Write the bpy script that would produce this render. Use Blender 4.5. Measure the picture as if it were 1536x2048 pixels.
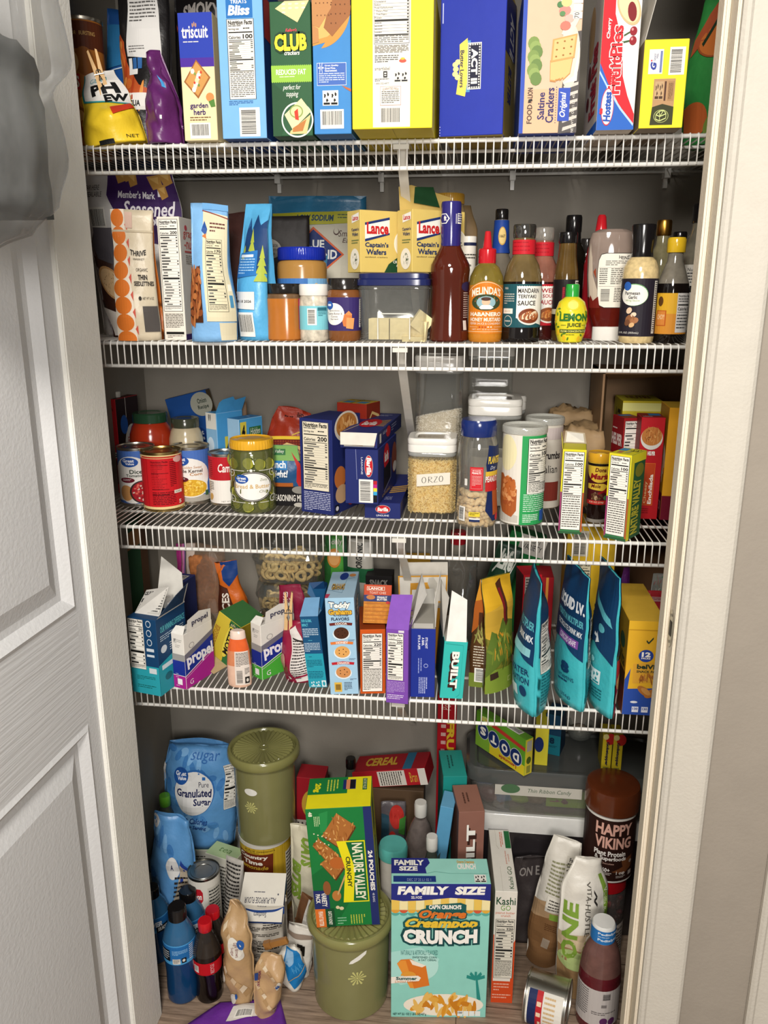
import bpy,bmesh,math,random
import numpy as np
from mathutils import Vector,Matrix,noise
R=math.radians
SC=bpy.context.scene
COL=SC.collection
for o in list(bpy.data.objects):
    bpy.data.objects.remove(o)
random.seed(7)

# ------------------------------------------------------------------ camera
CAM=Vector((0.0,-1.42108,1.5))
YAW,PITCH,F=0.111147,0.268056,1613.66  # focal length in pixels of a 1536 x 2048 frame
_f=Vector((-math.sin(YAW)*math.cos(PITCH),math.cos(YAW)*math.cos(PITCH),-math.sin(PITCH)))
_r=Vector((math.cos(YAW),math.sin(YAW),0))
_u=_r.cross(_f)
cd=bpy.data.cameras.new('camera')
cam=bpy.data.objects.new('camera',cd)
COL.objects.link(cam)
cam.matrix_world=Matrix(((_r.x,_u.x,-_f.x,CAM.x),(_r.y,_u.y,-_f.y,CAM.y),(_r.z,_u.z,-_f.z,CAM.z),(0,0,0,1)))
cd.sensor_fit='VERTICAL'
cd.sensor_height=32.0
cd.lens=F/2048*32.0
cd.clip_start=0.02
SC.camera=cam

# ------------------------------------------------------------------ light and exposure
SC.view_settings.view_transform='Standard'
SC.view_settings.look='None'
SC.view_settings.exposure=0.25
SC.view_settings.gamma=1.0
SC.view_settings.use_curve_mapping=False
wd=bpy.data.worlds.new('world')
SC.world=wd
wd.use_nodes=True
wd.node_tree.nodes['Background'].inputs[0].default_value=(1.0,0.965,0.92,1)
wd.node_tree.nodes['Background'].inputs[1].default_value=0.2
def area(name,loc,target,size,power,col):
    l=bpy.data.lights.new(name,'AREA');l.shape='DISK';l.size=size;l.energy=power;l.color=col
    o=bpy.data.objects.new(name,l);COL.objects.link(o);o.location=loc
    o.rotation_euler=(Vector(target)-Vector(loc)).to_track_quat('-Z','Y').to_euler()
area('ceiling_lamp',(-0.15,-1.75,2.35),(-0.1,0.1,0.8),0.4,30,(1.0,0.95,0.88))
area('front_fill',(0.25,-2.7,1.75),(-0.1,0.1,0.6),0.7,34,(1.0,0.96,0.91))  # added frontal fill light to brighten the lower shelves, not a fixture

# ------------------------------------------------------------------ pixel <-> place helpers
def ray(px,py):
    return _r*((px-768)/F)+_u*(-(py-1024)/F)+_f
def onz(px,py,z):
    q=ray(px,py);return CAM+q*((z-CAM.z)/q.z)
def ony(px,py,y):
    q=ray(px,py);return CAM+q*((y-CAM.y)/q.y)
def proj(P):
    d=Vector(P)-CAM;w=d.dot(_f);return 768+F*d.dot(_r)/w,1024-F*d.dot(_u)/w
Z=[1.738,1.413,1.0675,0.731,0.0]  # shelf tops, floor last
def fit(k,x0,x1,yt,yb=None,Y=None,z=None):
    """front edge centre, width and height of a thing whose bottom runs from x0 to x1"""
    z=Z[k]if z is None else z
    xm=(x0+x1)/2
    if Y is None:Y=onz(xm,yb,z).y
    for _ in range(3):
        A=ony(x0,yb if yb else 1000,Y);B=ony(x1,yb if yb else 1000,Y)
        yb=proj(((A.x+B.x)/2,Y,z))[1]
    w=B.x-A.x;x=(A.x+B.x)/2
    lo,hi=0.0,1.0
    for _ in range(40):
        m=(lo+hi)/2
        if proj((x,Y,z+m))[1]>yt:lo=m
        else:hi=m
    return x,Y,z,w,lo

# ------------------------------------------------------------------ materials
def lin(h):
    h=h.lstrip('#');o=[]
    for i in(0,2,4):
        c=int(h[i:i+2],16)/255
        o.append(c/12.92 if c<=0.04045 else((c+0.055)/1.055)**2.4)
    return o
_M={}
KIND={'p':(.5,0,.16),'m':(.8,0,.3),'g':(.16,0,.5),'f':(.36,0,.45),'s':(.3,1,.5),'k':(.6,0,.4),'l':(.07,0,.5)}
def mat(c,k='p',var=.05,scale=60,bump=0,bscale=40):
    """p print, m matt, g glossy plastic, f foil film, s metal, k kraft, l liquid in glass"""
    key=(c,k,var,scale,bump,bscale)
    if key in _M:return _M[key]
    m=bpy.data.materials.new('%s_%s'%({'p':'print','m':'matt','g':'plastic','f':'film','s':'metal','k':'board','l':'liquid'}[k],c))
    m.use_nodes=True
    nt=m.node_tree;b=nt.nodes['Principled BSDF']
    r,me,sp=KIND[k]
    b.inputs['Roughness'].default_value=r;b.inputs['Metallic'].default_value=me
    b.inputs['Specular IOR Level'].default_value=sp
    L=lin(c)
    if var:
        tc=nt.nodes.new('ShaderNodeTexCoord');nz=nt.nodes.new('ShaderNodeTexNoise');rp=nt.nodes.new('ShaderNodeValToRGB')
        nz.inputs['Scale'].default_value=scale;nz.inputs['Detail'].default_value=3
        rp.color_ramp.elements[0].position=.3;rp.color_ramp.elements[1].position=.7
        rp.color_ramp.elements[0].color=[v*(1-var)for v in L]+[1]
        rp.color_ramp.elements[1].color=[min(1,v*(1+var))for v in L]+[1]
        nt.links.new(tc.outputs['Object'],nz.inputs['Vector']);nt.links.new(nz.outputs[0],rp.inputs[0])
        nt.links.new(rp.outputs[0],b.inputs['Base Color'])
        if bump:
            n2=nt.nodes.new('ShaderNodeTexNoise');n2.inputs['Scale'].default_value=bscale;n2.inputs['Detail'].default_value=4
            bp=nt.nodes.new('ShaderNodeBump');bp.inputs['Strength'].default_value=bump;bp.inputs['Distance'].default_value=.01
            nt.links.new(tc.outputs['Object'],n2.inputs['Vector']);nt.links.new(n2.outputs[0],bp.inputs['Height'])
            nt.links.new(bp.outputs[0],b.inputs['Normal'])
    else:
        b.inputs['Base Color'].default_value=L+[1]
    _M[key]=m
    return m
def film(c):return mat(c,'f',.04,30,.35,26)
def clear(c='e8ece8',op=.12,gl=.10,rough=.06):
    """thin clear plastic or glass: lets light through, tinted, with a fresnel gloss"""
    key=('clear',c,op,gl,rough)
    if key in _M:return _M[key]
    m=bpy.data.materials.new('clear_'+c);m.use_nodes=True
    nt=m.node_tree;nt.nodes.remove(nt.nodes['Principled BSDF'])
    out=nt.nodes['Material Output']
    tr=nt.nodes.new('ShaderNodeBsdfTransparent');df=nt.nodes.new('ShaderNodeBsdfDiffuse');g=nt.nodes.new('ShaderNodeBsdfGlossy')
    m1=nt.nodes.new('ShaderNodeMixShader');m2=nt.nodes.new('ShaderNodeMixShader');lw=nt.nodes.new('ShaderNodeLayerWeight')
    nz=nt.nodes.new('ShaderNodeTexNoise');nz.inputs['Scale'].default_value=25
    ma=nt.nodes.new('ShaderNodeMath');ma.operation='MULTIPLY_ADD';ma.inputs[1].default_value=op*.5;ma.inputs[2].default_value=op*.75
    L=lin(c)
    tr.inputs[0].default_value=[min(1,.62+.38*v)if op<.3 else v for v in L]+[1]
    df.inputs[0].default_value=L+[1];g.inputs[0].default_value=(1,1,1,1);g.inputs[1].default_value=rough
    lw.inputs[0].default_value=.35
    ad=nt.nodes.new('ShaderNodeMath');ad.operation='MULTIPLY_ADD';ad.inputs[1].default_value=.42;ad.inputs[2].default_value=gl*.4
    nt.links.new(nz.outputs[0],ma.inputs[0]);nt.links.new(ma.outputs[0],m1.inputs[0])
    nt.links.new(tr.outputs[0],m1.inputs[1]);nt.links.new(df.outputs[0],m1.inputs[2])
    nt.links.new(lw.outputs['Fresnel'],ad.inputs[0]);nt.links.new(ad.outputs[0],m2.inputs[0])
    nt.links.new(m1.outputs[0],m2.inputs[1]);nt.links.new(g.outputs[0],m2.inputs[2])
    nt.links.new(m2.outputs[0],out.inputs[0])
    _M[key]=m
    return m
def asmat(c):
    return mat(c)if isinstance(c,str)else c

# ------------------------------------------------------------------ objects
def thing(name,label,cat,loc=(0,0,0),rz=0,rx=0,ry=0,group=None):
    o=bpy.data.objects.new(name,None);COL.objects.link(o)
    o.empty_display_size=.02
    o.location=loc;o.rotation_euler=(R(rx),R(ry),R(rz))
    o['label']=label;o['category']=cat
    if group:o['group']=group
    return o
def tag(o,label,cat,group=None,kind=None):
    o['label']=label;o['category']=cat
    if group:o['group']=group
    if kind:o['kind']=kind
    return o
def link(name,me,parent=None):
    o=bpy.data.objects.new(name,me);COL.objects.link(o)
    if parent is not None:o.parent=parent
    return o
def mesh(name,V,Fc,mats,parent=None,mi=None,smooth=False,label=None):
    me=bpy.data.meshes.new(name)
    me.from_pydata([tuple(v)for v in V],[],Fc)
    for m in(mats if isinstance(mats,(list,tuple))else[mats]):me.materials.append(asmat(m))
    if mi:me.polygons.foreach_set('material_index',mi)
    if smooth:me.polygons.foreach_set('use_smooth',[True]*len(me.polygons))
    me.update()
    o=link(name,me,parent)
    if label:o['label']=label
    return o
def bmobj(name,bm,mats,parent=None,smooth=False,label=None):
    me=bpy.data.meshes.new(name);bm.to_mesh(me);bm.free()
    for m in(mats if isinstance(mats,(list,tuple))else[mats]):me.materials.append(asmat(m))
    if smooth:me.polygons.foreach_set('use_smooth',[True]*len(me.polygons))
    o=link(name,me,parent)
    if label:o['label']=label
    return o
def copy_tree(o,parent=None):
    c=o.copy();COL.objects.link(c)
    if parent is not None:c.parent=parent
    for ch in list(o.children):copy_tree(ch,c)
    return c
def boxvf(x0,y0,z0,x1,y1,z1):
    V=[(x0,y0,z0),(x1,y0,z0),(x1,y1,z0),(x0,y1,z0),(x0,y0,z1),(x1,y0,z1),(x1,y1,z1),(x0,y1,z1)]
    return V,[(0,1,5,4),(1,2,6,5),(2,3,7,6),(3,0,4,7),(4,5,6,7),(3,2,1,0)]  # F R B L T D
def slab(name,a,b,m,parent=None,bevel=0.0,label=None):
    V,Fc=boxvf(*a,*b)
    bm=bmesh.new();vs=[bm.verts.new(v)for v in V]
    for f in Fc:bm.faces.new([vs[i]for i in f])
    if bevel:bmesh.ops.bevel(bm,geom=list(bm.edges),offset=bevel,segments=2,affect='EDGES')
    return bmobj(name,bm,m,parent,label=label)
def struct(o):
    o['kind']='structure';return o
class Mb:
    """collects shapes into one mesh"""
    def __init__(s):s.V=[];s.F=[];s.I=[]
    def add(s,V,Fc,i=0):
        n=len(s.V);s.V+=[tuple(v)for v in V];s.F+=[tuple(k+n for k in f)for f in Fc];s.I+=[i]*len(Fc);return s
    def box(s,a,b,i=0):return s.add(*boxvf(*a,*b),i)
    def tube(s,pts,r,n=6,i=0,close=True):
        V=[];Fc=[];P=[Vector(p)for p in pts];m=len(P)
        for j,p in enumerate(P):
            d=(P[min(j+1,m-1)]-P[max(j-1,0)]).normalized()
            a=d.orthogonal().normalized()if j==0 else(a-d*a.dot(d)).normalized()
            b=d.cross(a);rr=r[j]if isinstance(r,(list,tuple))else r
            V+=[p+(a*math.cos(2*math.pi*q/n)+b*math.sin(2*math.pi*q/n))*rr for q in range(n)]
        for j in range(m-1):
            for q in range(n):
                Fc.append((j*n+q,j*n+(q+1)%n,(j+1)*n+(q+1)%n,(j+1)*n+q))
        if close:Fc+=[tuple(range(n))[::-1],tuple(range((m-1)*n,m*n))]
        return s.add(V,Fc,i)
    def blob(s,c,r,i=0,n=8,m=6,amp=0,seed=0,rot=None):
        V=[];Fc=[];c=Vector(c)
        for a in range(m+1):
            t=math.pi*a/m
            for q in range(n):
                ph=2*math.pi*q/n
                d=Vector((math.sin(t)*math.cos(ph),math.sin(t)*math.sin(ph),math.cos(t)))
                k=1+amp*noise.noise(d*1.7+Vector((seed*3.1,seed,0)))
                d=Vector((d.x*r[0],d.y*r[1],d.z*r[2]))*k
                if rot:d=rot@d
                V.append(c+d)
        for a in range(m):
            for q in range(n):Fc.append((a*n+q,(a+1)*n+q,(a+1)*n+(q+1)%n,a*n+(q+1)%n))
        return s.add(V,Fc,i)
    def obj(s,name,mats,parent=None,smooth=False,label=None):
        return mesh(name,s.V,s.F,mats,parent,s.I,smooth,label)

# ------------------------------------------------------------------ printed artwork
_G={}
def glyphs(t,bold=0,shear=0,space=1):
    key=(t,bold,shear,space)
    if key in _G:return _G[key]
    cu=bpy.data.curves.new('t','FONT');cu.body=t;cu.resolution_u=2;cu.offset=bold;cu.shear=shear;cu.space_character=space
    cu.align_x='LEFT'
    ob=bpy.data.objects.new('t',cu)
    me=ob.to_mesh()
    V=[(v.co.x,v.co.y)for v in me.vertices];Fc=[tuple(p.vertices)for p in me.polygons]
    ob.to_mesh_clear();bpy.data.objects.remove(ob);bpy.data.curves.remove(cu)
    xs=[v[0]for v in V]or[0,1];ys=[v[1]for v in V]or[0,1]
    a,b,c,d=min(xs),min(ys),max(xs),max(ys)
    _G[key]=([((x-a)/(c-a or 1),(d-y)/(d-b or 1))for x,y in V],Fc)
    return _G[key]
class Sheet:
    """flat artwork in (u right, v down) fractions of a face, mapped onto that face as real thin layers"""
    def __init__(s):s.V=[];s.F=[];s.I=[];s.m=[];s.rng=random.Random(5);s.it=[]
    def mi(s,c):
        if c not in s.m:s.m.append(c)
        return s.m.index(c)
    def add(s,V,Fc,c,l):
        n=len(s.V);f0=len(s.F);s.V+=[(x,y,l)for x,y in V];s.F+=[tuple(k+n for k in f)for f in Fc];s.I+=[s.mi(c)]*len(Fc)
        s.it.append((n,len(s.V),f0,len(s.F),l));return s
    def rect(s,a,b,c,d,col,l=1):return s.add([(a,b),(a,d),(c,d),(c,b)],[(0,1,2,3)],col,l)
    def poly(s,P,col,l=1):return s.add(P,[tuple(range(len(P)))],col,l)
    def ell(s,x,y,rx,ry,col,l=2,n=26,rot=0,a0=0,a1=360):
        c,q=math.cos(R(rot)),math.sin(R(rot));P=[]
        m=n if a1-a0>=360 else n+1
        for i in range(m):
            t=R(a0+(a1-a0)*i/n);ex,ey=rx*math.cos(t),ry*math.sin(t)
            P.append((x+ex*c-ey*q,y+ex*q+ey*c))
        return s.poly(P,col,l)
    def line(s,P,w,col,l=2):
        for(a,b),(c,d)in zip(P,P[1:]):
            L=math.hypot(c-a,d-b)or 1;nx,ny=-(d-b)/L*w/2,(c-a)/L*w/2
            s.poly([(a+nx,b+ny),(a-nx,b-ny),(c-nx,d-ny),(c+nx,d+ny)],col,l)
        return s
    def text(s,t,a,b,c,d,col='111111',l=3,rot=0,bold=0,shear=0,arc=0):
        V,Fc=glyphs(t,bold,shear);P=[]
        for x,y in V:
            if arc:y+=arc*(2*x-1)**2
            if rot==0:p=(x,y)
            elif rot==90:p=(y,1-x)
            elif rot==-90:p=(1-y,x)
            else:p=(1-x,1-y)
            P.append((a+p[0]*(c-a),b+p[1]*(d-b)))
        return s.add(P,Fc,col,l)
    def out(s,t,a,b,c,d,col,oc,ow=.05,l=3,bold=.02,shear=0,rot=0,arc=0):
        gx,gy=((c-a)*ow*.35,(d-b)*ow*1.6)if rot in(0,180)else((c-a)*ow*1.6,(d-b)*ow*.35)
        s.text(t,a-gx,b-gy,c+gx,d+gy,oc,l,rot,bold+ow,shear,arc)
        return s.text(t,a,b,c,d,col,l+1,rot,bold,shear,arc)
    def para(s,a,b,c,d,n,col='333333',l=3,vert=False,fill=.42):
        r=s.rng
        for i in range(n):
            t0=i/n;t1=t0+fill/n;x=0;end=1 if i<n-1 else .3+.6*r.random()
            while x<end-.03:
                w=min(.06+.16*r.random(),end-x)
                if vert:s.rect(a+(c-a)*t0,b+(d-b)*x,a+(c-a)*t1,b+(d-b)*(x+w),col,l)
                else:s.rect(a+(c-a)*x,b+(d-b)*t0,a+(c-a)*(x+w),b+(d-b)*t1,col,l)
                x+=w+.025
        return s
    def bar(s,a,b,c,d,l=2,vert=False,bg='e9e6de'):
        s.rect(a,b,c,d,bg,l);r=s.rng
        mx,my=(c-a)*.09,(d-b)*.09;x=0
        while x<1:
            w=r.choice((.012,.018,.03));g=r.choice((.014,.02,.026))
            if vert:s.rect(a+mx,b+my+(d-b-2*my)*x,c-mx*2.2,b+my+(d-b-2*my)*min(1,x+w),'1a1a1a',l+1)
            else:s.rect(a+mx+(c-a-2*mx)*x,b+my,a+mx+(c-a-2*mx)*min(1,x+w),d-my*2.2,'1a1a1a',l+1)
            x+=w+g
        return s
    def nut(s,a,b,c,d,cal='',bg='ece8de',ink='161616',l=2,rows=16,foot=.22):
        """a nutrition facts panel"""
        w,h=c-a,d-b;s.rect(a,b,c,d,bg,l)
        X=lambda t:a+w*t
        e=min(.05,.012)
        for q in((0,0,1,.004),(0,.996,1,1),(0,0,.02,1),(.98,0,1,1)):s.rect(X(q[0]),b+h*q[1],X(q[2]),b+h*q[3],ink,l+1)
        th=min(.075,.13*w*s.asp/h*1.05)
        y=b+h*.015
        s.text('Nutrition Facts',X(.06),y,X(.94),y+h*th*1.08,ink,l+1,bold=.035);y+=h*th*1.2
        s.para(X(.06),y,X(.8),y+h*th*.5,1,'555555',l+1);y+=h*th*.6
        s.text('Serving size',X(.06),y,X(.45),y+h*th*.6,ink,l+1,bold=.02);s.para(X(.6),y,X(.94),y+h*th*.6,1,ink,l+1);y+=h*th*.9
        s.rect(X(.06),y,X(.94),y+h*.014,ink,l+1);y+=h*.03
        if cal:
            s.text('Calories',X(.06),y+h*th*.35,X(.5),y+h*th*1.1,ink,l+1,bold=.02)
            s.text(cal,X(.94-.12*len(cal)),y,X(.94),y+h*th*1.1,ink,l+1,bold=.03)
        y+=h*th*1.35;s.rect(X(.06),y,X(.94),y+h*.008,ink,l+1);y+=h*.015
        yb=b+h*(1-foot);r=s.rng;k=rows
        for i in range(k):
            t=y+(yb-y)*i/k;q=(yb-y)/k;ind=r.choice((.06,.06,.12,.18))
            if i==int(k*.6):s.rect(X(.06),t+q*.1,X(.94),t+q*.7,ink,l+1);continue
            x1=ind+.2+.3*r.random()
            s.rect(X(ind),t+q*.2,X(x1),t+q*.62,'2a2a2a' if ind<.1 else '6a6a66',l+1)
            if r.random()<.7:s.rect(X(.86),t+q*.2,X(.94),t+q*.62,'3a3a3a',l+1)
            s.rect(X(.06),t+q*.88,X(.94),t+q*.95,'77746e',l+1)
        s.rect(X(.06),yb,X(.94),yb+h*.006,ink,l+1)
        s.para(X(.06),yb+h*.015,X(.94),d-h*.02,max(2,min(14,int(foot*h/(w*s.asp)*17))),'55524c',l+1)
        return s
    asp=2.0
    def recyc(s,a,b,c,d,col='111111',l=3,bg='e9e6de'):
        w,h=c-a,d-b
        s.rect(a,b,c,d,bg,l-1)
        for i in range(2):
            x0=a+w*(.06+.48*i);s.rect(x0,b+h*.8,x0+w*.4,b+h*.94,col,l)
            for k in range(3):
                t=R(90+120*k);cx,cy=x0+w*.2,b+h*.42
                P=[(cx+w*.17*math.cos(t+o)*q,cy+h*.34*math.sin(t+o)*q)for o,q in((-.75,1),(-.1,1),(-.1,.45),(-.75,.45))]
                s.poly(P,col,l)
                s.poly([(cx+w*.17*math.cos(t+o)*q,cy+h*.34*math.sin(t+o)*q)for o,q in((-.1,1.25),(.35,.75),(-.1,.2))],col,l)
        return s
    def build(s,name,fn,parent,cu=(),cv=(),eps=.00025,k='p',label=None):
        """layers that overlap get their own tiny height; far-apart pieces become parts of their own"""
        if not s.V:return
        A=np.array(s.V);N=len(s.it)
        B=np.array([[A[a:b,0].min(),A[a:b,1].min(),A[a:b,0].max(),A[a:b,1].max()]for a,b,_,_,_ in s.it])
        Ly=np.array([i[4]for i in s.it]);sub=np.zeros(N)
        for i in range(1,N):
            m=(Ly[:i]==Ly[i])&(B[:i,0]<B[i,2])&(B[:i,2]>B[i,0])&(B[:i,1]<B[i,3])&(B[:i,3]>B[i,1])
            if m.any():sub[i]=sub[:i][m].max()+1
        for i,(a,b,_,_,l)in enumerate(s.it):A[a:b,2]=l+sub[i]*min(.16,.9/max(1,sub.max()))
        C=np.array([[fn(B[i,x],B[i,y],0)for x,y in((0,1),(2,1),(0,3),(2,3))]for i in range(N)])
        lo,hi=C.min(axis=1),C.max(axis=1);size=(hi-lo).max(axis=1)
        gap=np.sqrt((np.maximum(0,np.maximum(lo[:,None]-hi[None],lo[None]-hi[:,None]))**2).sum(axis=2))
        near=gap<=np.maximum(.018,.4*np.maximum(size[:,None],size[None]))
        grp=-np.ones(N,int);g=0
        for i in range(N):
            if grp[i]>=0:continue
            st=[i];grp[i]=g
            while st:
                j=st.pop()
                for q in np.nonzero(near[j]&(grp<0))[0]:grp[q]=g;st.append(int(q))
            g+=1
        res=[]
        for q in range(g):
            bm=bmesh.new();vm={};ms=[]
            for i in np.nonzero(grp==q)[0]:
                a,b,f0,f1,_=s.it[i]
                for j in range(a,b):vm[j]=bm.verts.new(A[j])
                for f in range(f0,f1):
                    try:fc=bm.faces.new([vm[j]for j in s.F[f]])
                    except ValueError:continue
                    c=s.m[s.I[f]]
                    if c not in ms:ms.append(c)
                    fc.material_index=ms.index(c)
            for ax,cuts in((0,cu),(1,cv)):
                for t in cuts:
                    bmesh.ops.bisect_plane(bm,geom=list(bm.verts)+list(bm.edges)+list(bm.faces),dist=1e-6,plane_co=(t,0,0)if ax==0 else(0,t,0),plane_no=(1,0,0)if ax==0 else(0,1,0))
            for v in bm.verts:v.co=fn(v.co.x,v.co.y,v.co.z*eps)
            res.append(bmobj(name,bm,[c if not isinstance(c,str)else mat(c,k,0)for c in ms],parent,label=label))
        return res[0]

# ------------------------------------------------------------------ cartons
class Carton:
    """an upright box, origin at the middle of its front bottom edge, body towards +y"""
    def __init__(s,name,label,cat,loc,w,d,h,front,side=None,top=None,rz=0,rx=0,ry=0,group=None,part='carton',bev=.0008,bottom=None,left=None):
        s.w,s.d,s.h=w,d,h
        s.o=thing(name,label,cat,loc,rz,rx,ry,group)
        side=side or front;top=top or side;left=left or side
        cs=[front,side,side,left,top,bottom or side]
        V,Fc=boxvf(-w/2,0,0,w/2,d,h)
        bm=bmesh.new();vs=[bm.verts.new(v)for v in V];ms=[]
        for f,c in zip(Fc,cs):
            c=mat(c,'p',.03,35,.02,45)if isinstance(c,str)else c
            if c not in ms:ms.append(c)
            bm.faces.new([vs[i]for i in f]).material_index=ms.index(c)
        if bev:bmesh.ops.bevel(bm,geom=list(bm.edges),offset=bev,segments=1,affect='EDGES')
        s.body=bmobj(part,bm,ms,s.o);s.q=[]
    def sh(s,face='F',name='front_print',label=None):
        t=Sheet();w,d,h=s.w,s.d,s.h
        O,U,V,N,W,H={'F':((-w/2,0,h),(1,0,0),(0,0,-1),(0,-1,0),w,h),'R':((w/2,0,h),(0,1,0),(0,0,-1),(1,0,0),d,h),
                            'L':((-w/2,d,h),(0,-1,0),(0,0,-1),(-1,0,0),d,h),'T':((-w/2,d,h),(1,0,0),(0,-1,0),(0,0,1),w,d),
                            'D':((-w/2,0,0),(1,0,0),(0,1,0),(0,0,-1),w,d)}[face]
        O,U,V,N=map(Vector,(O,U,V,N));t.asp=W/H*1.0;t.asp=W/H
        s.q.append((t,name,lambda u,v,e:O+U*(u*W)+V*(v*H)+N*(e+.00012),label))
        return t
    def flap(s,P,c,name='top_flap',th=.0006,back=None):
        P=[Vector(p)for p in P];n=(P[1]-P[0]).cross(P[2]-P[0]).normalized()*th;k=len(P)
        V=[p for p in P]+[p-n for p in P]
        Fc=[tuple(range(k)),tuple(range(2*k-1,k-1,-1))]+[(i,i+k,(i+1)%k+k,(i+1)%k)for i in range(k)]
        return mesh(name,V,Fc,[c,back or c],s.o,[0,1]+[1]*k)
    def done(s):
        for t,n,f,lb in s.q:t.build(n,f,s.body,label=lb)
        return s.o

# ------------------------------------------------------------------ turned shapes
def prof_r(prof,z):
    for(r0,z0),(r1,z1)in zip(prof,prof[1:]):
        if z0<=z<=z1 or z1<=z<=z0:
            return r0+(r1-r0)*((z-z0)/(z1-z0)if z1!=z0 else 0)
    return prof[-1][0]
def sup(t,n):
    c,q=math.cos(t),math.sin(t)
    k=(abs(c)**n+abs(q)**n)**(-1/n)
    return c*k,q*k
def lathe(name,prof,m,parent,seg=36,n=2,sx=1,sy=1,rib=None,mats=None,zf=None,at=(0,0,0),smooth=True,label=None):
    """profile [(radius, z)...]; n > 2 squares the plan; rib=(count, depth, z0, z1)"""
    V=[];Fc=[];I=[]
    if rib:seg=rib[0]*4
    for r,z in prof:
        for j in range(seg):
            t=2*math.pi*(j+.5)/seg;x,y=sup(t,n);rr=r
            if rib and rib[2]<=z<=rib[3]and j%4 in(0,1):rr-=rib[1]
            V.append((at[0]+x*rr*sx,at[1]+y*rr*sy,at[2]+z))
    for i in range(len(prof)-1):
        for j in range(seg):
            Fc.append((i*seg+j,i*seg+(j+1)%seg,(i+1)*seg+(j+1)%seg,(i+1)*seg+j));I.append(zf((prof[i][1]+prof[i+1][1])/2)if zf else 0)
    Fc.append(tuple(range(seg))[::-1]);I.append(I[0]);L=(len(prof)-1)*seg
    Fc.append(tuple(range(L,L+seg)));I.append(I[-2]if len(I)>1 else 0)
    o=mesh(name,V,Fc,mats or m,parent,I,False,label)
    if smooth:
        me=o.data
        me.polygons.foreach_set('use_smooth',[True]*(len(me.polygons)-2)+[False,False])
        try:me.set_sharp_from_angle(angle=R(38))
        except Exception:pass
    return o
class Wrap:
    """label sheet wrapped round a turned shape between angles a0..a1 (0 faces the room) and heights z1..z0"""
    def __init__(s,name,parent,prof,z0,z1,a0,a1,sx=1,sy=1,k='p',n=2,bg=None,label=None,off=.0004):
        s.t=Sheet();s.a=(name,parent,label,k);s.p=prof;s.z0,s.z1=z0,z1;s.a0,s.a1=R(a0),R(a1);s.sx,s.sy,s.n,s.off=sx,sy,n,off
        rm=prof_r(prof,(z0+z1)/2);s.t.asp=rm*(s.a1-s.a0)/(z1-z0)
        if bg:s.t.rect(0,0,1,1,bg,0)
    def done(s):
        def fn(u,v,e):
            z=s.z1-(s.z1-s.z0)*v;a=s.a0+(s.a1-s.a0)*u
            r=prof_r(s.p,z)+s.off+e;x,y=sup(a-math.pi/2,s.n)
            return Vector((x*r*s.sx,y*r*s.sy,z))
        n=max(2,int(abs(s.a1-s.a0)/R(10)))
        zs=sorted({(s.z1-z)/(s.z1-s.z0)for r,z in s.p if s.z0<z<s.z1})
        return s.t.build(s.a[0],fn,s.a[1],[i/n for i in range(1,n)],zs,k=s.a[3],label=s.a[2])
def interp(P,t):
    for(a,x),(b,y)in zip(P,P[1:]):
        if a<=t<=b:
            q=(t-a)/(b-a)if b>a else 0
            q=q*q*(3-2*q)
            return x+(y-x)*q
    return P[0][1]if t<P[0][0]else P[-1][1]

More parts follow.
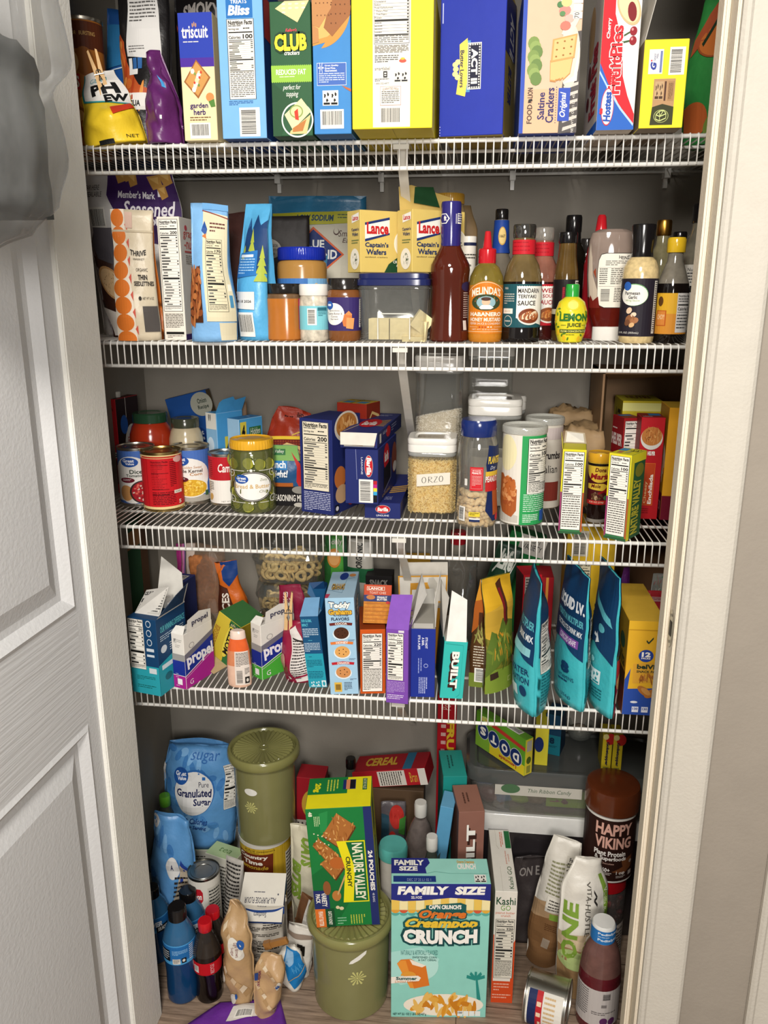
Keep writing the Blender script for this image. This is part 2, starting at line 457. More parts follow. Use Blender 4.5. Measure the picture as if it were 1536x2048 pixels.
# ------------------------------------------------------------------ bags
class Bag:
    """a soft pouch: front and back sheets with optional gusset sides; outline from wp, thickness from dp, all in metres"""
    def __init__(s,name,label,cat,loc,w,h,d,c,rz=0,rx=0,ry=0,wp=((0,.96),(.3,1),(1,.97)),dp=((0,.75),(.25,1),(.8,.35),(1,.04)),
                 sq=.15,wr=.004,seed=1,lean=(0,0),group=None,part='pouch',mats=None,cf=None,nu=16,nv=22,crease=.4,wf=18,side=None,curl=0):
        s.__dict__.update(w=w,h=h,d=d,wp=wp,dp=dp,sq_=sq,wr=wr,seed=seed,lean=lean,nu=nu,nv=nv,crease=crease,wf=wf,curl=curl)
        s.o=thing(name,label,cat,loc,rz,rx,ry,group)
        s.q=[];ms=[c if not isinstance(c,str)else film(c)for c in(mats or[c])]
        if side:ms.append(film(side)if isinstance(side,str)else side)
        b=Mb()
        for face,k in(('F',nu),('R',4),('B',nu),('L',4)):
            V=[s.P(face,i/k,j/nv)for j in range(nv+1)for i in range(k+1)];Fc=[];I=[]
            for j in range(nv):
                for i in range(k):
                    Fc.append((j*(k+1)+i,(j+1)*(k+1)+i,(j+1)*(k+1)+i+1,j*(k+1)+i+1))
                    mi=cf(face,(i+.5)/k,(j+.5)/nv)if cf else(len(ms)-1 if side and face in 'RL' else 0)
                    b.add([],[],0);I.append(mi)
            n0=len(b.V);b.V+=[tuple(v)for v in V];b.F+=[tuple(q+n0 for q in f)for f in Fc];b.I+=I
        bm=bmesh.new();vs=[bm.verts.new(v)for v in b.V]
        for f,i in zip(b.F,b.I):
            q=bm.faces.new([vs[x]for x in f]);q.material_index=i;q.smooth=True
        bmesh.ops.remove_doubles(bm,verts=list(bm.verts),dist=.00005)
        bmesh.ops.holes_fill(bm,edges=[e for e in bm.edges if e.is_boundary],sides=0)
        bmesh.ops.recalc_face_normals(bm,faces=list(bm.faces))
        for q in bm.faces:
            if len(q.verts)>4:q.smooth=False
        s.body=bmobj(part,bm,ms,s.o)
    def P(s,face,u,v,e=0):
        t=1-v;w=s.w*interp(s.wp,t);D=s.d*interp(s.dp,t);g=D*s.sq_;bul=(D-g)/2
        if face in 'FB':
            U=2*u-1;y=-(g/2+bul*(1-abs(U)**2.4));x=U*w/2;nx,ny=U*bul/(w/2+1e-6),-1
            if face=='B':x,y,nx,ny=-x,-y,-nx,1
        else:
            x=w/2-g*s.crease*(1-abs(2*u-1));y=(u-.5)*g;nx,ny=1,0
            if face=='L':x,y,nx=-x,-y,-1
        z=t*s.h;edge=min(1,4*t+.15)
        q=Vector((x*s.wf,y*s.wf*.6+s.seed*7.3,z*s.wf*.8))
        n1=noise.noise(q)+.5*noise.noise(q*2.3)+.6*abs(noise.noise(q*1.3+Vector((3,1,9))))
        y+=s.wr*n1*edge*(1 if face in 'FR' else .8);x+=s.wr*.5*noise.noise(q+Vector((5,5,5)))*edge
        z+=s.wr*.8*noise.noise(Vector((x*s.wf,s.seed*2.1,4.4)))*t
        x+=s.lean[0]*t*t;y+=s.lean[1]*t*t
        if s.curl:y-=s.curl*max(0,t-.75)**2*16;z-=abs(s.curl)*max(0,t-.75)**2*10
        L=math.hypot(nx,ny)or 1
        return Vector((x+nx/L*e,y+ny/L*e,z))
    def Q(s,face,u,v,e):
        """a point on the faceted skin itself, lifted by e"""
        n=s.nu if face in 'FB' else 4;g=s.__dict__.setdefault('_g',{})
        def at(i,j):
            k=(face,i,j)
            if k not in g:
                A=s.P(face,i/n,j/s.nv);g[k]=(A,s.P(face,i/n,j/s.nv,1)-A)
            return g[k]
        x,y=min(max(u,0),1)*n,min(max(v,0),1)*s.nv;i,j=min(n-1,int(x)),min(s.nv-1,int(y));a,b=x-i,y-j
        m=lambda q:(at(i,j)[q]*(1-a)+at(i+1,j)[q]*a)*(1-b)+(at(i,j+1)[q]*(1-a)+at(i+1,j+1)[q]*a)*b
        return m(0)+m(1)*e
    def sh(s,face='F',name='front_print',k='p',label=None):
        t=Sheet();t.asp=(s.w if face in 'FB' else max(.01,s.d*s.sq_))/s.h
        s.q.append((t,face,name,k,label));return t
    def done(s):
        for t,face,name,k,lb in s.q:
            n=s.nu if face in 'FB' else 4
            t.build(name,lambda u,v,e:s.Q(face,u,v,e+.0015),s.body,[i/n for i in range(1,n)],[j/s.nv for j in range(1,s.nv)],k=k,label=lb)
        return s.o

# ================================================================== THE SETTING
WALL=mat('8e887e','m',.03,20,.05,160)
PAINT=mat('e4e2da','m',.02,30,.12,200)
XL,XR,YB=-0.775,0.50,0.425
YI,YO=-0.115,-0.215  # inside and outside of the front wall
JL,JR=-0.628,0.32  # the door opening
H=2.6
def wood_floor():
    m=bpy.data.materials.new('floor_planks');m.use_nodes=True;nt=m.node_tree;b=nt.nodes['Principled BSDF']
    tc=nt.nodes.new('ShaderNodeTexCoord');mp=nt.nodes.new('ShaderNodeMapping');mp.inputs['Scale'].default_value=(3,40,1)
    br=nt.nodes.new('ShaderNodeTexBrick');br.inputs['Scale'].default_value=1;br.inputs['Brick Width'].default_value=1.2;br.inputs['Row Height'].default_value=.15
    br.inputs['Mortar Size'].default_value=.0012;br.inputs['Color1'].default_value=(*lin('9a8674'),1);br.inputs['Color2'].default_value=(*lin('a8937f'),1);br.inputs['Mortar'].default_value=(*lin('5b4c40'),1)
    nz=nt.nodes.new('ShaderNodeTexNoise');nz.inputs['Scale'].default_value=3;nz.inputs['Detail'].default_value=6;nz.inputs['Roughness'].default_value=.7
    rp=nt.nodes.new('ShaderNodeValToRGB');rp.color_ramp.elements[0].color=(.42,.38,.35,1);rp.color_ramp.elements[0].position=.32;rp.color_ramp.elements[1].color=(1.15,1.12,1.1,1);rp.color_ramp.elements[1].position=.68
    mx=nt.nodes.new('ShaderNodeMix');mx.data_type='RGBA';mx.blend_type='MULTIPLY';mx.inputs[0].default_value=1
    nt.links.new(tc.outputs['Object'],mp.inputs[0]);nt.links.new(mp.outputs[0],nz.inputs['Vector']);nt.links.new(tc.outputs['Object'],br.inputs['Vector'])
    nt.links.new(nz.outputs[0],rp.inputs[0]);nt.links.new(br.outputs[0],mx.inputs[6]);nt.links.new(rp.outputs[0],mx.inputs[7]);nt.links.new(mx.outputs[2],b.inputs['Base Color'])
    b.inputs['Roughness'].default_value=.5
    return m
struct(slab('floor',(-2.2,-3.2,-.05),(2.2,YB+.1,0),wood_floor()))
struct(slab('ceiling',(XL-.1,YI-.02,H),(XR+.1,YB+.1,H+.05),WALL))
struct(slab('wall_back',(XL-.1,YB,0),(XR+.1,YB+.1,H),WALL))
struct(slab('wall_left',(XL-.1,YO,0),(XL,YB,H),WALL))
struct(slab('wall_right',(XR,YI,0),(XR+.1,YB,H),WALL))
struct(slab('wall_front_left',(-2.2,YO,0),(JL-.02,YI,H),WALL))
struct(slab('wall_front_right',(JR+.018,YO,0),(2.2,YI,H),mat('988f83','m',.03,20,.08,160)))
struct(slab('wall_front_top',(JL-.02,YO,2.08),(JR+.018,YI,H),WALL))
struct(slab('baseboard_back',(XL,YB-.012,0),(XR,YB,.09),PAINT,bevel=.003))
struct(slab('baseboard_left',(XL,YI,0),(XL+.012,YB-.012,.09),PAINT,bevel=.003))
# jambs with stops, casing with a moulded profile
struct(slab('trim_1',(JL-.02,YO-.002,0),(JL,YI+.02,2.08),PAINT,bevel=.002))
struct(slab('trim_2',(JR,YO-.002,0),(JR+.018,YI-.012,2.08),mat('ddd2be','m',.02,30,.12,200),bevel=.0015))
struct(slab('trim_3',(JR-.009,YI-.07,0),(JR-.0005,YI-.035,2.08),mat('ddd2be','m',.02,30,.12,200),bevel=.003))
struct(slab('trim_4',(JL-.02,YO-.002,2.06),(JR+.018,YI-.002,2.08),PAINT))
def casing(name,x0,sgn,z1=2.14):
    pr=[(0,.000),(0,.008),(.004,.012),(.009,.012),(.013,.009),(.022,.010),(.034,.0125),(.045,.0165),(.052,.018),(.058,.0185),(.063,.0185),(.068,.016),(.070,.012),(.070,0)]
    V=[];Fc=[];n=len(pr)
    for z in(0,z1):
        V+=[(x0+sgn*a,YO-.002-b,z)for a,b in pr]
    Fc=[(i,(i+1)%n,n+(i+1)%n,n+i)for i in range(n)]+[tuple(range(n)),tuple(range(2*n-1,n-1,-1))]
    return struct(mesh(name,V,Fc,mat('c2bcb0','m',.02,30,.12,200)))
casing('trim_5',JR+.004,1)
casing('trim_6',.507,1)
sp=thing('strike_plate','oval brass strike plate on the right door jamb','strike plate',(JR-.0006,YO+.018,.985))
t=Sheet();t.ell(.5,.5,.5,.5,mat('b9b4a4','s',.05),1);t.rect(.3,.3,.7,.7,'3a342c',2);t.ell(.5,.14,.07,.05,'55504a',3);t.ell(.5,.86,.07,.05,'55504a',3)
t.build('plate',lambda u,v,e:Vector((-e*2,(u-.5)*.03,(.5-v)*.062)),sp)

# the open door, hinged on the left
DA=87.0
DH=Vector((JL-.004,-.128,0.012))
def door():
    d=bpy.data.objects.new('door_1',None);COL.objects.link(d);d['kind']='structure'
    d.location=DH;d.rotation_euler=(0,0,R(DA-90-90))
    # local: x along the leaf from the hinge, y>0 is the leaf's visible face after turning, z up
    W,Hh,T=.90,2.03,.035
    m=mat('d0d0d0','m',.015,8,.10,150)
    g=mat('d0d0d0','m',.015,8,.22,70)
    b=Mb()
    px=(.125,.775);zs=((.115,.775),(.985,1.90))
    def prof(i0,i1,z0,z1):
        # nested rings: outer moulding, groove, raised field
        rings=[(0,0),(.008,.004),(.018,-.004),(.024,-.009),(.036,-.009),(.066,.0015)]
        L=[]
        for o,y in rings:L.append([(i0+o,y,z0+o),(i1-o,y,z0+o),(i1-o,y,z1-o),(i0+o,y,z1-o)])
        for A,B in zip(L,L[1:]):
            for q in range(4):b.add([A[q],A[(q+1)%4],B[(q+1)%4],B[q]],[(0,1,2,3)])
        b.add(L[-1],[(0,1,2,3)])
    for z0,z1 in zs:prof(px[0],px[1],z0,z1)
    q=lambda x0,z0,x1,z1,i:b.add([(x0,0,z0),(x1,0,z0),(x1,0,z1),(x0,0,z1)],[(0,1,2,3)],i)
    q(0,0,px[0],Hh,0);q(px[1],0,W,Hh,0)
    q(px[0],0,px[1],zs[0][0],1);q(px[0],zs[0][1],px[1],zs[1][0],1);q(px[0],zs[1][1],px[1],Hh,1)
    b.add([(0,0,0),(0,-T,0),(0,-T,Hh),(0,0,Hh)],[(0,1,2,3)]);b.add([(W,0,0),(W,-T,0),(W,-T,Hh),(W,0,Hh)],[(0,1,2,3)])
    b.add([(0,-T,0),(W,-T,0),(W,-T,Hh),(0,-T,Hh)],[(0,1,2,3)])
    b.add([(0,0,Hh),(W,0,Hh),(W,-T,Hh),(0,-T,Hh)],[(0,1,2,3)]);b.add([(0,0,0),(W,0,0),(W,-T,0),(0,-T,0)],[(0,1,2,3)])
    # stretched grain on the rails
    nt=g.node_tree
    for n in nt.nodes:
        if n.type=='TEX_NOISE' and n.inputs['Scale'].default_value==70:
            mp=nt.nodes.new('ShaderNodeMapping');mp.inputs['Scale'].default_value=(.08,1,2.2)
            tc=[k for k in nt.nodes if k.type=='TEX_COORD'][0]
            nt.links.new(tc.outputs['Object'],mp.inputs[0]);nt.links.new(mp.outputs[0],n.inputs['Vector'])
    b.obj('door_leaf',[m,g],d)
    k=Mb();k.tube([(W-.06,0,.93),(W-.06,.045,.93)],.009,10);k.blob((W-.06,.058,.93),(.026,.02,.026),0,14,8)
    k.obj('door_knob',mat('b5aa92','s',.04),d,True)
    return d
door()

# ------------------------------------------------------------------ wire shelves
WHITE=mat('eeece6','g',.02)
def wire_shelf(k,label):
    z=Z[k]-.0045
    o=thing('wire_shelf',label,'shelf',(0,0,z),group=None)
    x0,x1,D=XL+.004,XR-.004,.408
    b=Mb();n=int((x1-x0)/.0127)
    for i in range(n+1):
        x=x0+.003+i*.0127
        b.tube([(x,D,.0042),(x,.012,.0042),(x,-.0015,.0036),(x,-.0044,.0005),(x,-.0046,-.004),(x,-.0042,-.042)],.00128,5)
    b.obj('wire_grid',WHITE,o,True)
    for nm,y,zz,r in(('front_rail',0,0,.0036),('lip_rail',-.0005,-.0405,.0036),('middle_rail',.108,0,.003),('middle_rail',.262,0,.003),('back_rail',D-.004,0,.003)):
        Mb().tube([(x0,y,zz),(x1,y,zz)],r,10).obj(nm,WHITE,o,True)
    # diagonal brace down to the back wall
    bx=onz(807,286,Z[0]).x
    c=Mb()
    P=[(bx,.004,-.003),(bx,.03,-.035),(bx,.20,-.16),(bx,YB-.004,-.30)]
    for(a,q)in zip(P,P[1:]):
        A,B=Vector(a),Vector(q);nrm=Vector((0,(B-A).z,-(B-A).y)).normalized()*.004
        c.add([A+Vector((-.008,0,0)),A+Vector((.008,0,0)),B+Vector((.008,0,0)),B+Vector((-.008,0,0)),A-nrm+Vector((-.008,0,0)),A-nrm+Vector((.008,0,0)),B-nrm+Vector((.008,0,0)),B-nrm+Vector((-.008,0,0))],
              [(0,1,2,3),(7,6,5,4),(0,3,7,4),(1,5,6,2),(0,4,5,1),(3,2,6,7)])
    c.box((bx-.013,-.006,-.012),(bx+.013,.01,-.0045))
    br=thing('shelf_bracket',label.replace('white wire shelf','slanting white bracket under the wire shelf'),'bracket',(0,0,z));c.obj('brace',mat('d9d6cc','g',.03),br)
    for px in(560,765,1025,1330):
        x=ony(px,345,YB).x
        e=Mb();e.box((x-.006,D-.012,-.012),(x+.006,YB-.001,.006));e.box((x-.004,YB-.012,-.03),(x+.004,YB-.001,-.012));e.obj('wall_clip',WHITE,o)
wire_shelf(0,'white wire shelf holding the tall cracker boxes')
wire_shelf(1,'white wire shelf under the sauce bottles and nut bags')
wire_shelf(2,'white wire shelf under the food cans and pasta boxes')
wire_shelf(3,'white wire shelf that carries the snack bar boxes')

# ================================================================== TOP SHELF
CB='e7d6a8'
def cracker_print(s,P,l=2,c='d9a661',dots=True):
    s.poly(P,c,l)
    cx=sum(p[0]for p in P)/len(P);cy=sum(p[1]for p in P)/len(P)
    s.poly([(cx+(x-cx)*.86,cy+(y-cy)*.86)for x,y in P],'e3bb7c',l+1)
    if dots:
        for i in range(3):
            for j in range(3):
                a,b=(i+.7)/3.4,(j+.7)/3.4
                x=(P[0][0]*(1-a)+P[1][0]*a)*(1-b)+(P[3][0]*(1-a)+P[2][0]*a)*b if len(P)==4 else cx
                y=(P[0][1]*(1-a)+P[1][1]*a)*(1-b)+(P[3][1]*(1-a)+P[2][1]*a)*b if len(P)==4 else cy
                s.ell(x,y,.018,.006,'9c6a34',l+2,8)
# woven cracker box
x,y,z,w,h=fit(0,370,436,25,281)
c=Carton('cracker_box','slim cracker box, royal blue above cream, picturing a topped square cracker','cracker box',(x,y,z),w,.16,h,CB,'e2cf9e','2a3a9a')
s=c.sh('F');s.rect(0,0,1,.345,'2b3fa6',1);s.rect(0,.345,1,.415,'4a2c93',1)
s.text('triscuit',.09,.1,.86,.195,'f2ede2',2,bold=.02);s.para(.12,.218,.84,.236,1,'d9d5cf',2)
for q in(-1,0,1):s.ell(.47+q*.05,.088-abs(q)*-.008,.014,.018,'e8a04a',2,10,rot=q*30)
s.poly([(.47,.36),(.87,.5),(.48,.665),(.08,.53)],'9a5f30',2);s.poly([(.47,.375),(.82,.5),(.48,.645),(.13,.53)],'c79352',3)
for i in range(9):s.ell(.35+.05*(i%5)+.02*(i//5),.45+.018*((i*7)%9),.06,.022,('e8e2cf','d8d2a8','efe9da')[i%3],4,9)
for p,q,cc in((.42,.47,'7f9a4a'),(.55,.5,'c8412f'),(.4,.54,'c8412f'),(.52,.56,'6d8a3c'),(.6,.46,'c8412f')):s.ell(p,q,.03,.012,cc,5,8)
s.ell(.83,.655,.12,.035,'d98a4e',2);s.poly([(.78,.69),(.95,.67),(.98,.73),(.85,.735)],'55813a',3)
s.text('garden',.22,.698,.76,.752,'3a2a63',3,bold=.02);s.text('herb',.32,.748,.68,.795,'3a2a63',3,bold=.02)
s.para(.2,.81,.82,.85,2,'7a5a3a',2);s.bar(.18,.858,.8,.985)
c.done()
# light blue snack bar box
x,y,z,w,h=fit(0,446,534,-46,277)
c=Carton('snack_bar_box','tall light blue snack bar box with a long nutrition panel, top shelf','snack bar box',(x,y,z),w,.17,h,'79b0e0','1f3f7d','79b0e0')
V=lambda p:(p+46)/323
s=c.sh('F');s.rect(.2,V(-40),.78,V(33),'2a6fb5',1);s.text('TREATS',.3,V(-3),.66,V(5),'f4f4f0',2,bold=.02);s.text('Bliss',.24,V(8),.72,V(28),'f7f6f1',3,bold=.04,shear=.15)
s.para(.18,V(199),.72,V(209),3,'2f5f9a',2)
n=c.sh('F','nutrition_label');n.nut(.2,V(35),.8,V(196),'100',rows=15,foot=.36)
n=c.sh('F','barcode_label');n.bar(.4,V(213),.86,V(273),vert=True)
s=c.sh('R','side_print');s.rect(.03,.1,.3,.36,'b03a3a',1);s.para(.4,.7,.9,.95,6,'8ea3c8',1)
c.done()
# dark green club crackers
x,y,z,w,h=fit(0,547,626,2,272)
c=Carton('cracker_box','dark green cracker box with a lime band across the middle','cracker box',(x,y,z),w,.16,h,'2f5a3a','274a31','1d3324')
V=lambda p:(p-2)/270
s=c.sh('F');s.poly([(0,V(160)),(.55,V(200)),(.2,1),(0,1)],'2a5033',1)
s.poly([(.14,V(16)),(.38,0),(.97,0),(.93,V(8)),(.68,V(44))],'e5cf97',2)
for i in range(9):s.ell(.35+.16*(i%4),V(8+8*(i//4)),.05,.008,'f3e6bd',3,10)
s.text("Kellogg's",.38,V(55),.66,V(64),'d8485a',3,bold=.03,shear=.3)
s.out('CLUB',.1,V(66),.9,V(100),'f4dd39','23402a',.09,4,.05)
s.text('crackers',.34,V(99),.72,V(108),'eef0e6',4,shear=.3,bold=.02)
s.rect(0,V(129),1,V(161),'93bf47',2)
for i in range(20):s.poly([(i/20,V(129)),((i+.5)/20,V(127)),((i+1)/20,V(129))],'93bf47',2);s.poly([(i/20,V(161)),((i+.5)/20,V(163)),((i+1)/20,V(161))],'93bf47',2)
s.text('REDUCED FAT',.12,V(136),.86,V(147),'f5f8ea',3,bold=.02);s.para(.2,V(150),.8,V(154),1,'dfeac4',3)
s.text('perfect for',.28,V(167),.72,V(180),'f2f3ea',3,shear=.3);s.text('topping',.36,V(181),.66,V(194),'f2f3ea',3,shear=.3)
s.ell(.62,V(239),.4,.135,'eeeee4',2,40);s.ell(.62,V(239),.365,.122,'31593b',3,40)
s.poly([(.3,V(228)),(.73,V(195)),(.97,V(222)),(.5,V(260))],'ead9a6',4);s.poly([(.44,V(262)),(.96,V(228)),(.85,V(268)),(.42,V(268))],'dcc287',4)
s.ell(.6,V(222),.17,.05,'8ea15a',5);s.ell(.6,V(222),.14,.04,'cfd29a',6);s.poly([(.55,V(222)),(.64,V(216)),(.66,V(240)),(.57,V(238))],'cf3f2e',7);s.poly([(.5,V(256)),(.85,V(238)),(.75,V(262)),(.5,V(264))],'b9783f',6)
c.done()
# blue graham cracker box
x,y,z,w,h=fit(0,629,703,-40,268)
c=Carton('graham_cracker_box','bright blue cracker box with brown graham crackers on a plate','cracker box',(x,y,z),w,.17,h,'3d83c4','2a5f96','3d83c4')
V=lambda p:(p+40)/308
s=c.sh('F');s.ell(.15,V(10),.86,.27,'c58f45',1,40,a0=0,a1=85);s.poly([(0,0),(1,0),(1,V(10)),(.8,V(55)),(.5,V(78)),(0,V(88))],'c58f45',1);s.poly([(0,0),(1,0),(1,V(-5)),(.72,V(50)),(.4,V(70)),(0,V(78))],'d8ac64',2)
s.poly([(0,0),(.62,0),(.5,V(15)),(.18,V(52)),(0,V(46))],'b98452',4);s.poly([(.62,0),(1,0),(1,V(28)),(.52,V(70)),(.3,V(52))],'99623a',3);s.poly([(0,V(46)),(.16,V(54)),(.17,V(80)),(0,V(84))],'b98452',4)
for i in range(14):s.ell(.08+.1*(i%5)+.03*(i//5),V(-20+24*(i//5)),.016,.005,'6f4526',5,8)
for i in range(10):s.ell(.5+.12*(i%4),V(8+18*(i//4)),.016,.005,'5d371d',5,8)
s.rect(.1,V(122),.88,V(168),'dfe4ef',1);s.rect(.11,V(123),.87,V(167),'4468b4',2)
for i in range(6):
    t=R(60*i);s.ell(.21+.05*math.cos(t),V(132)+.016*math.sin(t),.026,.0055,'f3f3ee',3,8,rot=60*i)
for i,q in enumerate(('Great Quality.','Great Price.','Guaranteed.')):s.text(q,.31,V(126+5*i),(.68,.6,.64)[i],V(130+5*i),'f3f3ee',3,bold=.02)
s.para(.15,V(143),.83,V(164),5,'c7d2ea',3)
s.recyc(.24,V(178),.66,V(209));s.poly([(.75,V(168)),(1,V(176)),(1,V(182)),(.85,V(175))],'b5643c',2)
b=c.sh('F','barcode_label');b.bar(.17,V(217),.8,V(257))
c.done()
# big yellow chip multipack box, overhanging the edge
x,y,z,w,h=fit(0,705,864,-40,257)
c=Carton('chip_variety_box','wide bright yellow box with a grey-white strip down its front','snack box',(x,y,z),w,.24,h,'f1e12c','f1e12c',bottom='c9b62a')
V=lambda p:(p+40)/297
s=c.sh('F');s.rect(.26,0,.725,.99,'e0dbcf',1)
s.rect(.275,0,.279,V(84),'4a4742',2);s.rect(.706,0,.71,V(84),'4a4742',2);s.rect(.275,V(83.4),.71,V(84.4),'4a4742',2)
for i,q in enumerate(('Cholesterol','Sodium','Total Carbohydrate','Dietary Fiber','Total Sugars','Protein')):
    s.text(q,.285+(.02 if i in(3,4)else 0),V(-1+6.3*i),.285+.02*len(q)*.62,V(2.6+6.3*i),'2c2a27',2,bold=.01);s.rect(.275,V(4.6+6.3*i),.71,V(5+6.3*i),'66625c',2);s.rect(.68,V(-.5+6.3*i),.7,V(2.5+6.3*i),'3b3834',2)
s.rect(.285,V(36),.7,V(40),'24221f',2)
for i in range(4):s.para(.285,V(42+6*i),.42,V(45+6*i),1,'3b3834',2);s.rect(.275,V(47+6*i),.71,V(47.4+6*i),'66625c',2);s.rect(.68,V(42+6*i),.7,V(45+6*i),'3b3834',2)
s.rect(.285,V(65.5),.7,V(67.5),'24221f',2);s.para(.285,V(68),.7,V(83),4,'5d5952',2);s.para(.285,V(87),.7,V(103),6,'6b665f',2,fill=.6);s.para(.285,V(107),.58,V(123),4,'3f3c37',2)
s.ell(.63,V(119),.045,.013,'cf5340',3);s.ell(.63,V(115),.028,.008,'e9b23a',4)
s.text('smartlabel',.285,V(130),.47,V(137),'3c3a36',2);s.rect(.39,V(139),.44,V(152),'1d1c1a',2);s.rect(.403,V(142),.428,V(145),'e0dbcf',3);s.rect(.403,V(147),.428,V(149),'e0dbcf',3)
s.recyc(.52,V(139),.7,V(162),bg='d9d4c8');s.para(.285,V(154),.46,V(161),2,'55514a',2);s.text('1-800-352-4477',.285,V(162),.46,V(165.5),'3c3a36',2)
s.rect(.35,V(170),.61,V(209),'b0614f',2);s.rect(.353,V(170.7),.607,V(208.3),'e0dbcf',3)
s.text('GUARANTEED FRESH',.38,V(172),.58,V(177),'6b3a31',4,arc=.4);s.para(.37,V(180),.59,V(206),7,'5b5650',4)
b=c.sh('F','barcode_label');b.bar(.34,V(211),.62,V(252),bg='e0dbcf')
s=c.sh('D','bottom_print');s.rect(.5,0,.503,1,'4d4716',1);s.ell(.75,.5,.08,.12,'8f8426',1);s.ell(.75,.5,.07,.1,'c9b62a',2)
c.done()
# blue popcorn box standing on its end
x,y,z,w,h=fit(0,878,1004,-40,271)
c=Carton('popcorn_box','royal blue popcorn box standing on end with a yellow banner','popcorn box',(x,y,z),w*1.02,.15,h,'1c2f9c','a08a3a','1c2f9c',rz=-8)
V=lambda p:(p+40)/311
s=c.sh('F');s.poly([(.3,V(84)),(.42,V(72)),(.46,V(130)),(.4,V(190)),(.26,V(184)),(.31,V(130))],'e6cf5c',2)
for p,q in((.24,124),(.25,133),(.24,143),(.28,119),(.28,150)):s.ell(.0+p,V(q),.045,.018,'efd894',3,12)
s.text('Butter Lovers',.315,V(96),.375,V(171),'2d3350',4,rot=-90,bold=.02)
s.rect(.41,V(77),.47,V(181),'4f8fc0',1);s.rect(.43,V(82),.64,V(176),'e9e7de',3);s.rect(.44,V(84),.63,V(174),'181a33',4)
for i in range(17):s.ell(.46,V(86+5.4*i),.012,.0055,'f3f0e2',5,8);s.ell(.61,V(86+5.4*i),.012,.0055,'f3f0e2',5,8)
for i in range(5):s.ell(.47+.035*i,V(86),.012,.0055,'f3f0e2',5,8);s.ell(.47+.035*i,V(172),.012,.0055,'f3f0e2',5,8)
s.text('ACT II',.485,V(94),.585,V(165),'f6f4ea',5,rot=-90,bold=.05)
for i in range(4):s.rect(.01,V(250+6*i),.02,V(252+6*i),'d4d4e4',2)
s.rect(.03,V(0),.045,V(40),'b8bddf',2)
s=c.sh('R','side_print');s.poly([(0,.1),(.9,.0),(.9,.4),(0,.45)],'3a3a66',1);s.text('ACT II',.35,.15,.75,.42,'ddd6bc',2,rot=-90,bold=.04);s.text('BUTTER',.3,.5,.6,.75,'30305c',2,rot=-90,bold=.03)
c.done()
# saltine cracker box
x,y,z,w,h=fit(0,1037,1152,-40,266)
c=Carton('saltine_cracker_box','tan cracker box with blue edge, sideways lettering and stacked square crackers','cracker box',(x,y,z),w,.2,h,'d9b89c','2c44a0','d9b89c',left='3350b2')
V=lambda p:(p+40)/306
s=c.sh('F');s.rect(0,0,.07,1,'3350b2',1);s.rect(0,V(175),1,1,'e0b18e',1);s.rect(0,0,.07,1,'3350b2',2)
for i in range(9):s.ell(.2+.03*(i%3),V(82+9*i),.1,.045,('7d9450','8da35c','6a8447')[i%3],2,12)
s.poly([(.88,V(62)),(1,V(60)),(1,1),(.86,1),(.68,V(268)),(.72,V(160)),(.85,V(150))],'55504e',2)
for i in range(6):s.poly([(.74+.02*(i%2),V(170+17*i)),(.99,V(162+17*i)),(.99,V(168+17*i)),(.75,V(178+17*i))],'c9c2b8',3)
s.ell(.82,V(110),.17,.21,'d8cfc0',3,30);s.poly([(.72,V(165)),(.96,V(160)),(.98,V(80)),(.9,V(150))],'e9e1d2',3)
for i in range(5):cracker_print(s,[(.49+.05*i,V(118-2*i)),(.6+.07*i,V(112)),(.6+.06*i,V(162-4*i)),(.5+.055*i,V(160))],4,'c28a4f',False)
cracker_print(s,[(.52,V(76)),(.93,V(66)),(.9,V(114)),(.5,V(122))],7,'d2a060')
s.poly([(.62,V(0)),(.95,V(-20)),(.98,V(30)),(.8,V(74)),(.66,V(66)),(.74,V(40))],'dcd2c6',3)
for p,q,a,cc in((.7,20,.1,'d98a80'),(.78,36,.08,'e3b0a4'),(.72,50,.09,'cf7a6a'),(.66,26,.05,'5f8a5a'),(.62,8,.06,'4f7f50'),(.72,4,.09,'ddc88a')):s.ell(p,V(q),a,a*.34,cc,5,12)
s.text('FOOD',.13,V(206),.22,V(246),'4a4038',4,rot=90,bold=.02);s.text('LION',.13,V(172),.22,V(193),'4a4038',4,rot=90,bold=.02)
s.poly([(.14,V(203)),(.15,V(196)),(.21,V(194)),(.22,V(199)),(.18,V(201)),(.22,V(203))],'2f2823',4)
s.text('Saltine',.31,V(182),.43,V(238),'2f2f66',4,rot=90,bold=.02);s.text('Crackers',.45,V(173),.59,V(245),'2f2f66',4,rot=90,bold=.02)
for i in range(15):s.ell(.625,V(172+5.2*i),.008,.0035,'2f2f66',4,6)
s.rect(.66,V(174),.86,V(242),'3350b2',5);s.text('Original',.69,V(182),.82,V(234),'f1eee6',6,rot=90,shear=.3,bold=.02)
s.text('NET WT 16 OZ (1 LB) 453g',.9,V(182),.955,V(266),'e9e4da',6,rot=90)
for i in range(3):s.rect(.84,V(-6+15*i),.99,V(7+15*i),'efeae0',6)
s.text('70',.86,V(25),.94,V(36),'3a3632',7,rot=90)
c.done()
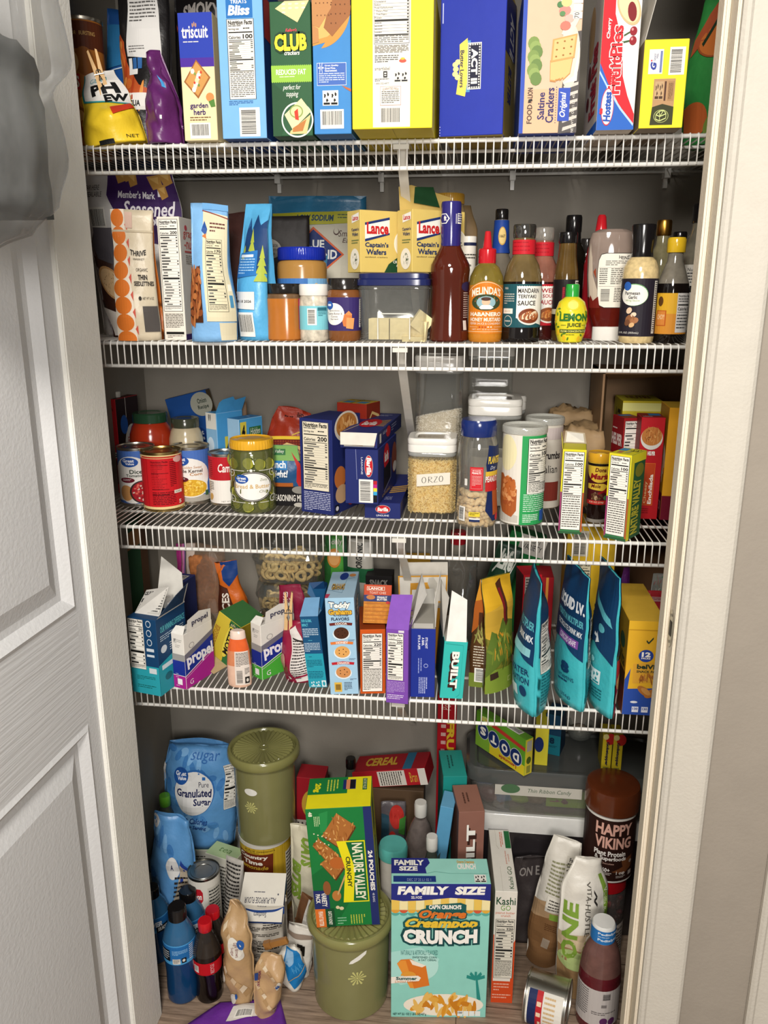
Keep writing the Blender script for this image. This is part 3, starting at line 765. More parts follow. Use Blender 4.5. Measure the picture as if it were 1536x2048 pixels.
# cherry pies box
x,y,z,w,h=fit(0,1192,1266,-40,260)
c=Carton('fruit_pie_box','white, red and blue fruit pie box with cherries and sideways lettering','pie box',(x,y,z),w,.17,h,'efece6','d9cfc2','efece6',left='d6c9b8')
V=lambda p:(p+40)/300
s=c.sh('F');s.poly([(0,0),(.3,0),(.32,V(25)),(.55,V(85)),(.62,V(150)),(.78,V(190)),(.99,V(228)),(.99,V(252)),(.55,V(205)),(.25,V(165)),(0,V(122))],'c8242f',2)
s.poly([(0,V(122)),(.25,V(165)),(.55,V(208)),(1,V(250)),(1,1),(0,1)],'2860b8',3);s.line([(0,V(140)),(.3,V(180)),(.6,V(215)),(.98,V(250))],.02,'a9c6ea',4)
s.ell(.66,V(12),.33,.11,'d9b486',3,rot=10);s.ell(.66,V(12),.28,.095,'e9d0a4',4,rot=10);s.ell(.75,V(22),.12,.062,'7d2226',5,18,rot=10)
for q in(60,79):s.ell(.82,V(q),.095,.03,'8f1f2b',5);s.ell(.79,V(q-3),.03,.01,'e28a8a',6,8)
s.line([(.82,V(58)),(.5,V(72)),(.55,V(82)),(.82,V(78))],.012,'3f5a34',4)
s.text('Cherry',.12,V(33),.24,V(74),'f6f2ea',6,rot=90,bold=.03)
s.out('FruitPies',.24,V(48),.56,V(186),'d22b34','f4f1ea',.045,5,.03,rot=90)
s.text('Snack',.28,V(137),.37,V(168),'d22b34',7,rot=90,bold=.03);s.text('Size',.385,V(141),.455,V(163),'d22b34',7,rot=90,bold=.03)
s.ell(.26,V(212),.17,.13,'d22b34',5,30);s.ell(.26,V(212),.155,.122,'f4f1ea',6,30);s.text('Hostess',.16,V(181),.36,V(243),'2351a8',7,rot=90,bold=.05,shear=.1)
s.ell(.1,V(218),.045,.012,'d22b34',8,12);s.ell(.1,V(224),.045,.012,'d22b34',8,12);s.poly([(.06,V(221)),(.14,V(216)),(.14,V(226))],'d22b34',8)
s=c.sh('L','side_print');s.text('Fruit Pies',.38,.34,.82,.85,'b5303a',2,rot=90,bold=.05);s.ell(.3,.2,.2,.2,'c9a06a',1);s.ell(.28,.5,.1,.08,'6d2226',2);s.ell(.25,.7,.1,.05,'6d2226',2);s.rect(.3,.93,1,1,'2860b8',1)
c.done()
# yellow box lying at the right with an open flap
x,y,z,w,h=fit(0,1277,1364,78,256)
c=Carton('snack_bar_box','yellow box at the right end of the top shelf with its white flap standing open','snack box',(x,y,z),w,.19,h,'f0e02f','8f7f6c','d8c92a',left='8d7c68')
s=c.sh('F');s.rect(.12,.11,.44,.385,'e4e2dc',2);s.text('G',.16,.25,.3,.34,'2f3f95',3,rot=90,bold=.06,shear=.2);s.ell(.18,.235,.02,.01,'cc4455',4,8);s.text('General',.22,.16,.27,.24,'3c4688',3,rot=90);s.text('Mills',.28,.16,.33,.21,'3c4688',3,rot=90);s.rect(.37,.13,.42,.37,'6d78a8',3)
s.rect(.27,.44,.76,.72,'b08a62',2);s.poly([(.27,.76),(.5,.725),(.76,.76),(.76,.965),(.24,.965)],'37391f',3);s.poly([(.27,.72),(.76,.72),(.76,.76),(.5,.725),(.27,.76)],'b08a62',2)
s.recyc(.3,.47,.5,.68,'4a3422',4,'b99a74');s.rect(.6,.47,.74,.69,'a27d56',3);s.para(.62,.49,.72,.67,4,'5b4128',4,vert=True);s.rect(.52,.47,.56,.69,'4a2d22',3)
s.ell(.49,.865,.17,.075,'a8b06a',4,30);s.ell(.49,.865,.155,.068,'37391f',5,30)
for P in([(.37,.85),(.37,.9),(.46,.92),(.46,.87),(.37,.85)],[(.46,.87),(.6,.84),(.6,.89),(.46,.92)],[(.37,.85),(.44,.81),(.54,.8),(.6,.84)],[(.44,.81),(.46,.87),(.54,.8)]):s.line(P,.012,'c3cc84',6)
b=c.sh('F','barcode_label');b.bar(.58,.09,.93,.4,vert=True)
c.flap([(-w/2,.19,h),(-w/2,0,h),(-w/2+.025,.01,h+.11),(-w/2+.025,.15,h+.13)],'e4e0d8',back='d9d4c9')
c.done()
# chip can by the door
def can_at(k,x0,x1,yt,yb=None,Y=None):
    X,Yf,z,w,h=fit(k,x0,x1,yt,yb,Y);return Vector((X,Yf+w/2,z)),w/2,h
p,r,h=can_at(0,132,206,30,Y=.12)
o=thing('chip_can','tall round chip can, brown over amber, half hidden by the door','chip can',p)
pr=[(r-.002,0),(r,.003),(r,h*.985)]
lathe('tube',pr,mat('a5672a','p',.1,30),o)
lathe('rim',[(r+.0006,h*.975),(r+.0015,h*.985),(r+.0015,h),(r-.003,h),(r-.004,h*.992)],mat('c9c2b4','s'),o)
W=Wrap('label',o,pr,.01,h*.965,-100,100);s=W.t
s.rect(0,0,1,.21,'5a2e1c',1);s.text('FLAVOR',.36,.075,.54,.105,'d8b06a',2);s.text('BURSTING',.58,.075,.8,.105,'d8b06a',2)
s.ell(.62,.3,.14,.11,'8a531f',1);s.ell(.44,.31,.1,.09,'d9b27a',2)
s.rect(.3,.4,.54,.52,'b8302e',3);s.text('ES',.42,.415,.53,.505,'f1ede4',4,bold=.04)
for i in range(8):s.ell(.35+.07*i,.62+.05*(i%3),.07,.045,('c98b45','b97a38','d8a864')[i%3],2,14)
s.ell(.45,.85,.1,.05,'a03a2a',3);s.ell(.6,.9,.08,.06,'7d4a22',3)
W.done()
# blue chip bag behind
x,y,z,w,h=fit(0,232,334,18,Y=.27)
b=Bag('chip_bag','dark blue chip bag behind the black one, top shelf','chip bag',(x,y,z),w,h,.09,'1f4f8f',rz=8,seed=3,wr=.006,wp=((0,.9),(.5,1),(1,.8)))
s=b.sh();s.poly([(0,.1),(1,.1),(1,.3),(0,.38)],'2c6fa0',1,);s.line([(0,.4),(.5,.36),(1,.3)],.008,'c9d6e4',2);s.ell(.35,.7,.13,.06,'d2a457',2,14,rot=-50);s.ell(.42,.82,.1,.05,'c3924a',2,14,rot=-60)
b.done()
# big black chip bag showing its back
x,y,z,w,h=fit(0,258,354,-70,Y=.15)
b=Bag('chip_bag','large shiny black chip bag with flaming orange chips and a white back panel','chip bag',(x,y,z),w,h,.1,'1d1b1c',rz=-6,seed=11,wr=.011,nu=24,nv=32,wp=((0,.8),(.25,.95),(.6,1),(1,1)),wf=13)
s=b.sh();V=lambda p:(p+70)/345
s.poly([(0,V(55)),(.06,V(52)),(.22,V(70)),(.24,V(105)),(.3,V(120)),(.55,V(150)),(.9,V(165)),(.95,V(185)),(.5,V(182)),(.1,V(185)),(0,V(150))],'b5532a',1)
for i,(p,q)in enumerate(((.08,75),(.14,95),(.08,118),(.2,128),(.14,150),(.3,146),(.22,168),(.42,160),(.6,170),(.1,172))):s.ell(p,V(q),.09,.03,('d98f45','c96a30','e0a860','a8401f')[i%4],2,12,rot=i*37)
s.poly([(.3,V(-60)),(.8,V(-60)),(.86,V(40)),(.9,V(105)),(.28,V(96))],'d5d3d0',3);s.para(.33,V(-50),.8,V(38),14,'5a5856',4);s.para(.33,V(78),.62,V(92),3,'6a6866',4)
for q in(0,1,2):s.rect(.3+.1*q,V(100),.38+.1*q,V(120),('e2e0dd','33629c','33629c')[q],3)
s.rect(.3,V(120),.5,V(130),'e2e0dd',3);s.rect(.36,V(165),.7,V(195),'e0ddd8',3);s.text('GUA',.39,V(178),.6,V(189),'1c1c1c',4,bold=.04)
b.done()
# yellow bag clipped with a clothespin
x,y,z,w,h=fit(0,176,292,128,Y=.02)
b=Bag('snack_bag','crumpled yellow snack bag with a white and teal top, pinched shut','snack bag',(x,y,z),w,h,.08,'e8c62f',rz=10,ry=-8,seed=5,wr=.014,nu=24,nv=30,wp=((0,1),(.3,1),(.6,.8),(1,.5)),dp=((0,.7),(.3,1),(.7,.35),(1,.12)),lean=(-.014,.05))
s=b.sh();s.poly([(0,0),(1,0),(1,.52),(.55,.46),(.05,.38)],'2f8f94',1);s.poly([(.05,0),(1,0),(1,.5),(.55,.44),(.1,.36)],'dedbd6',2)
s.text('GENU',.28,.1,.75,.17,'3d8f98',3);s.text('PH',.3,.2,.88,.34,'171717',4,bold=.05);s.text('EW',.55,.35,.98,.46,'171717',4,bold=.05)
s.poly([(.62,.55),(.98,.5),(1,.56),(.66,.66)],'c23a22',3);s.rect(.3,.94,.55,1,'1a1a1a',3);s.text('NET',.75,.9,.92,.94,'1a1a1a',3)
b.done()
def clothespin(loc,rx,ry,rz,label,L=.078):
    o=thing('clothespin',label,'clothespin',loc,rz,rx,ry)
    wood=mat('cfa873','k',.12,50)
    for sg in(-1,1):
        m=Mb();P=[(sg*.0055,L),(sg*.0085,L*.97),(sg*.0075,L*.5),(sg*.0085,0),(sg*.0012,.0),(sg*.001,L*.25),(sg*.0035,L*.33),(sg*.001,L*.42),(sg*.0016,L*.6)]
        n=len(P);V=[(a,-.005,b)for a,b in P]+[(a,.005,b)for a,b in P]
        m.add(V,[tuple(range(n)),tuple(range(2*n-1,n-1,-1))]+[(i,(i+1)%n,n+(i+1)%n,n+i)for i in range(n)])
        m.obj('wooden_jaw',wood,o)
    m=Mb();m.tube([(-.0085,-.006,L*.45),(.0085,-.006,L*.45)],.0012,6);m.tube([(-.0085,.006,L*.45),(.0085,.006,L*.45)],.0012,6)
    for i in range(5):m.tube([(.004*math.cos(t),-.0055+.0025*i,L*.5+.004*math.sin(t))for t in[k*math.pi/4 for k in range(9)]],.0008,5)
    m.obj('spring',mat('8f8b84','s'),o)
    return o
q=ony(212,192,.03)
clothespin(q,-10,-14,20,'wooden clothespin pinching the yellow snack bag',.075)
# purple bag with twisted top
x,y,z,w,h=fit(0,300,367,105,Y=.02)
b=Bag('snack_bag','shiny purple foil bag with a twisted top, top shelf','snack bag',(x,y,z),w,h,.085,'5c2560',seed=23,wr=.017,wf=27,nu=28,nv=36,wp=((0,1),(.35,1.02),(.62,.62),(.78,.26),(.9,.36),(1,.3)),dp=((0,.8),(.4,1),(.7,.4),(.8,.22),(.92,.4),(1,.1)),lean=(-.014,0))
s=b.sh();s.poly([(.68,.27),(.8,.33),(.86,.42),(.72,.4)],'3f8fc8',1);s.rect(.7,.72,.76,.76,'d9d2d6',1)
b.done()
# black smoked snack bag behind the woven cracker box
x,y,z,w,h=fit(0,374,457,-60,Y=.24)
b=Bag('snack_bag','black snack bag rising behind the blue and cream cracker box','snack bag',(x,y,z),w*1.2,h,.05,'1c191a',seed=8,wr=.004,wp=((0,.9),(.5,1),(1,.95)))
s=b.sh();s.text('SMOKY',.2,.165,.95,.245,'b9b2ac',2,bold=.04,arc=.25,shear=.1)
for i in range(12):s.poly([(.05+.08*i,.27+.03*(i%3)),(.07+.08*i,.29+.03*(i%3)),(.06+.08*i,.31)],('c24a3a','8fa0a8')[i%2],2)
b.done()
# green tortilla bag at the right end
x,y,z,w,h=fit(0,1345,1500,-70,Y=.14)
b=Bag('snack_bag','green bag with orange tomato slices at the right end of the top shelf','snack bag',(x+.01,y,z),w,h,.12,'2f7d3c',seed=31,wr=.006,wp=((0,.9),(.4,1),(.8,.85),(1,.7)),lean=(.02,.02),wf=12)
s=b.sh();s.ell(.24,.42,.2,.1,'8f4a24',1);s.ell(.24,.42,.18,.09,'b5652e',2);s.poly([(0,.5),(.12,.4),(.3,.2),(.45,.12),(.3,.1),(.1,.26),(0,.4)],'9a4a2c',2);s.line([(.1,.44),(.3,.2),(.5,.08)],.03,'20301f',3)
s.ell(.1,.86,.14,.1,'a8562a',1);s.ell(.45,.92,.25,.12,'6a7f35',1);s.ell(.75,.95,.2,.16,'24457a',2);s.ell(.7,.16,.25,.08,'c4472c',2)
b.done()

# ================================================================== SECOND SHELF
def bot(name,label,cat,k,x0,x1,yt,yb=None,Y=None,z=None,sx=1,sy=1,group=None,hz=None,rz=0,rx=0,ry=0):
    X,Yf,zz,w,h=fit(k,x0,x1,yt,yb,Y,z)
    r=w/2/sx if sx<1 else w/2
    o=thing(name,label,cat,(X,Yf+r*sy,zz),rz,rx,ry,group)
    return o,r,h
def pf(P,r,h):return[(a*r,b*h)for a,b in P]
def corner(P,w,rz):return(P[0]+math.cos(R(rz))*w/2,P[1]+math.sin(R(rz))*w/2,P[2])
def bush(s,x,y,rx,ry,cs,n,l=3,sz=.02,rng=None):
    rr=random.Random(int(x*1000+y*77));
    for i in range(n):
        a=rr.random()*6.28;q=math.sqrt(rr.random())
        s.ell(x+rx*q*math.cos(a),y+ry*q*math.sin(a),sz*(.7+.6*rr.random()),sz*(.7+.6*rr.random())*s.asp*.8,rr.choice(cs),l,8,rot=rr.random()*180)

# crouton bag at the back
x,y,z,w,h=fit(1,200,372,342,Y=.2)
b=Bag('crouton_bag','big white and purple crouton bag at the back, half behind the orange bag','crouton bag',(x,y,z),w,h,.065,'d8d5d2',rz=4,seed=41,wr=.006,wp=((0,.85),(.3,.85),(.75,1.1),(1,.95)),lean=(-.008,0),wf=14)
s=b.sh();s.poly([(.28,.0),(1,0),(1,.45),(.62,.42),(.4,.3),(.28,.15)],'3a1f57',1)
s.text("Member's Mark",.4,.12,.78,.165,'e8e4ea',3,shear=.1,bold=.02);s.poly([(.81,.15),(.82,.1),(.85,.13),(.88,.09),(.9,.14),(.87,.12),(.85,.15)],'e8e4ea',3)
s.text('Seasoned',.44,.18,.96,.27,'ece7ee',3,shear=.3,bold=.02);s.text('CROUTONS',.6,.28,1,.325,'ece7ee',3,bold=.05)
for p,q,a in((.42,.03,.07),(.55,.05,.06),(.8,.06,.08),(.92,.04,.07),(.5,.02,.06),(.86,.12,.05)):s.poly([(p-a,q-.03),(p+a*.8,q-.045),(p+a,q+.03),(p-a*.3,q+.05)],'b98a45',4);s.poly([(p-a*.7,q-.02),(p+a*.6,q-.03),(p+a*.5,q+.015)],'d0a65f',5)
s.text('TEAR HERE',.03,.09,.2,.12,'55504f',3);s.text('RESEALABLE',.04,.13,.23,.16,'55504f',3)
bush(s,.18,.46,.14,.09,('c08d48','a06a30','d6ac66'),22,3,.035)
q=b.sh('F','barcode_label');q.bar(.1,.22,.26,.36)
b.done()
# bread bag
x,y,z,w,h=fit(1,226,290,455,Y=.11)
b=Bag('bread_bag','dark bread bag showing a seeded slice, squeezed between the wall and the orange bag','bread bag',(x,y,z),w*1.25,h,.045,'3a2018',rz=15,seed=44,wr=.005,wp=((0,.7),(.4,1),(.8,.9),(1,.6)),lean=(-.025,0))
s=b.sh();s.poly([(0,.0),(1,0),(1,.3),(.6,.35),(.1,.28)],'4a464c',1);s.ell(.32,.5,.3,.14,'b98d5c',2,rot=15);s.ell(.32,.5,.26,.12,'d3b184',3,rot=15);bush(s,.32,.5,.2,.09,('5b3a22','8a6238'),22,4,.012)
s.poly([(.0,.72),(.6,.8),(.6,.98),(.1,.98)],'d6cfc6',2);s.bar(.3,.78,.5,.96,3,vert=True)
b.done()
# orange patterned seed cracker bag
x,y,z,w,h=fit(1,246,322,420,Y=.02)
b=Bag('cracker_bag','cream cracker bag with an orange and white petal pattern down one edge','cracker bag',(x,y,z),w*1.04,h,.07,'d9cbb0',rz=12,seed=47,wr=.005,sq=.5,side='d9792f',wp=((0,1),(.3,.98),(.7,.9),(.85,.92),(1,.95)),wf=15)
s=b.sh();s.poly([(0,0),(.32,0),(.32,.25),(.4,.5),(.46,.65),(.48,1),(0,1)],'efe3d0',1)
for i in range(8):
    t=.065+.132*i;q=.15+.012*i;s.ell(q,t,q,.068,'de7a30',2,22);s.poly([(2*q+.01,t+.05),(2*q+.07,t+.02),(2*q+.07,t+.1)],'cf5a4a',2)
s.rect(.33,.02,.5,.14,'d8b7a6',2);s.text('THRIVE',.42,.31,.82,.35,'2f2a26',3,bold=.03,arc=-.3);s.text('MARKET',.5,.365,.78,.38,'2f2a26',3)
s.text('ORGANIC',.56,.44,.84,.465,'2f2a26',3);s.text('THIN',.6,.49,.82,.53,'2f2a26',3,bold=.04);s.text('SEEDLETTINES',.5,.54,.95,.575,'2f2a26',3,bold=.03)
s.ell(.62,.67,.035,.016,'2f2a26',3);s.text('NET WT 6 OZ',.68,.66,.92,.68,'2f2a26',3);s.rect(.66,.73,.98,.93,'57524f',2)
s.rect(0,.155,1,.17,'c9bba0',2)
b.done()
# wheat cereal box, narrow side out
x,y,z,w,h=fit(1,330,373,433,Y=.02)
c=Carton('cereal_box','white cereal box turned narrow side out with a full-height nutrition panel','cereal box',(x,y,z),w,.185,h,'e4ddcf','ded6ca','cfc2ac')
n=c.sh('F','nutrition_label');n.nut(.07,.02,.93,.76,'200',rows=24,foot=.06)
s=c.sh('F');s.para(.1,.78,.92,.9,9,'4b453e',2);s.rect(.1,.93,.92,.95,'16130f',2);s.para(.15,.96,.88,.985,2,'5a544c',2)
s=c.sh('R','side_print');s.ell(.16,.08,.035,.022,'c9505a',2);s.text('grape',.08,.11,.42,.175,'bf3f3a',2,shear=.1);s.text('-nuts',.1,.18,.4,.25,'bf3f3a',2,shear=.1);s.rect(.1,.265,.4,.28,'bf5a55',2);s.text('POWER',.5,.12,1,.17,'8f2f32',2,bold=.04);s.text('PACKED',.5,.19,1,.24,'8f2f32',2,bold=.04)
s.para(.12,.3,.5,.38,5,'8d8379',2);s.rect(0,.95,1,1,'3c2b63',1);s.ell(.3,.8,.14,.05,'3c3536',2);s.ell(.5,.86,.2,.06,'7e3338',2)
c.done()
# light blue almond bag
x,y,z,w,h=fit(1,388,474,404,Y=.012)
b=Bag('almond_bag','light blue almond bag with a cream nutrition side and a window of almonds','nut bag',(x,y,z),w,h,.085,'7fb2e0',rz=14,seed=51,wr=.007,sq=.4,wp=((0,1),(.2,1),(.6,.8),(.85,.78),(1,.8)),wf=13,lean=(.0,.03))
s=b.sh();s.poly([(.32,.06),(.98,.08),(.93,.5),(.98,.85),(.36,.85),(.32,.5)],'ddd4b4',1);s.poly([(0,.5),(.24,.45),(.28,.86),(0,.86)],'4d2a18',2)
for i in range(26):s.ell(.03+.06*(i%4)+.02*(i//4%2),.49+.06*(i//4),.05,.024,('9c5a32','b5713f','8a4a28')[i%3],3+(i%2),10,rot=30+i*53)
s.line([(.3,.055),(1,.1)],.008,'8a3a32',3);s.rect(.3,.0,1,.045,'6ba3d4',2);s.poly([(.28,.2),(.36,.13),(.44,.19),(.4,.24)],'234f96',3);s.poly([(.3,.24),(.4,.22),(.42,.26)],'c9763a',4);s.poly([(.62,.86),(.98,.86),(.98,.99),(.66,.99)],'d5ccae',1)
n=b.sh('F','nutrition_label');n.nut(.4,.26,.82,.78,'170',bg='ddd4b4',rows=16,foot=.1)
s.para(.5,.14,.9,.22,3,'6b3f3a',3);s.rect(.86,.58,.93,.63,'efe9d8',3);s.rect(.86,.66,.93,.75,'4d8fb5',3)
b.done()
# brown bag between the nut bags
x,y,z,w,h=fit(1,450,540,428,Y=.15)
b=Bag('snack_bag','dark brown glossy bag wedged behind the two blue nut bags','snack bag',(x,y,z),w,h,.08,'3a2320',rz=-8,seed=53,wr=.009,wf=16)
s=b.sh();s.bar(.52,.42,.66,.6,2,True);s.para(.4,.66,.7,.8,5,'7d6a62',2)
b.done()
# black trail mix bag
x,y,z,w,h=fit(1,514,622,432,Y=.24)
b=Bag('trail_mix_bag','black trail mix bag rising behind the blue-lidded peanut butter jar','snack bag',(x,y,z),w,h,.06,mat('1e1918','k',.1,30,.3,20),rz=3,seed=55,wr=.004,wp=((0,1),(.7,1),(1,1.02)))
s=b.sh();s.ell(.3,.27,.22,.085,'8e8a82',2);s.text('Chocolate',.16,.22,.46,.255,'1c1a18',3);s.text('Peanut Butter',.14,.26,.48,.29,'1c1a18',3);s.text('Trail Mix',.2,.295,.4,.32,'1c1a18',3);s.ell(.14,.2,.05,.03,'2c6fb0',4);s.rect(.05,.1,.35,.16,'5e5b57',1)
b.done()
# trail mix bag with pines
x,y,z,w,h=fit(1,482,552,405,Y=.05)
b=Bag('trail_mix_bag','bright blue bag with dark mountains and yellow-green pine trees','trail mix bag',(x,y,z),w,h,.075,'56a9d8',rz=-14,seed=57,wr=.006,sq=.45,wp=((0,1),(.35,.98),(.75,.8),(1,.82)),lean=(0,.02),side='4d9fd0')
s=b.sh();s.poly([(.15,.3),(.3,.1),(.45,.2),(.6,.08),(.8,.16),(1,.12),(1,.5),(.5,.48),(.1,.4)],'1f3f6e',1);s.poly([(.3,.1),(.36,.16),(.24,.19)],'2f5f92',2)
for cx,t,b0,wd in((.5,.18,.46,.2),(.86,.3,.56,.18),(.2,.3,.42,.14)):
    for i in range(4):
        q=t+(b0-t)*i/4.6;ww=wd*(.4+.2*i);s.poly([(cx,q),(cx+ww,q+(b0-t)/2.7),(cx-ww,q+(b0-t)/2.7)],'a9b545',3)
s.poly([(.05,.36),(.72,.34),(.74,.52),(.06,.54)],'2f74b8',4);s.rect(.1,.37,.6,.39,'d9e4ee',5);s.para(.1,.4,.66,.52,6,'9cc4e4',5)
s.poly([(0,.64),(.7,.64),(.7,.77),(0,.76)],'d9d9d6',3);s.text('MAR 18 2026',.03,.7,.62,.72,'26262a',4,bold=.02)
q=b.sh('F','barcode_label');q.bar(.16,.79,.66,.97,3)
b.done()
# teal low sodium almond bag at the back
x,y,z,w,h=fit(1,548,733,392,Y=.32)
b=Bag('almond_bag','wide teal and white almond bag marked low sodium, at the back','nut bag',(x,y,z),w,h,.08,'2f6f94',rz=0,seed=61,wr=.006,wp=((0,.95),(.6,1),(1,1.02)),wf=12)
s=b.sh();s.poly([(.04,.125),(.96,.105),(.95,.19),(.05,.22)],'a5a32f',1);s.text('LOW SODIUM',.3,.135,.68,.18,'26425a',3,shear=.2,bold=.04);s.para(.72,.13,.92,.17,2,'4b5a3a',3)
s.poly([(.05,.225),(.95,.19),(.95,1),(.05,1)],'b7b2a2',2);s.poly([(.2,.46),(.47,.22),(.78,.42),(.47,.62)],'c05a35',3);s.poly([(.2,.46),(.47,.24),(.755,.42),(.47,.6)],'1d2f66',4)
s.text('BLUE',.36,.315,.58,.375,'d2d3d0',5,bold=.03);s.text('DIAMOND',.24,.385,.71,.455,'d2d3d0',5,bold=.03)
s.text('Smart',.72,.245,.9,.29,'4a2f2c',5,shear=.25);s.text('Eating!',.76,.3,.96,.345,'4a2f2c',5,shear=.25);s.ell(.7,.255,.03,.025,'4a2f2c',4);s.ell(.7,.25,.024,.02,'b7b2a2',5)
s.poly([(.5,.48),(.62,.42),(.6,.6),(.45,.62)],'2f6f94',6)
for i in range(14):s.ell(.55+.09*(i%5),.74+.07*(i//5),.06,.035,('5b2a26','6d3630','8a5a4a')[i%3],5,10,rot=i*40)
b.done()
# peanut butter jar
o,r,h=bot('peanut_butter_jar','large peanut butter jar with a royal blue lid standing behind the small jars','jar',1,548,647,493,Y=.1)
pr=pf([(.94,0),(1,.02),(1,.78),(.97,.83),(.86,.86)],r,h)
lathe('jar_body',pr,mat('b08345','g',.06,20),o)
lathe('lid',pf([(.93,.86),(.96,.87),(.96,.985),(.92,1)],r,h),mat('1c2fa3','g',.03),o,rib=(60,.0006,.87*h,.98*h))
W=Wrap('label',o,pr,.05*h,.66*h,-85,85,bg='3f74b8');s=W.t;s.para(.25,.1,.62,.2,2,'dfe6f0',2);s.para(.25,.28,.6,.4,3,'c8d6ea',2);s.rect(.64,.0,1,1,'7fb3dd',1);s.ell(.76,.3,.06,.22,'d6b487',2);s.ell(.78,.62,.06,.2,'d0a878',2);s.ell(.86,.4,.03,.1,'6d3630',3);s.ell(.9,.6,.03,.1,'6d3630',3);W.done()
# brown spread jar, pink label
o,r,h=bot('spread_jar','clear jar of caramel coloured spread with a black lid and pink label','jar',1,528,597,567,Y=.018)
pr=pf([(.92,0),(1,.03),(1,.74),(.95,.81),(.86,.83)],r,h)
lathe('jar_body',pr,mat('b06a28','g',.08,25),o,n=2.6,zf=lambda q:1 if q>.66*h else 0,mats=[mat('b06a28','g',.08,25),mat('6b5138','g',.2,40)])
lathe('lid',pf([(.97,.83),(.99,.84),(.99,.98),(.95,1)],r,h),mat('1d1a18','g',.03),o)
W=Wrap('label',o,pr,.2*h,.74*h,-100,-42,n=2.6);s=W.t;s.poly([(0,0),(.8,0),(.92,.1),(.92,.9),(.8,1),(0,1)],'c8336e',0);s.rect(.2,.06,.8,.6,'e9e2dc',1);s.para(.24,.1,.78,.56,7,'2f2a2a',2);s.recyc(.5,.64,.86,.9,bg='e9e2dc');W.done()
W=Wrap('label',o,pr,.2*h,.74*h,62,100,n=2.6);s=W.t;s.rect(0,0,1,1,'b32c60',0);s.rect(.3,.5,.9,.9,'d9d2cc',1);W.done()
# white lid jar, turquoise label
o,r,h=bot('dip_jar','small jar of pale dip with a white lid and turquoise label','jar',1,595,653,568,Y=.018)
pr=pf([(.92,0),(1,.04),(1,.72),(.9,.8)],r,h)
lathe('jar_body',pr,mat('c9c0ae','g',.35,90),o)
lathe('lid',pf([(.97,.8),(1,.82),(1,.98),(.96,1)],r,h),mat('eae7df','g',.02),o)
W=Wrap('label',o,pr,.2*h,.62*h,-100,100,bg='7cc4cf');s=W.t;s.bar(.42,.1,.6,.8,2,True);s.rect(.62,.06,.82,.2,'2f6a78',2);s.para(.63,.24,.8,.45,3,'2f6a78',2);W.done()
# cookie butter jar
o,r,h=bot('cookie_butter_jar','cookie butter jar with a black lid and deep purple label','jar',1,651,719,556,Y=.016)
pr=pf([(.86,0),(.95,.04),(.97,.3),(1,.7),(.96,.79),(.88,.82)],r,h)
lathe('jar_body',pr,mat('7a4a25','g',.15,20),o,n=2.5)
lathe('lid',pf([(.97,.82),(1,.83),(1,.985),(.96,1)],r,h),mat('24201d','g',.03),o,rib=(40,.0005,.84*h,.97*h))
W=Wrap('label',o,pr,.17*h,.7*h,-80,95,n=2.5,bg='372a63');s=W.t
s.ell(.3,.5,.2,.33,'e9e5de',2);s.ell(.21,.24,.08,.13,'2c5aa6',3);s.rect(.17,.2,.25,.26,'dfe6f2',4)
for i,q in enumerate(('Speculoos','Cookie Butter &','Cocoa','Spread')):s.text(q,(.2,.16,.24,.23)[i],.37+.085*i,(.41,.46,.37,.38)[i],.43+.085*i,'2b2433',3)
s.poly([(.48,.55),(.58,.4),(.64,.5),(.6,.78)],'d98a4e',2);s.poly([(.46,.72),(.5,.5),(.64,.55),(.6,.9),(.48,.86)],'c9743c',3);s.poly([(.54,.6),(.68,.62),(.66,.95),(.53,.92)],'e0965a',4)
s.rect(.8,.05,.86,.9,'e4e0d8',2);s.para(.81,.08,.85,.85,14,'222222',3);W.done()
# storage box with navy lid, wafers and crackers inside
X,Yf,zz,w,h=fit(1,718,852,545,Y=.014)
o=thing('storage_container','clear square food container with a navy snap lid, cream crackers inside','food container',(X,Yf+w/2,zz))
r=w/2;hb=h*.82
pr=[(r*.93,.001),(r*.97,.004),(r*1.06,hb*.93),(r*1.09,hb*.94),(r*1.09,hb*.955),(r*1.06,hb*.965),(r*1.07,hb)]
lathe('tub',pr,clear('d8dad4',.1,.08),o,n=7,seg=64,sy=.9)
LID=mat('1d2556','g',.03)
lathe('lid',[(r*1.06,hb*.985),(r*1.10,hb),(r*1.10,h*.9),(r*1.05,h*.92),(r*1.05,h*.985),(r*1.0,h),(r*.9,h),(r*.88,h*.985)],LID,o,n=7,seg=64,sy=.9)
e=Mb();t=.0012
for P in([(-.026,-r*.9-.002,.004),(-.026,-r*.93-.002,hb*.5),(.03,-r*.93-.002,hb*.5),(.03,-r*.9-.002,.004)],):e.tube(P,t,6)
e.obj('raised_outline',mat('e9e6dc','g',.02),o)
CONT=(X,Yf+w/2,zz);LIDTOP=zz+h;CW=r
def cracker(name,label,P,sz,rot,c='efdfae',group='cream crackers in the container'):
    V=[];n=5
    m=Mb();m.box((-sz/2,-.004,0),(sz/2,.004,sz))
    for i in range(n):
        for j in range(n):m.box((-sz/2+sz*(i+.3)/n,-.0048,sz*(j+.3)/n),(-sz/2+sz*(i+.5)/n,-.004,sz*(j+.5)/n))
    ob=m.obj(name,mat(c,'m',.06,90),None);ob.location=P;ob.rotation_euler=rot
    return tag(ob,label,'cracker',group)
for i in range(5):
    cracker('square_cracker','square cream cracker standing in the row inside the clear container',(X-.026,Yf+.02+.0105*i,zz+.003),.036,(R(-2),0,R(2*i)))
    cracker('square_cracker','square cream cracker standing in the row inside the clear container',(X+.012,Yf+.02+.0105*i,zz+.003),.036,(R(-2),0,R(-2*i)))
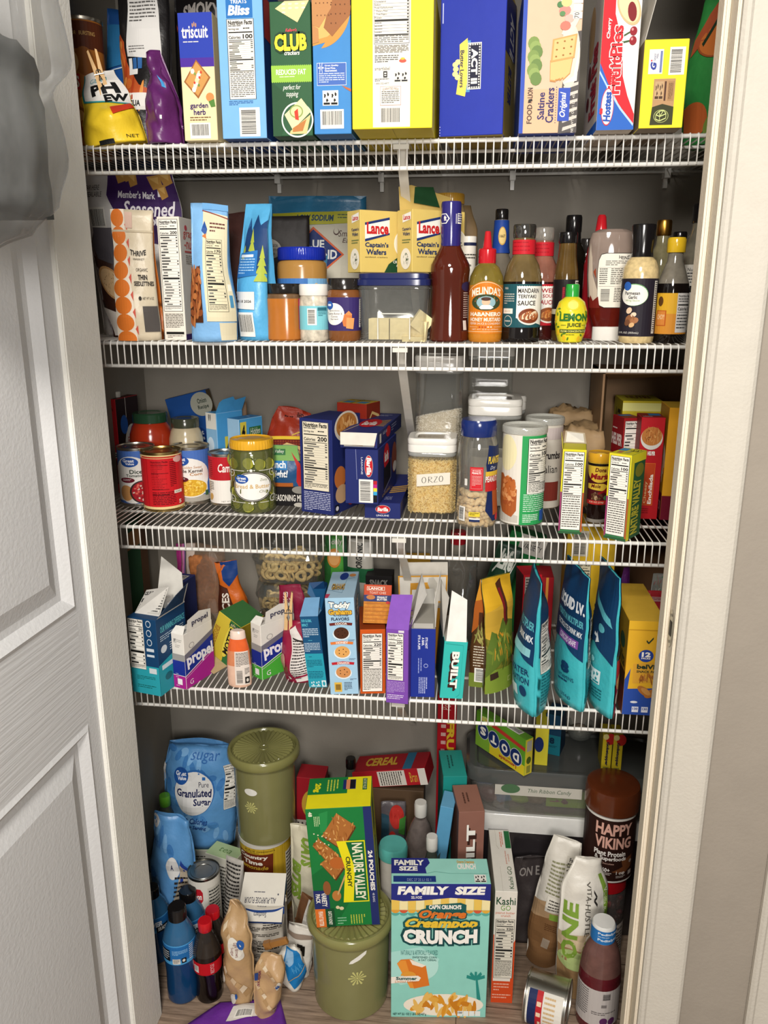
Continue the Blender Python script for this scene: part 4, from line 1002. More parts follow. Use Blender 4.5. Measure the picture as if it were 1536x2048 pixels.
cracker('square_cracker','loose cream cracker leaning against the wall of the clear container',(X+.04,Yf+.02,zz+.02),.032,(R(10),R(35),R(25)),group=None)
cracker('square_cracker','cream cracker tilted beneath the loose one in the clear container',(X+.04,Yf+.03,zz+.003),.036,(R(12),R(12),R(-20)),group=None)
cracker('square_cracker','broken cream cracker lying flat in the clear container',(X+.034,Yf+.012,zz+.004),.036,(R(-88),0,R(8)),group=None)
# two cracker sandwich boxes on the lid
YL='d8bd6a'
def lance(label,px,Yc,rz,open_top=False):
    P=ony(px,541,Yc);w,d,h=.115,.046,.104
    c=Carton('sandwich_cracker_box',label,'cracker box',corner((P.x,Yc,LIDTOP+.001),w,rz),w,d,h,YL,YL,'cfb266',rz=rz)
    s=c.sh('F')
    s.poly([(.08,.22),(.52,.12),(.52,.36),(.08,.46)],'efece2',2);s.poly([(.08,.2),(.52,.1),(.52,.14),(.08,.24)],'23356d',3);s.poly([(.08,.46),(.52,.35),(.52,.38),(.08,.5)],'23356d',3)
    s.text('Lance',.11,.19,.5,.38,'c32a2c',4,bold=.04);s.text("Captain's",.08,.51,.5,.61,'26365f',3,bold=.03);s.text('Wafers',.1,.62,.46,.71,'26365f',3,bold=.03);s.text('sandwich crackers',.08,.735,.48,.76,'4d4636',3)
    s.ell(.82,.52,.22,.24,'efe8d6',3);s.ell(.82,.52,.2,.22,'e4dbc4',4);bush(s,.82,.52,.13,.15,('5a6a4a','8a8672','3f4f38'),26,5,.011)
    s.poly([(.42,1),(.5,.86),(.66,.75),(1,.7),(1,1)],'22482c',5);s.text('CREAM CHEESE',.58,.8,.98,.845,'ece8da',6,bold=.02);s.text('& CHIVES',.64,.86,.9,.9,'ece8da',6,bold=.02)
    s=c.sh('L','side_print')
    s.poly([(.38,.08),(.92,.04),(.92,.16),(.38,.2)],'efece2',2);s.text('Lance',.44,.08,.88,.16,'c32a2c',3,bold=.03);s.text("Captain's",.36,.28,.92,.34,'26365f',3,bold=.02);s.text('Wafers',.4,.35,.86,.41,'26365f',3,bold=.02);s.para(.36,.47,.9,.55,2,'6b7a4a',3)
    s.ell(.6,.78,.34,.17,'efe8d6',3);bush(s,.6,.78,.22,.1,('5a6a4a','8a8672','3f4f38'),18,4,.03)
    return c,w,d,h
c,w,d,h=lance('yellow sandwich cracker box on the navy lid, closed top',721,.045,38)
c.done()
c,w,d,h=lance('yellow sandwich cracker box on the navy lid with its green flap standing up',824,.04,40)
c.flap([(-w*.45,d,h),(w/2,d,h),(w/2+.012,d+.012,h+.03),(-w*.2,d+.006,h+.045),(-w*.45,d+.004,h+.04)],'cfb266',back='b9a98a')
c.flap([(-w*.2,d-.002,h+.015),(w*.3,d-.002,h+.01),(w*.2,d+.003,h+.044),(-w*.15,d+.003,h+.042)],'22482c',name='flap_print')
c.done()

# ---- bottles
RIBRED=mat('c01f28','g',.02);BLK=mat('151314','g',.03)
o,r,h=bot('dressing_bottle','tall red-brown dressing bottle with a purple sleeve over its neck','sauce bottle',1,857,936,400,Y=.016,sy=.85)
pr=pf([(.9,0),(1,.012),(1,.06),(.93,.16),(.91,.36),(.95,.46),(1,.52),(.97,.56),(.72,.63),(.53,.68),(.49,.71)],r,h)
lathe('bottle',pr,mat('4f1d10','l',.1,14),o,sy=.85,seg=48)
np_=pf([(.49,.69),(.5,.71),(.5,.985),(.47,1)],r,h)
lathe('neck_sleeve',np_,mat('2c2770','g',.03),o)
W=Wrap('neck_print',o,np_,.84*h,.92*h,-80,95);s=W.t;s.ell(.2,.5,.22,.5,'ece9e2',1,6);s.ell(.2,.5,.18,.42,'2c2770',2,6);s.text('ft',.22,.25,.32,.7,'ece9e2',3,bold=.04);s.rect(.62,.1,.64,.95,'ece9e2',1);s.rect(.68,.05,.98,.95,'ece9e2',1);s.para(.7,.12,.96,.9,4,'2c2770',2,fill=.6);W.done()
W=Wrap('label',o,pr,.08*h,.43*h,40,120,sy=.85,bg='3a1712');s=W.t;s.ell(.3,.08,.3,.1,'2c2346',1);s.para(.12,.2,.55,.75,12,'b9a9a0',1,vert=False);s.rect(.1,.78,.3,.98,'cfc8c0',1);W.done()
# gold lid jar behind
o,r,h=bot('sauce_jar','jar with a wide mustard gold lid at the back, behind the purple-necked bottle','jar',1,862,922,385,Y=.2)
lathe('jar_body',pf([(.9,0),(1.15,.03),(1.15,.85),(.9,.93)],r,h),mat('a58a5c','g',.1,30),o)
lathe('lid',pf([(.98,.93),(1,.935),(1,.99),(.97,1)],r,h),mat('b5882c','g',.05),o,rib=(50,.0004,.935*h,.99*h))
# paper bag peak behind
x,y,z,w,h=fit(1,905,945,410,Y=.33)
b=Bag('paper_bag','brown paper bag corner peeking out behind the purple-necked bottle','paper bag',(x,y,z),w*1.2,h,.05,mat('8f7550','k',.08,30),seed=66,wp=((0,1),(.8,1),(1,.4)),wr=.004);b.done()
# white spice tube
o,r,h=bot('spice_tube','slim white round can with a navy ring, between the red-brown bottle and the red nozzle','canister',1,917,947,472,Y=.11)
pr=pf([(.97,0),(1,.01),(1,.95)],r,h)
lathe('tube',pr,mat('dcd6ca','p',.03),o);lathe('lid',pf([(1.02,.94),(1.04,.95),(1.04,.995),(.98,1)],r,h),mat('e6e2d8','g',.02),o)
W=Wrap('label',o,pr,.1*h,.94*h,-90,90);s=W.t;s.rect(0,.0,1,.035,'1d2444',1);s.para(.35,.13,.9,.2,2,'4a463f',1);s.para(.5,.25,.85,.3,1,'4a463f',1);s.rect(0,.45,1,.6,'b0403a',1);W.done()
# habanero honey mustard
o,r,h=bot('hot_sauce_bottle','orange hot sauce bottle with a red nozzle cap and arched label','sauce bottle',1,935,1004,460,Y=.014)
BH=.74
pr=pf([(.9,0),(.98,.015),(1,.05),(1,.52),(.95,.6),(.72,.68),(.5,.71),(.48,.735)],r,h)
lathe('bottle',pr,None,o,mats=[mat('c07a22','l',.06,18),mat('7a6a2c','l',.35,22)],zf=lambda q:1 if q>.5*h else 0)
lathe('cap',pf([(.5,.715),(.51,.72),(.51,.835),(.46,.845),(.3,.85),(.26,.86),(.17,.99),(.14,1)],r,h),RIBRED,o,rib=(34,.0007,.725*h,.83*h))
W=Wrap('label',o,pr,.08*h,.555*h,-78,78);s=W.t;OR='d07820'
s.poly([(0,.2)]+[(i/20,.2-.2*math.sin(math.pi*i/20))for i in range(1,20)]+[(1,.2),(1,1),(0,1)],OR,0)
for i in range(24):s.line([(i/24*.96+.02,.22-.2*math.sin(math.pi*(i/24*.96+.02))),((i+1)/24*.96+.02,.22-.2*math.sin(math.pi*((i+1)/24*.96+.02)))],.012,'e8c9a0',1)
s.text("MELINDA'S",.17,.1,.83,.25,'eee2cc',3,bold=.03,arc=.35)
s.ell(.5,.4,.33,.155,'39452c',2,30);bush(s,.5,.4,.27,.12,('4f6a3a','8a6a34','2f3f2a','a05a3a'),40,3,.022);s.ell(.5,.4,.2,.115,'8fb0b8',5);s.ell(.5,.39,.085,.07,'dcb394',6);s.ell(.5,.335,.1,.035,'4a2f24',7);s.poly([(.36,.5),(.42,.45),(.58,.45),(.66,.5),(.6,.53),(.4,.53)],'e9e4da',7)
s.text('HABANERO',.14,.585,.86,.665,'efe3cf',3,bold=.04);s.text('HONEY MUSTARD',.14,.69,.86,.765,'efe3cf',3,bold=.03);s.text('PEPPER SAUCE & CONDIMENT',.14,.785,.86,.825,'efe3cf',3)
for i in range(5):s.ell(.38+.06*i,.87,.02,.012,'a8381e' if i<3 else 'efe3cf',3,10)
s.rect(.12,.868,.33,.872,'efe3cf',3);s.rect(.68,.868,.9,.872,'efe3cf',3);s.text('NET WT 12 fl oz (355mL)',.2,.905,.8,.935,'efe3cf',3);s.rect(0,.955,1,.965,'e8c9a0',1)
W.done()
# blue-neck soy style bottle behind
o,r,h=bot('vinegar_bottle','clear bottle with a black cap, blue neck sleeve and gold seal, behind the red nozzle','sauce bottle',1,962,1030,415,Y=.13)
pr=pf([(.92,0),(1,.02),(1,.45),(.95,.52),(.75,.58),(.5,.65),(.42,.72),(.36,.93)],r,h)
lathe('bottle',pr,None,o,mats=[mat('1d1512','l',.1),mat('6f685c','l',.2,20)],zf=lambda q:1 if q>.46*h else 0)
lathe('cap',pf([(.37,.92),(.38,.925),(.38,.99),(.34,1)],r,h),BLK,o,rib=(24,.0004,.93*h,.98*h))
nb=pf([(.53,.66),(.47,.71),(.4,.92)],r,h);W=Wrap('neck_sleeve',o,nb,.665*h,.915*h,-170,170,bg='1d3f8c',off=.0008);s=W.t
s.ell(.52,.48,.085,.28,'c09a4a',2,20);s.ell(.52,.48,.072,.24,'d9bd78',3,20);s.text('1667',.465,.44,.575,.53,'4a3a1a',4,bold=.02);W.done()
# teriyaki and sweet and sour
def panda(label,x0,x1,yt,Y,lc,words,dish,cap,sleeve='c0202c'):
    o,r,h=bot('sauce_bottle',label,'sauce bottle',1,x0,x1,yt,Y=Y,group=None)
    pr=pf([(.93,0),(.98,.015),(1,.04),(1,.1),(.99,.12),(1,.15),(1,.52),(.97,.56),(.82,.66),(.6,.73),(.54,.755),(.54,.9)],r,h)
    lathe('bottle',pr,None,o,mats=[mat(dish[3],'l',.08,20),mat(dish[4],'l',.3,24)],zf=lambda q:1 if q>.53*h else 0)
    nb=pf([(.57,.745),(.57,.875)],r,h);W=Wrap('neck_sleeve',o,nb,.75*h,.87*h,-175,175,bg=sleeve,off=.0006);s=W.t
    for i in range(3):s.para(.3,.15+.27*i,.7,.3+.27*i,1,'a01722',1)
    W.done()
    lathe('cap',pf([(.54,.885),(.56,.89),(.58,.92),(.58,.985),(.54,1)],r,h),clear(cap,.45,.25),o,rib=(30,.0005,.895*h,.915*h))
    W=Wrap('label',o,pr,.13*h,.5*h,-90,90,bg=lc);s=W.t
    s.poly([(.4,.04)]+[(.4+.02*i,.04+.015*(i%2))for i in range(1,26)]+[(.9,.04),(.9,.95),(.4,.78)],'ebe7dd',1)
    for i,q in enumerate(words):s.text(q,.42,.1+.14*i,.42+(.37,.31,.3)[i],.1+.14*i+(.105,.085,.11)[i],'23201f' if not dish[5]else 'a8202a',2,bold=.02)
    s.ell(.62,.74,.2,.2,'e6e0d4',2,30);s.ell(.62,.73,.18,.17,dish[0],3,30)
    for i in range(7):s.ell(.52+.032*i,.74-.02*(i%3),.05,.1,dish[1+i%2],4,14,rot=35)
    for i in range(5):s.line([(.5+.05*i,.6+.03*i),(.48+.06*i,.84)],.012,dish[0],5)
    s.rect(.13,.56,.34,.68,'e6e0d4',1);s.text('SAUCE',.17,.6,.3,.645,'b09a6a',2);s.ell(.25,.85,.085,.13,'c9c4b8',1,20);s.ell(.25,.85,.075,.115,lc,2,20);s.text('PANDA',.19,.83,.31,.87,'c9c4b8',3,bold=.03);s.para(.14,.22,.36,.48,5,'b9b6ac',1);s.text('PANDA',.16,.07,.24,.12,'e6e0d4',1)
    W.done()
    return o
panda('dark teriyaki sauce bottle with a teal label and red neck band',1003,1081,446,.016,'1f5058',('MANDARIN','TERIYAKI','SAUCE'),('7a3a20','b06a40','e0c9a8','14100f','6a5836',False),'4a4742')
panda('sweet and sour sauce bottle with a bright red label, half behind the teriyaki bottle',1046,1116,453,.105,'b81f2a',('SWEET','& SOUR','SAUCE'),('8a4a24','b5652f','c98a4a','3a1210','8a5a4a',True),'b8b2a8')
# black capped garlic bottle
o,r,h=bot('marinade_bottle','amber marinade bottle with a flat black cap and black label, behind the lemon','sauce bottle',1,1103,1152,463,Y=.075)
pr=pf([(.93,0),(1,.02),(1,.55),(.94,.65),(.75,.78),(.68,.9)],r,h)
lathe('bottle',pr,mat('5a4420','l',.3,28),o);lathe('cap',pf([(.74,.9),(.76,.905),(.76,.985),(.72,1)],r,h),BLK,o)
W=Wrap('label',o,pr,.1*h,.57*h,-95,95,bg='1f1a1a');s=W.t;s.rect(.4,.15,.46,.4,'8f2030',1);s.text('BBQ',.4,.15,.46,.4,'b5303a',2,rot=-90);s.rect(.72,.02,.9,.35,'d8d2c8',1);s.para(.74,.05,.88,.33,5,'222222',2);s.rect(0,.58,1,.68,'d9cfae',1);s.rect(0,.68,1,1,'151515',1);s.text('GARLIC',.3,.74,.6,.9,'d9cfae',2,rot=0,bold=.02);W.done()
def simple_bottle(name,label,x0,x1,yt,Y,P,bm_,capP,capm,rib=None,cat='sauce bottle'):
    o,r,h=bot(name,label,cat,1,x0,x1,yt,Y=Y)
    pr=pf(P,r,h);lathe('bottle',pr,bm_,o);lathe('cap',pf(capP,r,h),capm,o,rib=rib and(rib,.0005,capP[1][1]*h,capP[-2][1]*h))
    return o,pr,r,h
NECK=[(.93,0),(1,.02),(1,.6),(.85,.7),(.5,.8),(.45,.9)]
simple_bottle('oil_bottle','tall black bottle with a long black cap standing at the back',1108,1168,428,.2,NECK[:4]+[(.55,.78)],mat('17140f','l',.1),[(.5,.77),(.53,.78),(.5,.86),(.53,.87),(.53,.98),(.48,1)],BLK)
simple_bottle('pepper_sauce_bottle','dark green bottle with a dull black cap, behind the ketchup',1146,1184,476,.23,NECK[:4]+[(.6,.85)],mat('3d3416','l',.3),[(.62,.85),(.66,.86),(.66,.98),(.6,1)],mat('2b2826','g',.03))
o,pr,r,h=simple_bottle('chili_sauce_bottle','squeeze bottle with a pointed red cap behind the upside-down ketchup',1162,1222,427,.15,[(.9,0),(1,.02),(1,.6),(.8,.74),(.6,.8)],mat('a8202a','g',.05),[(.55,.77),(.58,.78),(.58,.85),(.46,.855),(.4,.86),(.28,.985),(.2,1)],RIBRED)
# upside-down ketchup
o,r,h=bot('ketchup_bottle','clear ketchup bottle standing upside down on its white cap, half empty','sauce bottle',1,1168,1264,457,Y=.08,sy=.55)
pr=pf([(.58,.12),(.66,.16),(.8,.24),(.9,.4),(.98,.6),(1,.78),(.97,.9),(.88,.97),(.6,1)],r,h)
lathe('bottle',pr,None,o,sy=.55,seg=48,mats=[mat('5a140e','l',.2,20),mat('84746a','l',.35,12)],zf=lambda q:1 if q>.37*h else 0)
lathe('cap',pf([(.58,0),(.62,.01),(.62,.125),(.56,.13)],r,h),mat('e6e3db','g',.02),o,sy=.62)
W=Wrap('label',o,pr,.3*h,.79*h,-38,62,sy=.55);s=W.t
rr=[(.02,.12),(.08,.02),(.2,0),(1,0),(1,1),(.2,1),(.06,.96),(0,.8),(0,.3)]
s.poly(rr,'2a2624',0);s.poly([(.5+(x-.5)*.975,.5+(y-.5)*.975)for x,y in rr],'e2ddd0',1);s.text('HEINZ',.5,.06,.78,.12,'2a2624',2,bold=.02,arc=-.3);s.para(.2,.14,.95,.24,3,'6a655c',2);s.para(.06,.28,.26,.58,8,'2a2624',2);s.para(.34,.28,.98,.58,9,'4a453e',2);s.rect(.04,.26,1,.264,'2a2624',2);s.rect(.04,.6,1,.604,'2a2624',2);s.bar(.08,.63,.4,.9,2,True,bg='e2ddd0');s.para(.45,.63,.98,.9,9,'3a362f',2);W.done()
W=Wrap('ketchup_smear',o,pr,.3*h,.95*h,-75,-30,sy=.55);s=W.t;s.poly([(.1,.1),(.4,.3),(.5,.55),(.9,.8),(.9,1),(.2,1),(.05,.6)],'b9aa98',0);s.poly([(.55,.5),(.7,.45),(.75,.6)],'8a3a20',1);s.poly([(.1,.9),(.3,.82),(.5,.9),(.9,.84),(1,1),(0,1)],'6a1a12',2);W.done()
# lemon juice
o,r,h=bot('lemon_juice_bottle','little yellow lemon-shaped juice bottle with a green cap','juice bottle',1,1110,1175,568,Y=.006)
pr=pf([(.62,0),(.74,.02),(.9,.15),(1,.36),(.98,.55),(.8,.7),(.5,.77),(.4,.79)],r,h)
lathe('bottle',pr,mat('ddd12c','g',.05,20),o);lathe('cap',pf([(.4,.78),(.42,.785),(.42,.975),(.38,1)],r,h),mat('2c9a3a','g',.03),o)
W=Wrap('label',o,pr,.04*h,.74*h,-80,80);s=W.t
for p,q in((.1,.15),(.06,.45),(.12,.8),(.85,.2),(.93,.5),(.88,.85),(.3,.93),(.7,.95)):s.ell(p,q,.05,.07,'e6b92a',1,12)
for i,(p,q)in enumerate(((.15,.22),(.2,.3),(.12,.35),(.08,.6),(.15,.66),(.85,.3),(.9,.4),(.25,.86),(.32,.82),(.75,.86),(.9,.7),(.4,.95))):s.ell(p,q,.045,.022,'4f7a26',2,10,rot=i*43)
s.ell(.5,.12,.17,.14,'e8c936',1);s.ell(.5,.12,.13,.11,'efdf6a',2)
s.text('LEMON',.2,.33,.86,.52,'2c6a2c',4,bold=.05);s.text('JUICE',.38,.56,.7,.68,'3a4a26',4,bold=.03);s.rect(.24,.61,.36,.62,'3a4a26',4);s.rect(.72,.61,.84,.62,'3a4a26',4);s.rect(.2,.72,.86,.8,'33482a',4);s.text('FROM CONCENTRATE',.23,.74,.83,.785,'e6df7a',5,bold=.02);s.para(.36,.84,.68,.87,1,'6a6a2a',4);W.done()
# parmesan garlic sauce
o,r,h=bot('wing_sauce_bottle','cream coloured garlic sauce bottle with a tall black cap and black label','sauce bottle',1,1241,1313,446,Y=.014)
pr=pf([(.9,0),(.97,.015),(1,.05),(1,.58),(.97,.64),(.8,.7),(.6,.73)],r,h)
lathe('bottle',pr,mat('cdb684','g',.2,140),o);lathe('cap',pf([(.6,.71),(.62,.715),(.58,.78),(.66,.985),(.62,1)],r,h),BLK,o)
W=Wrap('label',o,pr,.06*h,.55*h,-95,95,bg='26212a');s=W.t
s.ell(.36,.28,.24,.19,'6aa06a',1,30);s.ell(.355,.285,.235,.18,'e6e3da',2,30);s.ell(.24,.13,.07,.075,'2c5aa6',4);s.text('Parmesan',.2,.22,.46,.28,'2a2628',3,bold=.02);s.text('Garlic',.27,.29,.42,.35,'2a2628',3,bold=.02);s.text('Wing Sauce',.22,.36,.46,.4,'7a9a4a',3)
for p,q,a,cc in((.3,.55,.06,'d9bda0'),(.38,.62,.05,'e0c8ae'),(.32,.7,.09,'8a5a3a'),(.4,.72,.07,'a06a44'),(.28,.76,.06,'6d4630'),(.36,.8,.05,'d0a878')):s.ell(p,q,a,a*.8,cc,3,9,rot=p*400)
s.text('12 FL OZ (355mL)',.1,.92,.48,.96,'e6e3da',3);s.rect(.72,.04,.8,.95,'d6d1c6',1);s.para(.73,.06,.79,.93,24,'221f1f',2);W.done()
# right group
o,pr,r,h=simple_bottle('vinegar_bottle','clear bottle with a metallic gold cap, back row',1288,1342,438,.15,NECK,mat('7d7658','l',.25),[(.5,.87),(.55,.88),(.55,.985),(.5,1)],mat('b98a3c','s',.05))
simple_bottle('sauce_bottle','bottle with a small black cap in the gap beside the yellow-capped soy bottle',1322,1372,462,.17,NECK,mat('4a4436','l',.2),[(.5,.88),(.55,.89),(.55,.985),(.5,1)],BLK)
o,r,h=bot('soy_sauce_bottle','soy sauce bottle with a bright yellow cap and yellow-orange label','sauce bottle',1,1310,1376,473,Y=.02)
pr=pf([(.93,0),(1,.02),(1,.5),(.95,.57),(.72,.68),(.48,.78),(.44,.87)],r,h)
lathe('bottle',pr,None,o,mats=[mat('120d0b','l',.05),mat('7a7468','l',.2)],zf=lambda q:1 if q>.56*h else 0)
lathe('cap',pf([(.54,.86),(.56,.865),(.56,.98),(.5,1)],r,h),mat('dcb426','g',.03),o)
W=Wrap('label',o,pr,.09*h,.48*h,-85,85);s=W.t;s.rect(0,0,1,.5,'d8a62c',0);s.rect(0,.5,1,1,'cf8a30',0);s.rect(.12,.42,.34,.8,'b5561f',1);s.rect(.14,.44,.32,.78,'d0823a',2);s.text('CHOY!',.15,.52,.31,.64,'f0ddb0',3);s.ell(.2,.2,.06,.12,'5a3a1a',1);s.rect(.54,.0,.9,.96,'cfccc8',1);s.text('Nutrition Facts',.56,.04,.88,.1,'1b1b1b',2,bold=.02);s.para(.56,.13,.88,.24,2,'4a4a4a',2);s.rect(.56,.27,.88,.3,'1b1b1b',2);s.text('Calories 10',.56,.34,.88,.42,'1b1b1b',2,bold=.02);s.rect(.56,.46,.88,.47,'1b1b1b',2);s.para(.56,.52,.86,.9,5,'4a4a4a',2);W.done()
o,r,h=bot('vinegar_bottle','tall glass bottle with a wide black cap, partly hidden by the door jamb','sauce bottle',1,1352,1440,403,Y=.1)
pr=pf([(.93,0),(1,.02),(1,.5),(.95,.58),(.7,.72),(.52,.82),(.5,.88)],r,h)
lathe('bottle',pr,mat('6f6a5c','l',.2),o);lathe('cap',pf([(.5,.86),(.55,.865),(.55,.985),(.5,1)],r,h),BLK,o)
W=Wrap('label',o,pr,.08*h,.56*h,-90,60);s=W.t;s.rect(0,0,1,1,'d0ccc2',0);s.rect(.0,.32,1,.42,'1a1a1a',1);s.text('Nutrition',.3,.05,.6,.1,'222222',2);s.para(.3,.12,.6,.3,4,'444444',2)
for i in range(8):s.poly([(.2+.04*(i%3),.48+.06*i),(.28+.03*(i%2),.46+.06*i),(.24,.52+.06*i)],'1f1f1f',2)
W.done()

# ================================================================== THIRD SHELF
def p2(k,L,Rr,yt,z=None):
    """a box from the two front bottom corners in the photo: place, width, height, turn"""
    z=Z[k]if z is None else z
    A=onz(*L,z);B=onz(*Rr,z);d=B-A;w=math.hypot(d.x,d.y);rz=math.degrees(math.atan2(d.y,d.x))
    m=(A+B)/2;lo,hi=0,1.0
    for _ in range(40):
        q=(lo+hi)/2
        if proj((m.x,m.y,z+q))[1]>yt:lo=q
        else:hi=q
    return(m.x,m.y,z),w,lo,rz
def grains(name,label,cat,at,r,h,n,sy,c,size,num,seed,top=0):
    """a heap of loose grains: a core with grains strewn over its skin, one object"""
    rr=random.Random(seed);m=Mb();SEG=40
    ht=lambda x,y:h+top*(x*.8-y*.6)/r+.002*noise.noise(Vector((x*60,y*60,seed)))
    for j in range(SEG):
        for q in range(2):
            pass
    V=[];rows=8
    for i in range(rows+1):
        for j in range(SEG):
            x,y=sup(2*math.pi*(j+.5)/SEG,n);x*=r;y*=r*sy;V.append((x,y,ht(x,y)*i/rows))
    V.append((0,0,h));V.append((0,0,0))
    Fc=[(i*SEG+j,i*SEG+(j+1)%SEG,(i+1)*SEG+(j+1)%SEG,(i+1)*SEG+j)for i in range(rows)for j in range(SEG)]
    Fc+=[(rows*SEG+j,rows*SEG+(j+1)%SEG,len(V)-2)for j in range(SEG)]+[((j+1)%SEG,j,len(V)-1)for j in range(SEG)]
    m.add(V,Fc)
    L,W=size
    for i in range(num):
        if i<num*.8:
            t=math.pi*(1+rr.random());x,y=sup(t,n);x*=r;y*=r*sy;z=ht(x,y)*rr.random()
        else:
            t=2*math.pi*rr.random();q=math.sqrt(rr.random());x,y=sup(t,n);x*=r*q;y*=r*sy*q;z=ht(x,y)
        d=Vector((rr.uniform(-1,1),rr.uniform(-.25,.25),rr.uniform(-1,1))).normalized();a=d.orthogonal().normalized();b=d.cross(a);c0=Vector((x,y,z))
        m.add([c0-d*L,c0+a*W,c0+b*W,c0-a*W,c0-b*W,c0+d*L],[(0,2,1),(0,3,2),(0,4,3),(0,1,4),(5,1,2),(5,2,3),(5,3,4),(5,4,1)],1+i%2)
    o=m.obj(name,c,None);o.location=at
    return tag(o,label,cat,kind='stuff')
def tin(label,cat,X,Y,z,r,h,side,rim='b9b5ab',lid_in=True,group=None,rx=0,ry=0,rz=0,name='food_can'):
    o=thing(name,label,cat,(X,Y,z),rz,rx,ry,group)
    st=mat(rim,'s',.05);pr=[(r*.97,.003),(r*.97,h-.004)]
    lathe('can_body',[(r*.96,0),(r,.001),(r,.0035),(r*.97,.0045),(r*.97,.5*h),(r*.97,h-.0045),(r,h-.0035),(r,h-.0005),(r*.985,h),(r*.95,h-.0005),(r*.94,h-.003),(r*.8,h-.0035),(r*.78,h-.0025),(r*.55,h-.0025),(r*.53,h-.0035),(r*.2,h-.0035)],st,o)
    return o,pr
def canfit(k,x0,x1,yt,yb):
    X,Yf,z,w,h=fit(k,x0,x1,yt,yb);return X,Yf+w/2,z,w/2,h
# broth carton
(L0),w,h,rz=p2(2,(214,985),(243,994),797)
X=ony(228,990,.17)
c=Carton('broth_carton','red and dark brown broth carton with a white screw cap, by the door','broth carton',(ony(214,900,.24).x,.24,Z[2]),.062,.085,ony(228,798,.24).z-Z[2],'c0242c','2f2220','5a2a26',rz=-10)
s=c.sh('F');s.rect(.55,.56,1,.62,'d9d3ca',2);s.text('cts',.66,.565,.96,.61,'222222',3,bold=.03);s.rect(.0,.64,1,.9,'5a1a1a',1);s.line([(.55,0),(.9,.12)],.03,'8f1a22',2)
s=c.sh('R','side_print');s.ell(.62,.55,.34,.26,'c9c4ba',2,30);s.ell(.3,.28,.16,.1,'2c5aa6',3);s.text('Beef',.42,.42,.8,.5,'9a3a34',3);s.text('Broth',.4,.52,.84,.6,'9a3a34',3);s.line([(.42,0),(.42,1)],.02,'d9d3ca',1)
q=lathe('screw_cap',[(.0115,0),(.012,.001),(.012,.011),(.0105,.0125)],mat('e2ded4','g',.02),c.o,at=(.008,.035,c.h));c.done()
# pasta sauce jar, alfredo jar
def jar(label,x0,x1,yt,Y,c,lid,lab,seed):
    o,r,h=bot('pasta_sauce_jar',label,'jar',2,x0,x1,yt,Y=Y)
    pr=pf([(.9,0),(.97,.02),(1,.1),(1,.62),(.97,.74),(.86,.83),(.74,.88)],r,h)
    lathe('jar_body',pr,mat(c,'g',.1,30),o);lathe('lid',pf([(.77,.88),(.8,.885),(.8,.985),(.75,1),(.5,1),(.48,.995)],r,h),mat(lid,'g',.04),o)
    return o,pr,r,h
o,pr,r,h=jar('red pasta sauce jar with a dark green lid and cream label',254,336,830,.21,'a83218','25452f',None,1)
W=Wrap('label',o,pr,.08*h,.6*h,-95,95,bg='ddd2b8');s=W.t;s.ell(.42,.25,.17,.2,'a8381e',2);s.ell(.5,.3,.13,.17,'bf5a2a',3);s.rect(.78,.05,.96,.9,'e4ddca',2);s.para(.79,.08,.95,.85,8,'3a352c',3);W.done()
o,pr,r,h=jar('cream alfredo sauce jar with a dark metal lid',335,401,840,.215,'b7a98c','3d4032',None,2)
W=Wrap('label',o,pr,.08*h,.6*h,-95,95,bg='d8ccb0');s=W.t;s.text('Prego',.22,.06,.84,.24,'1c1a1a',3,bold=.05);s.ell(.5,.6,.3,.2,'a8863c',2);s.rect(.84,.0,.98,.9,'cfc6b0',2);W.done()
# the cans
X,Y,z,r,h=canfit(2,229,301,897,1015)
o,pr=tin('can of diced tomatoes with a blue and white label, half behind the red can','can',X,Y,z,r,h,None)
W=Wrap('label',o,pr,.008,h-.006,-100,100,bg='4a6fb8');s=W.t
s.ell(.52,.55,.34,.45,'e6e4de',1,30);s.rect(.15,.3,.9,.95,'e6e4de',1);s.ell(.5,.21,.14,.09,'2450a0',4);s.text('Great',.4,.15,.58,.21,'e9ecf2',5,bold=.03);s.text('Value',.44,.215,.58,.26,'e9ecf2',5,bold=.03)
s.text('Diced',.5,.35,.74,.43,'2c3a2a',3,bold=.02);s.text('Tomatoes',.44,.435,.74,.49,'2c3a2a',3,bold=.02);s.ell(.45,.55,.12,.05,'6a1a2a',4);s.para(.38,.53,.52,.57,2,'e6d8d8',5);s.ell(.42,.8,.12,.15,'c9935a',2)
s.ell(.68,.78,.2,.22,'3a2a28',3,30);s.ell(.69,.78,.18,.2,'a8202a',4,30);bush(s,.69,.78,.15,.16,('c93a3a','8a1a22','e06a5a','d8c8b8'),50,5,.018);W.done()
X,Y,z,r,h=canfit(2,275,354,906,1025)
o,pr=tin('red soup can with gold ends and a dark nutrition text, in front of the others','can',X,Y,z,r,h,None,'bfa66a')
W=Wrap('label',o,pr,.006,h-.006,-120,120,bg='c81f26');s=W.t
s.rect(0,0,1,.06,'e6cf94',1);s.rect(0,.955,1,1,'e6cf94',1);s.rect(.32,.02,.9,.05,'b83a2a',2);s.text('Nutrition Facts',.46,.1,.66,.135,'4a0a10',2,bold=.02)
for i in range(16):s.para(.46,.15+.031*i,.66,.165+.031*i,1,'5a0c12',2)
for i in(0,3,9,11):s.rect(.46,.175+.05*i,.66,.183+.05*i,'4a0a10',3)
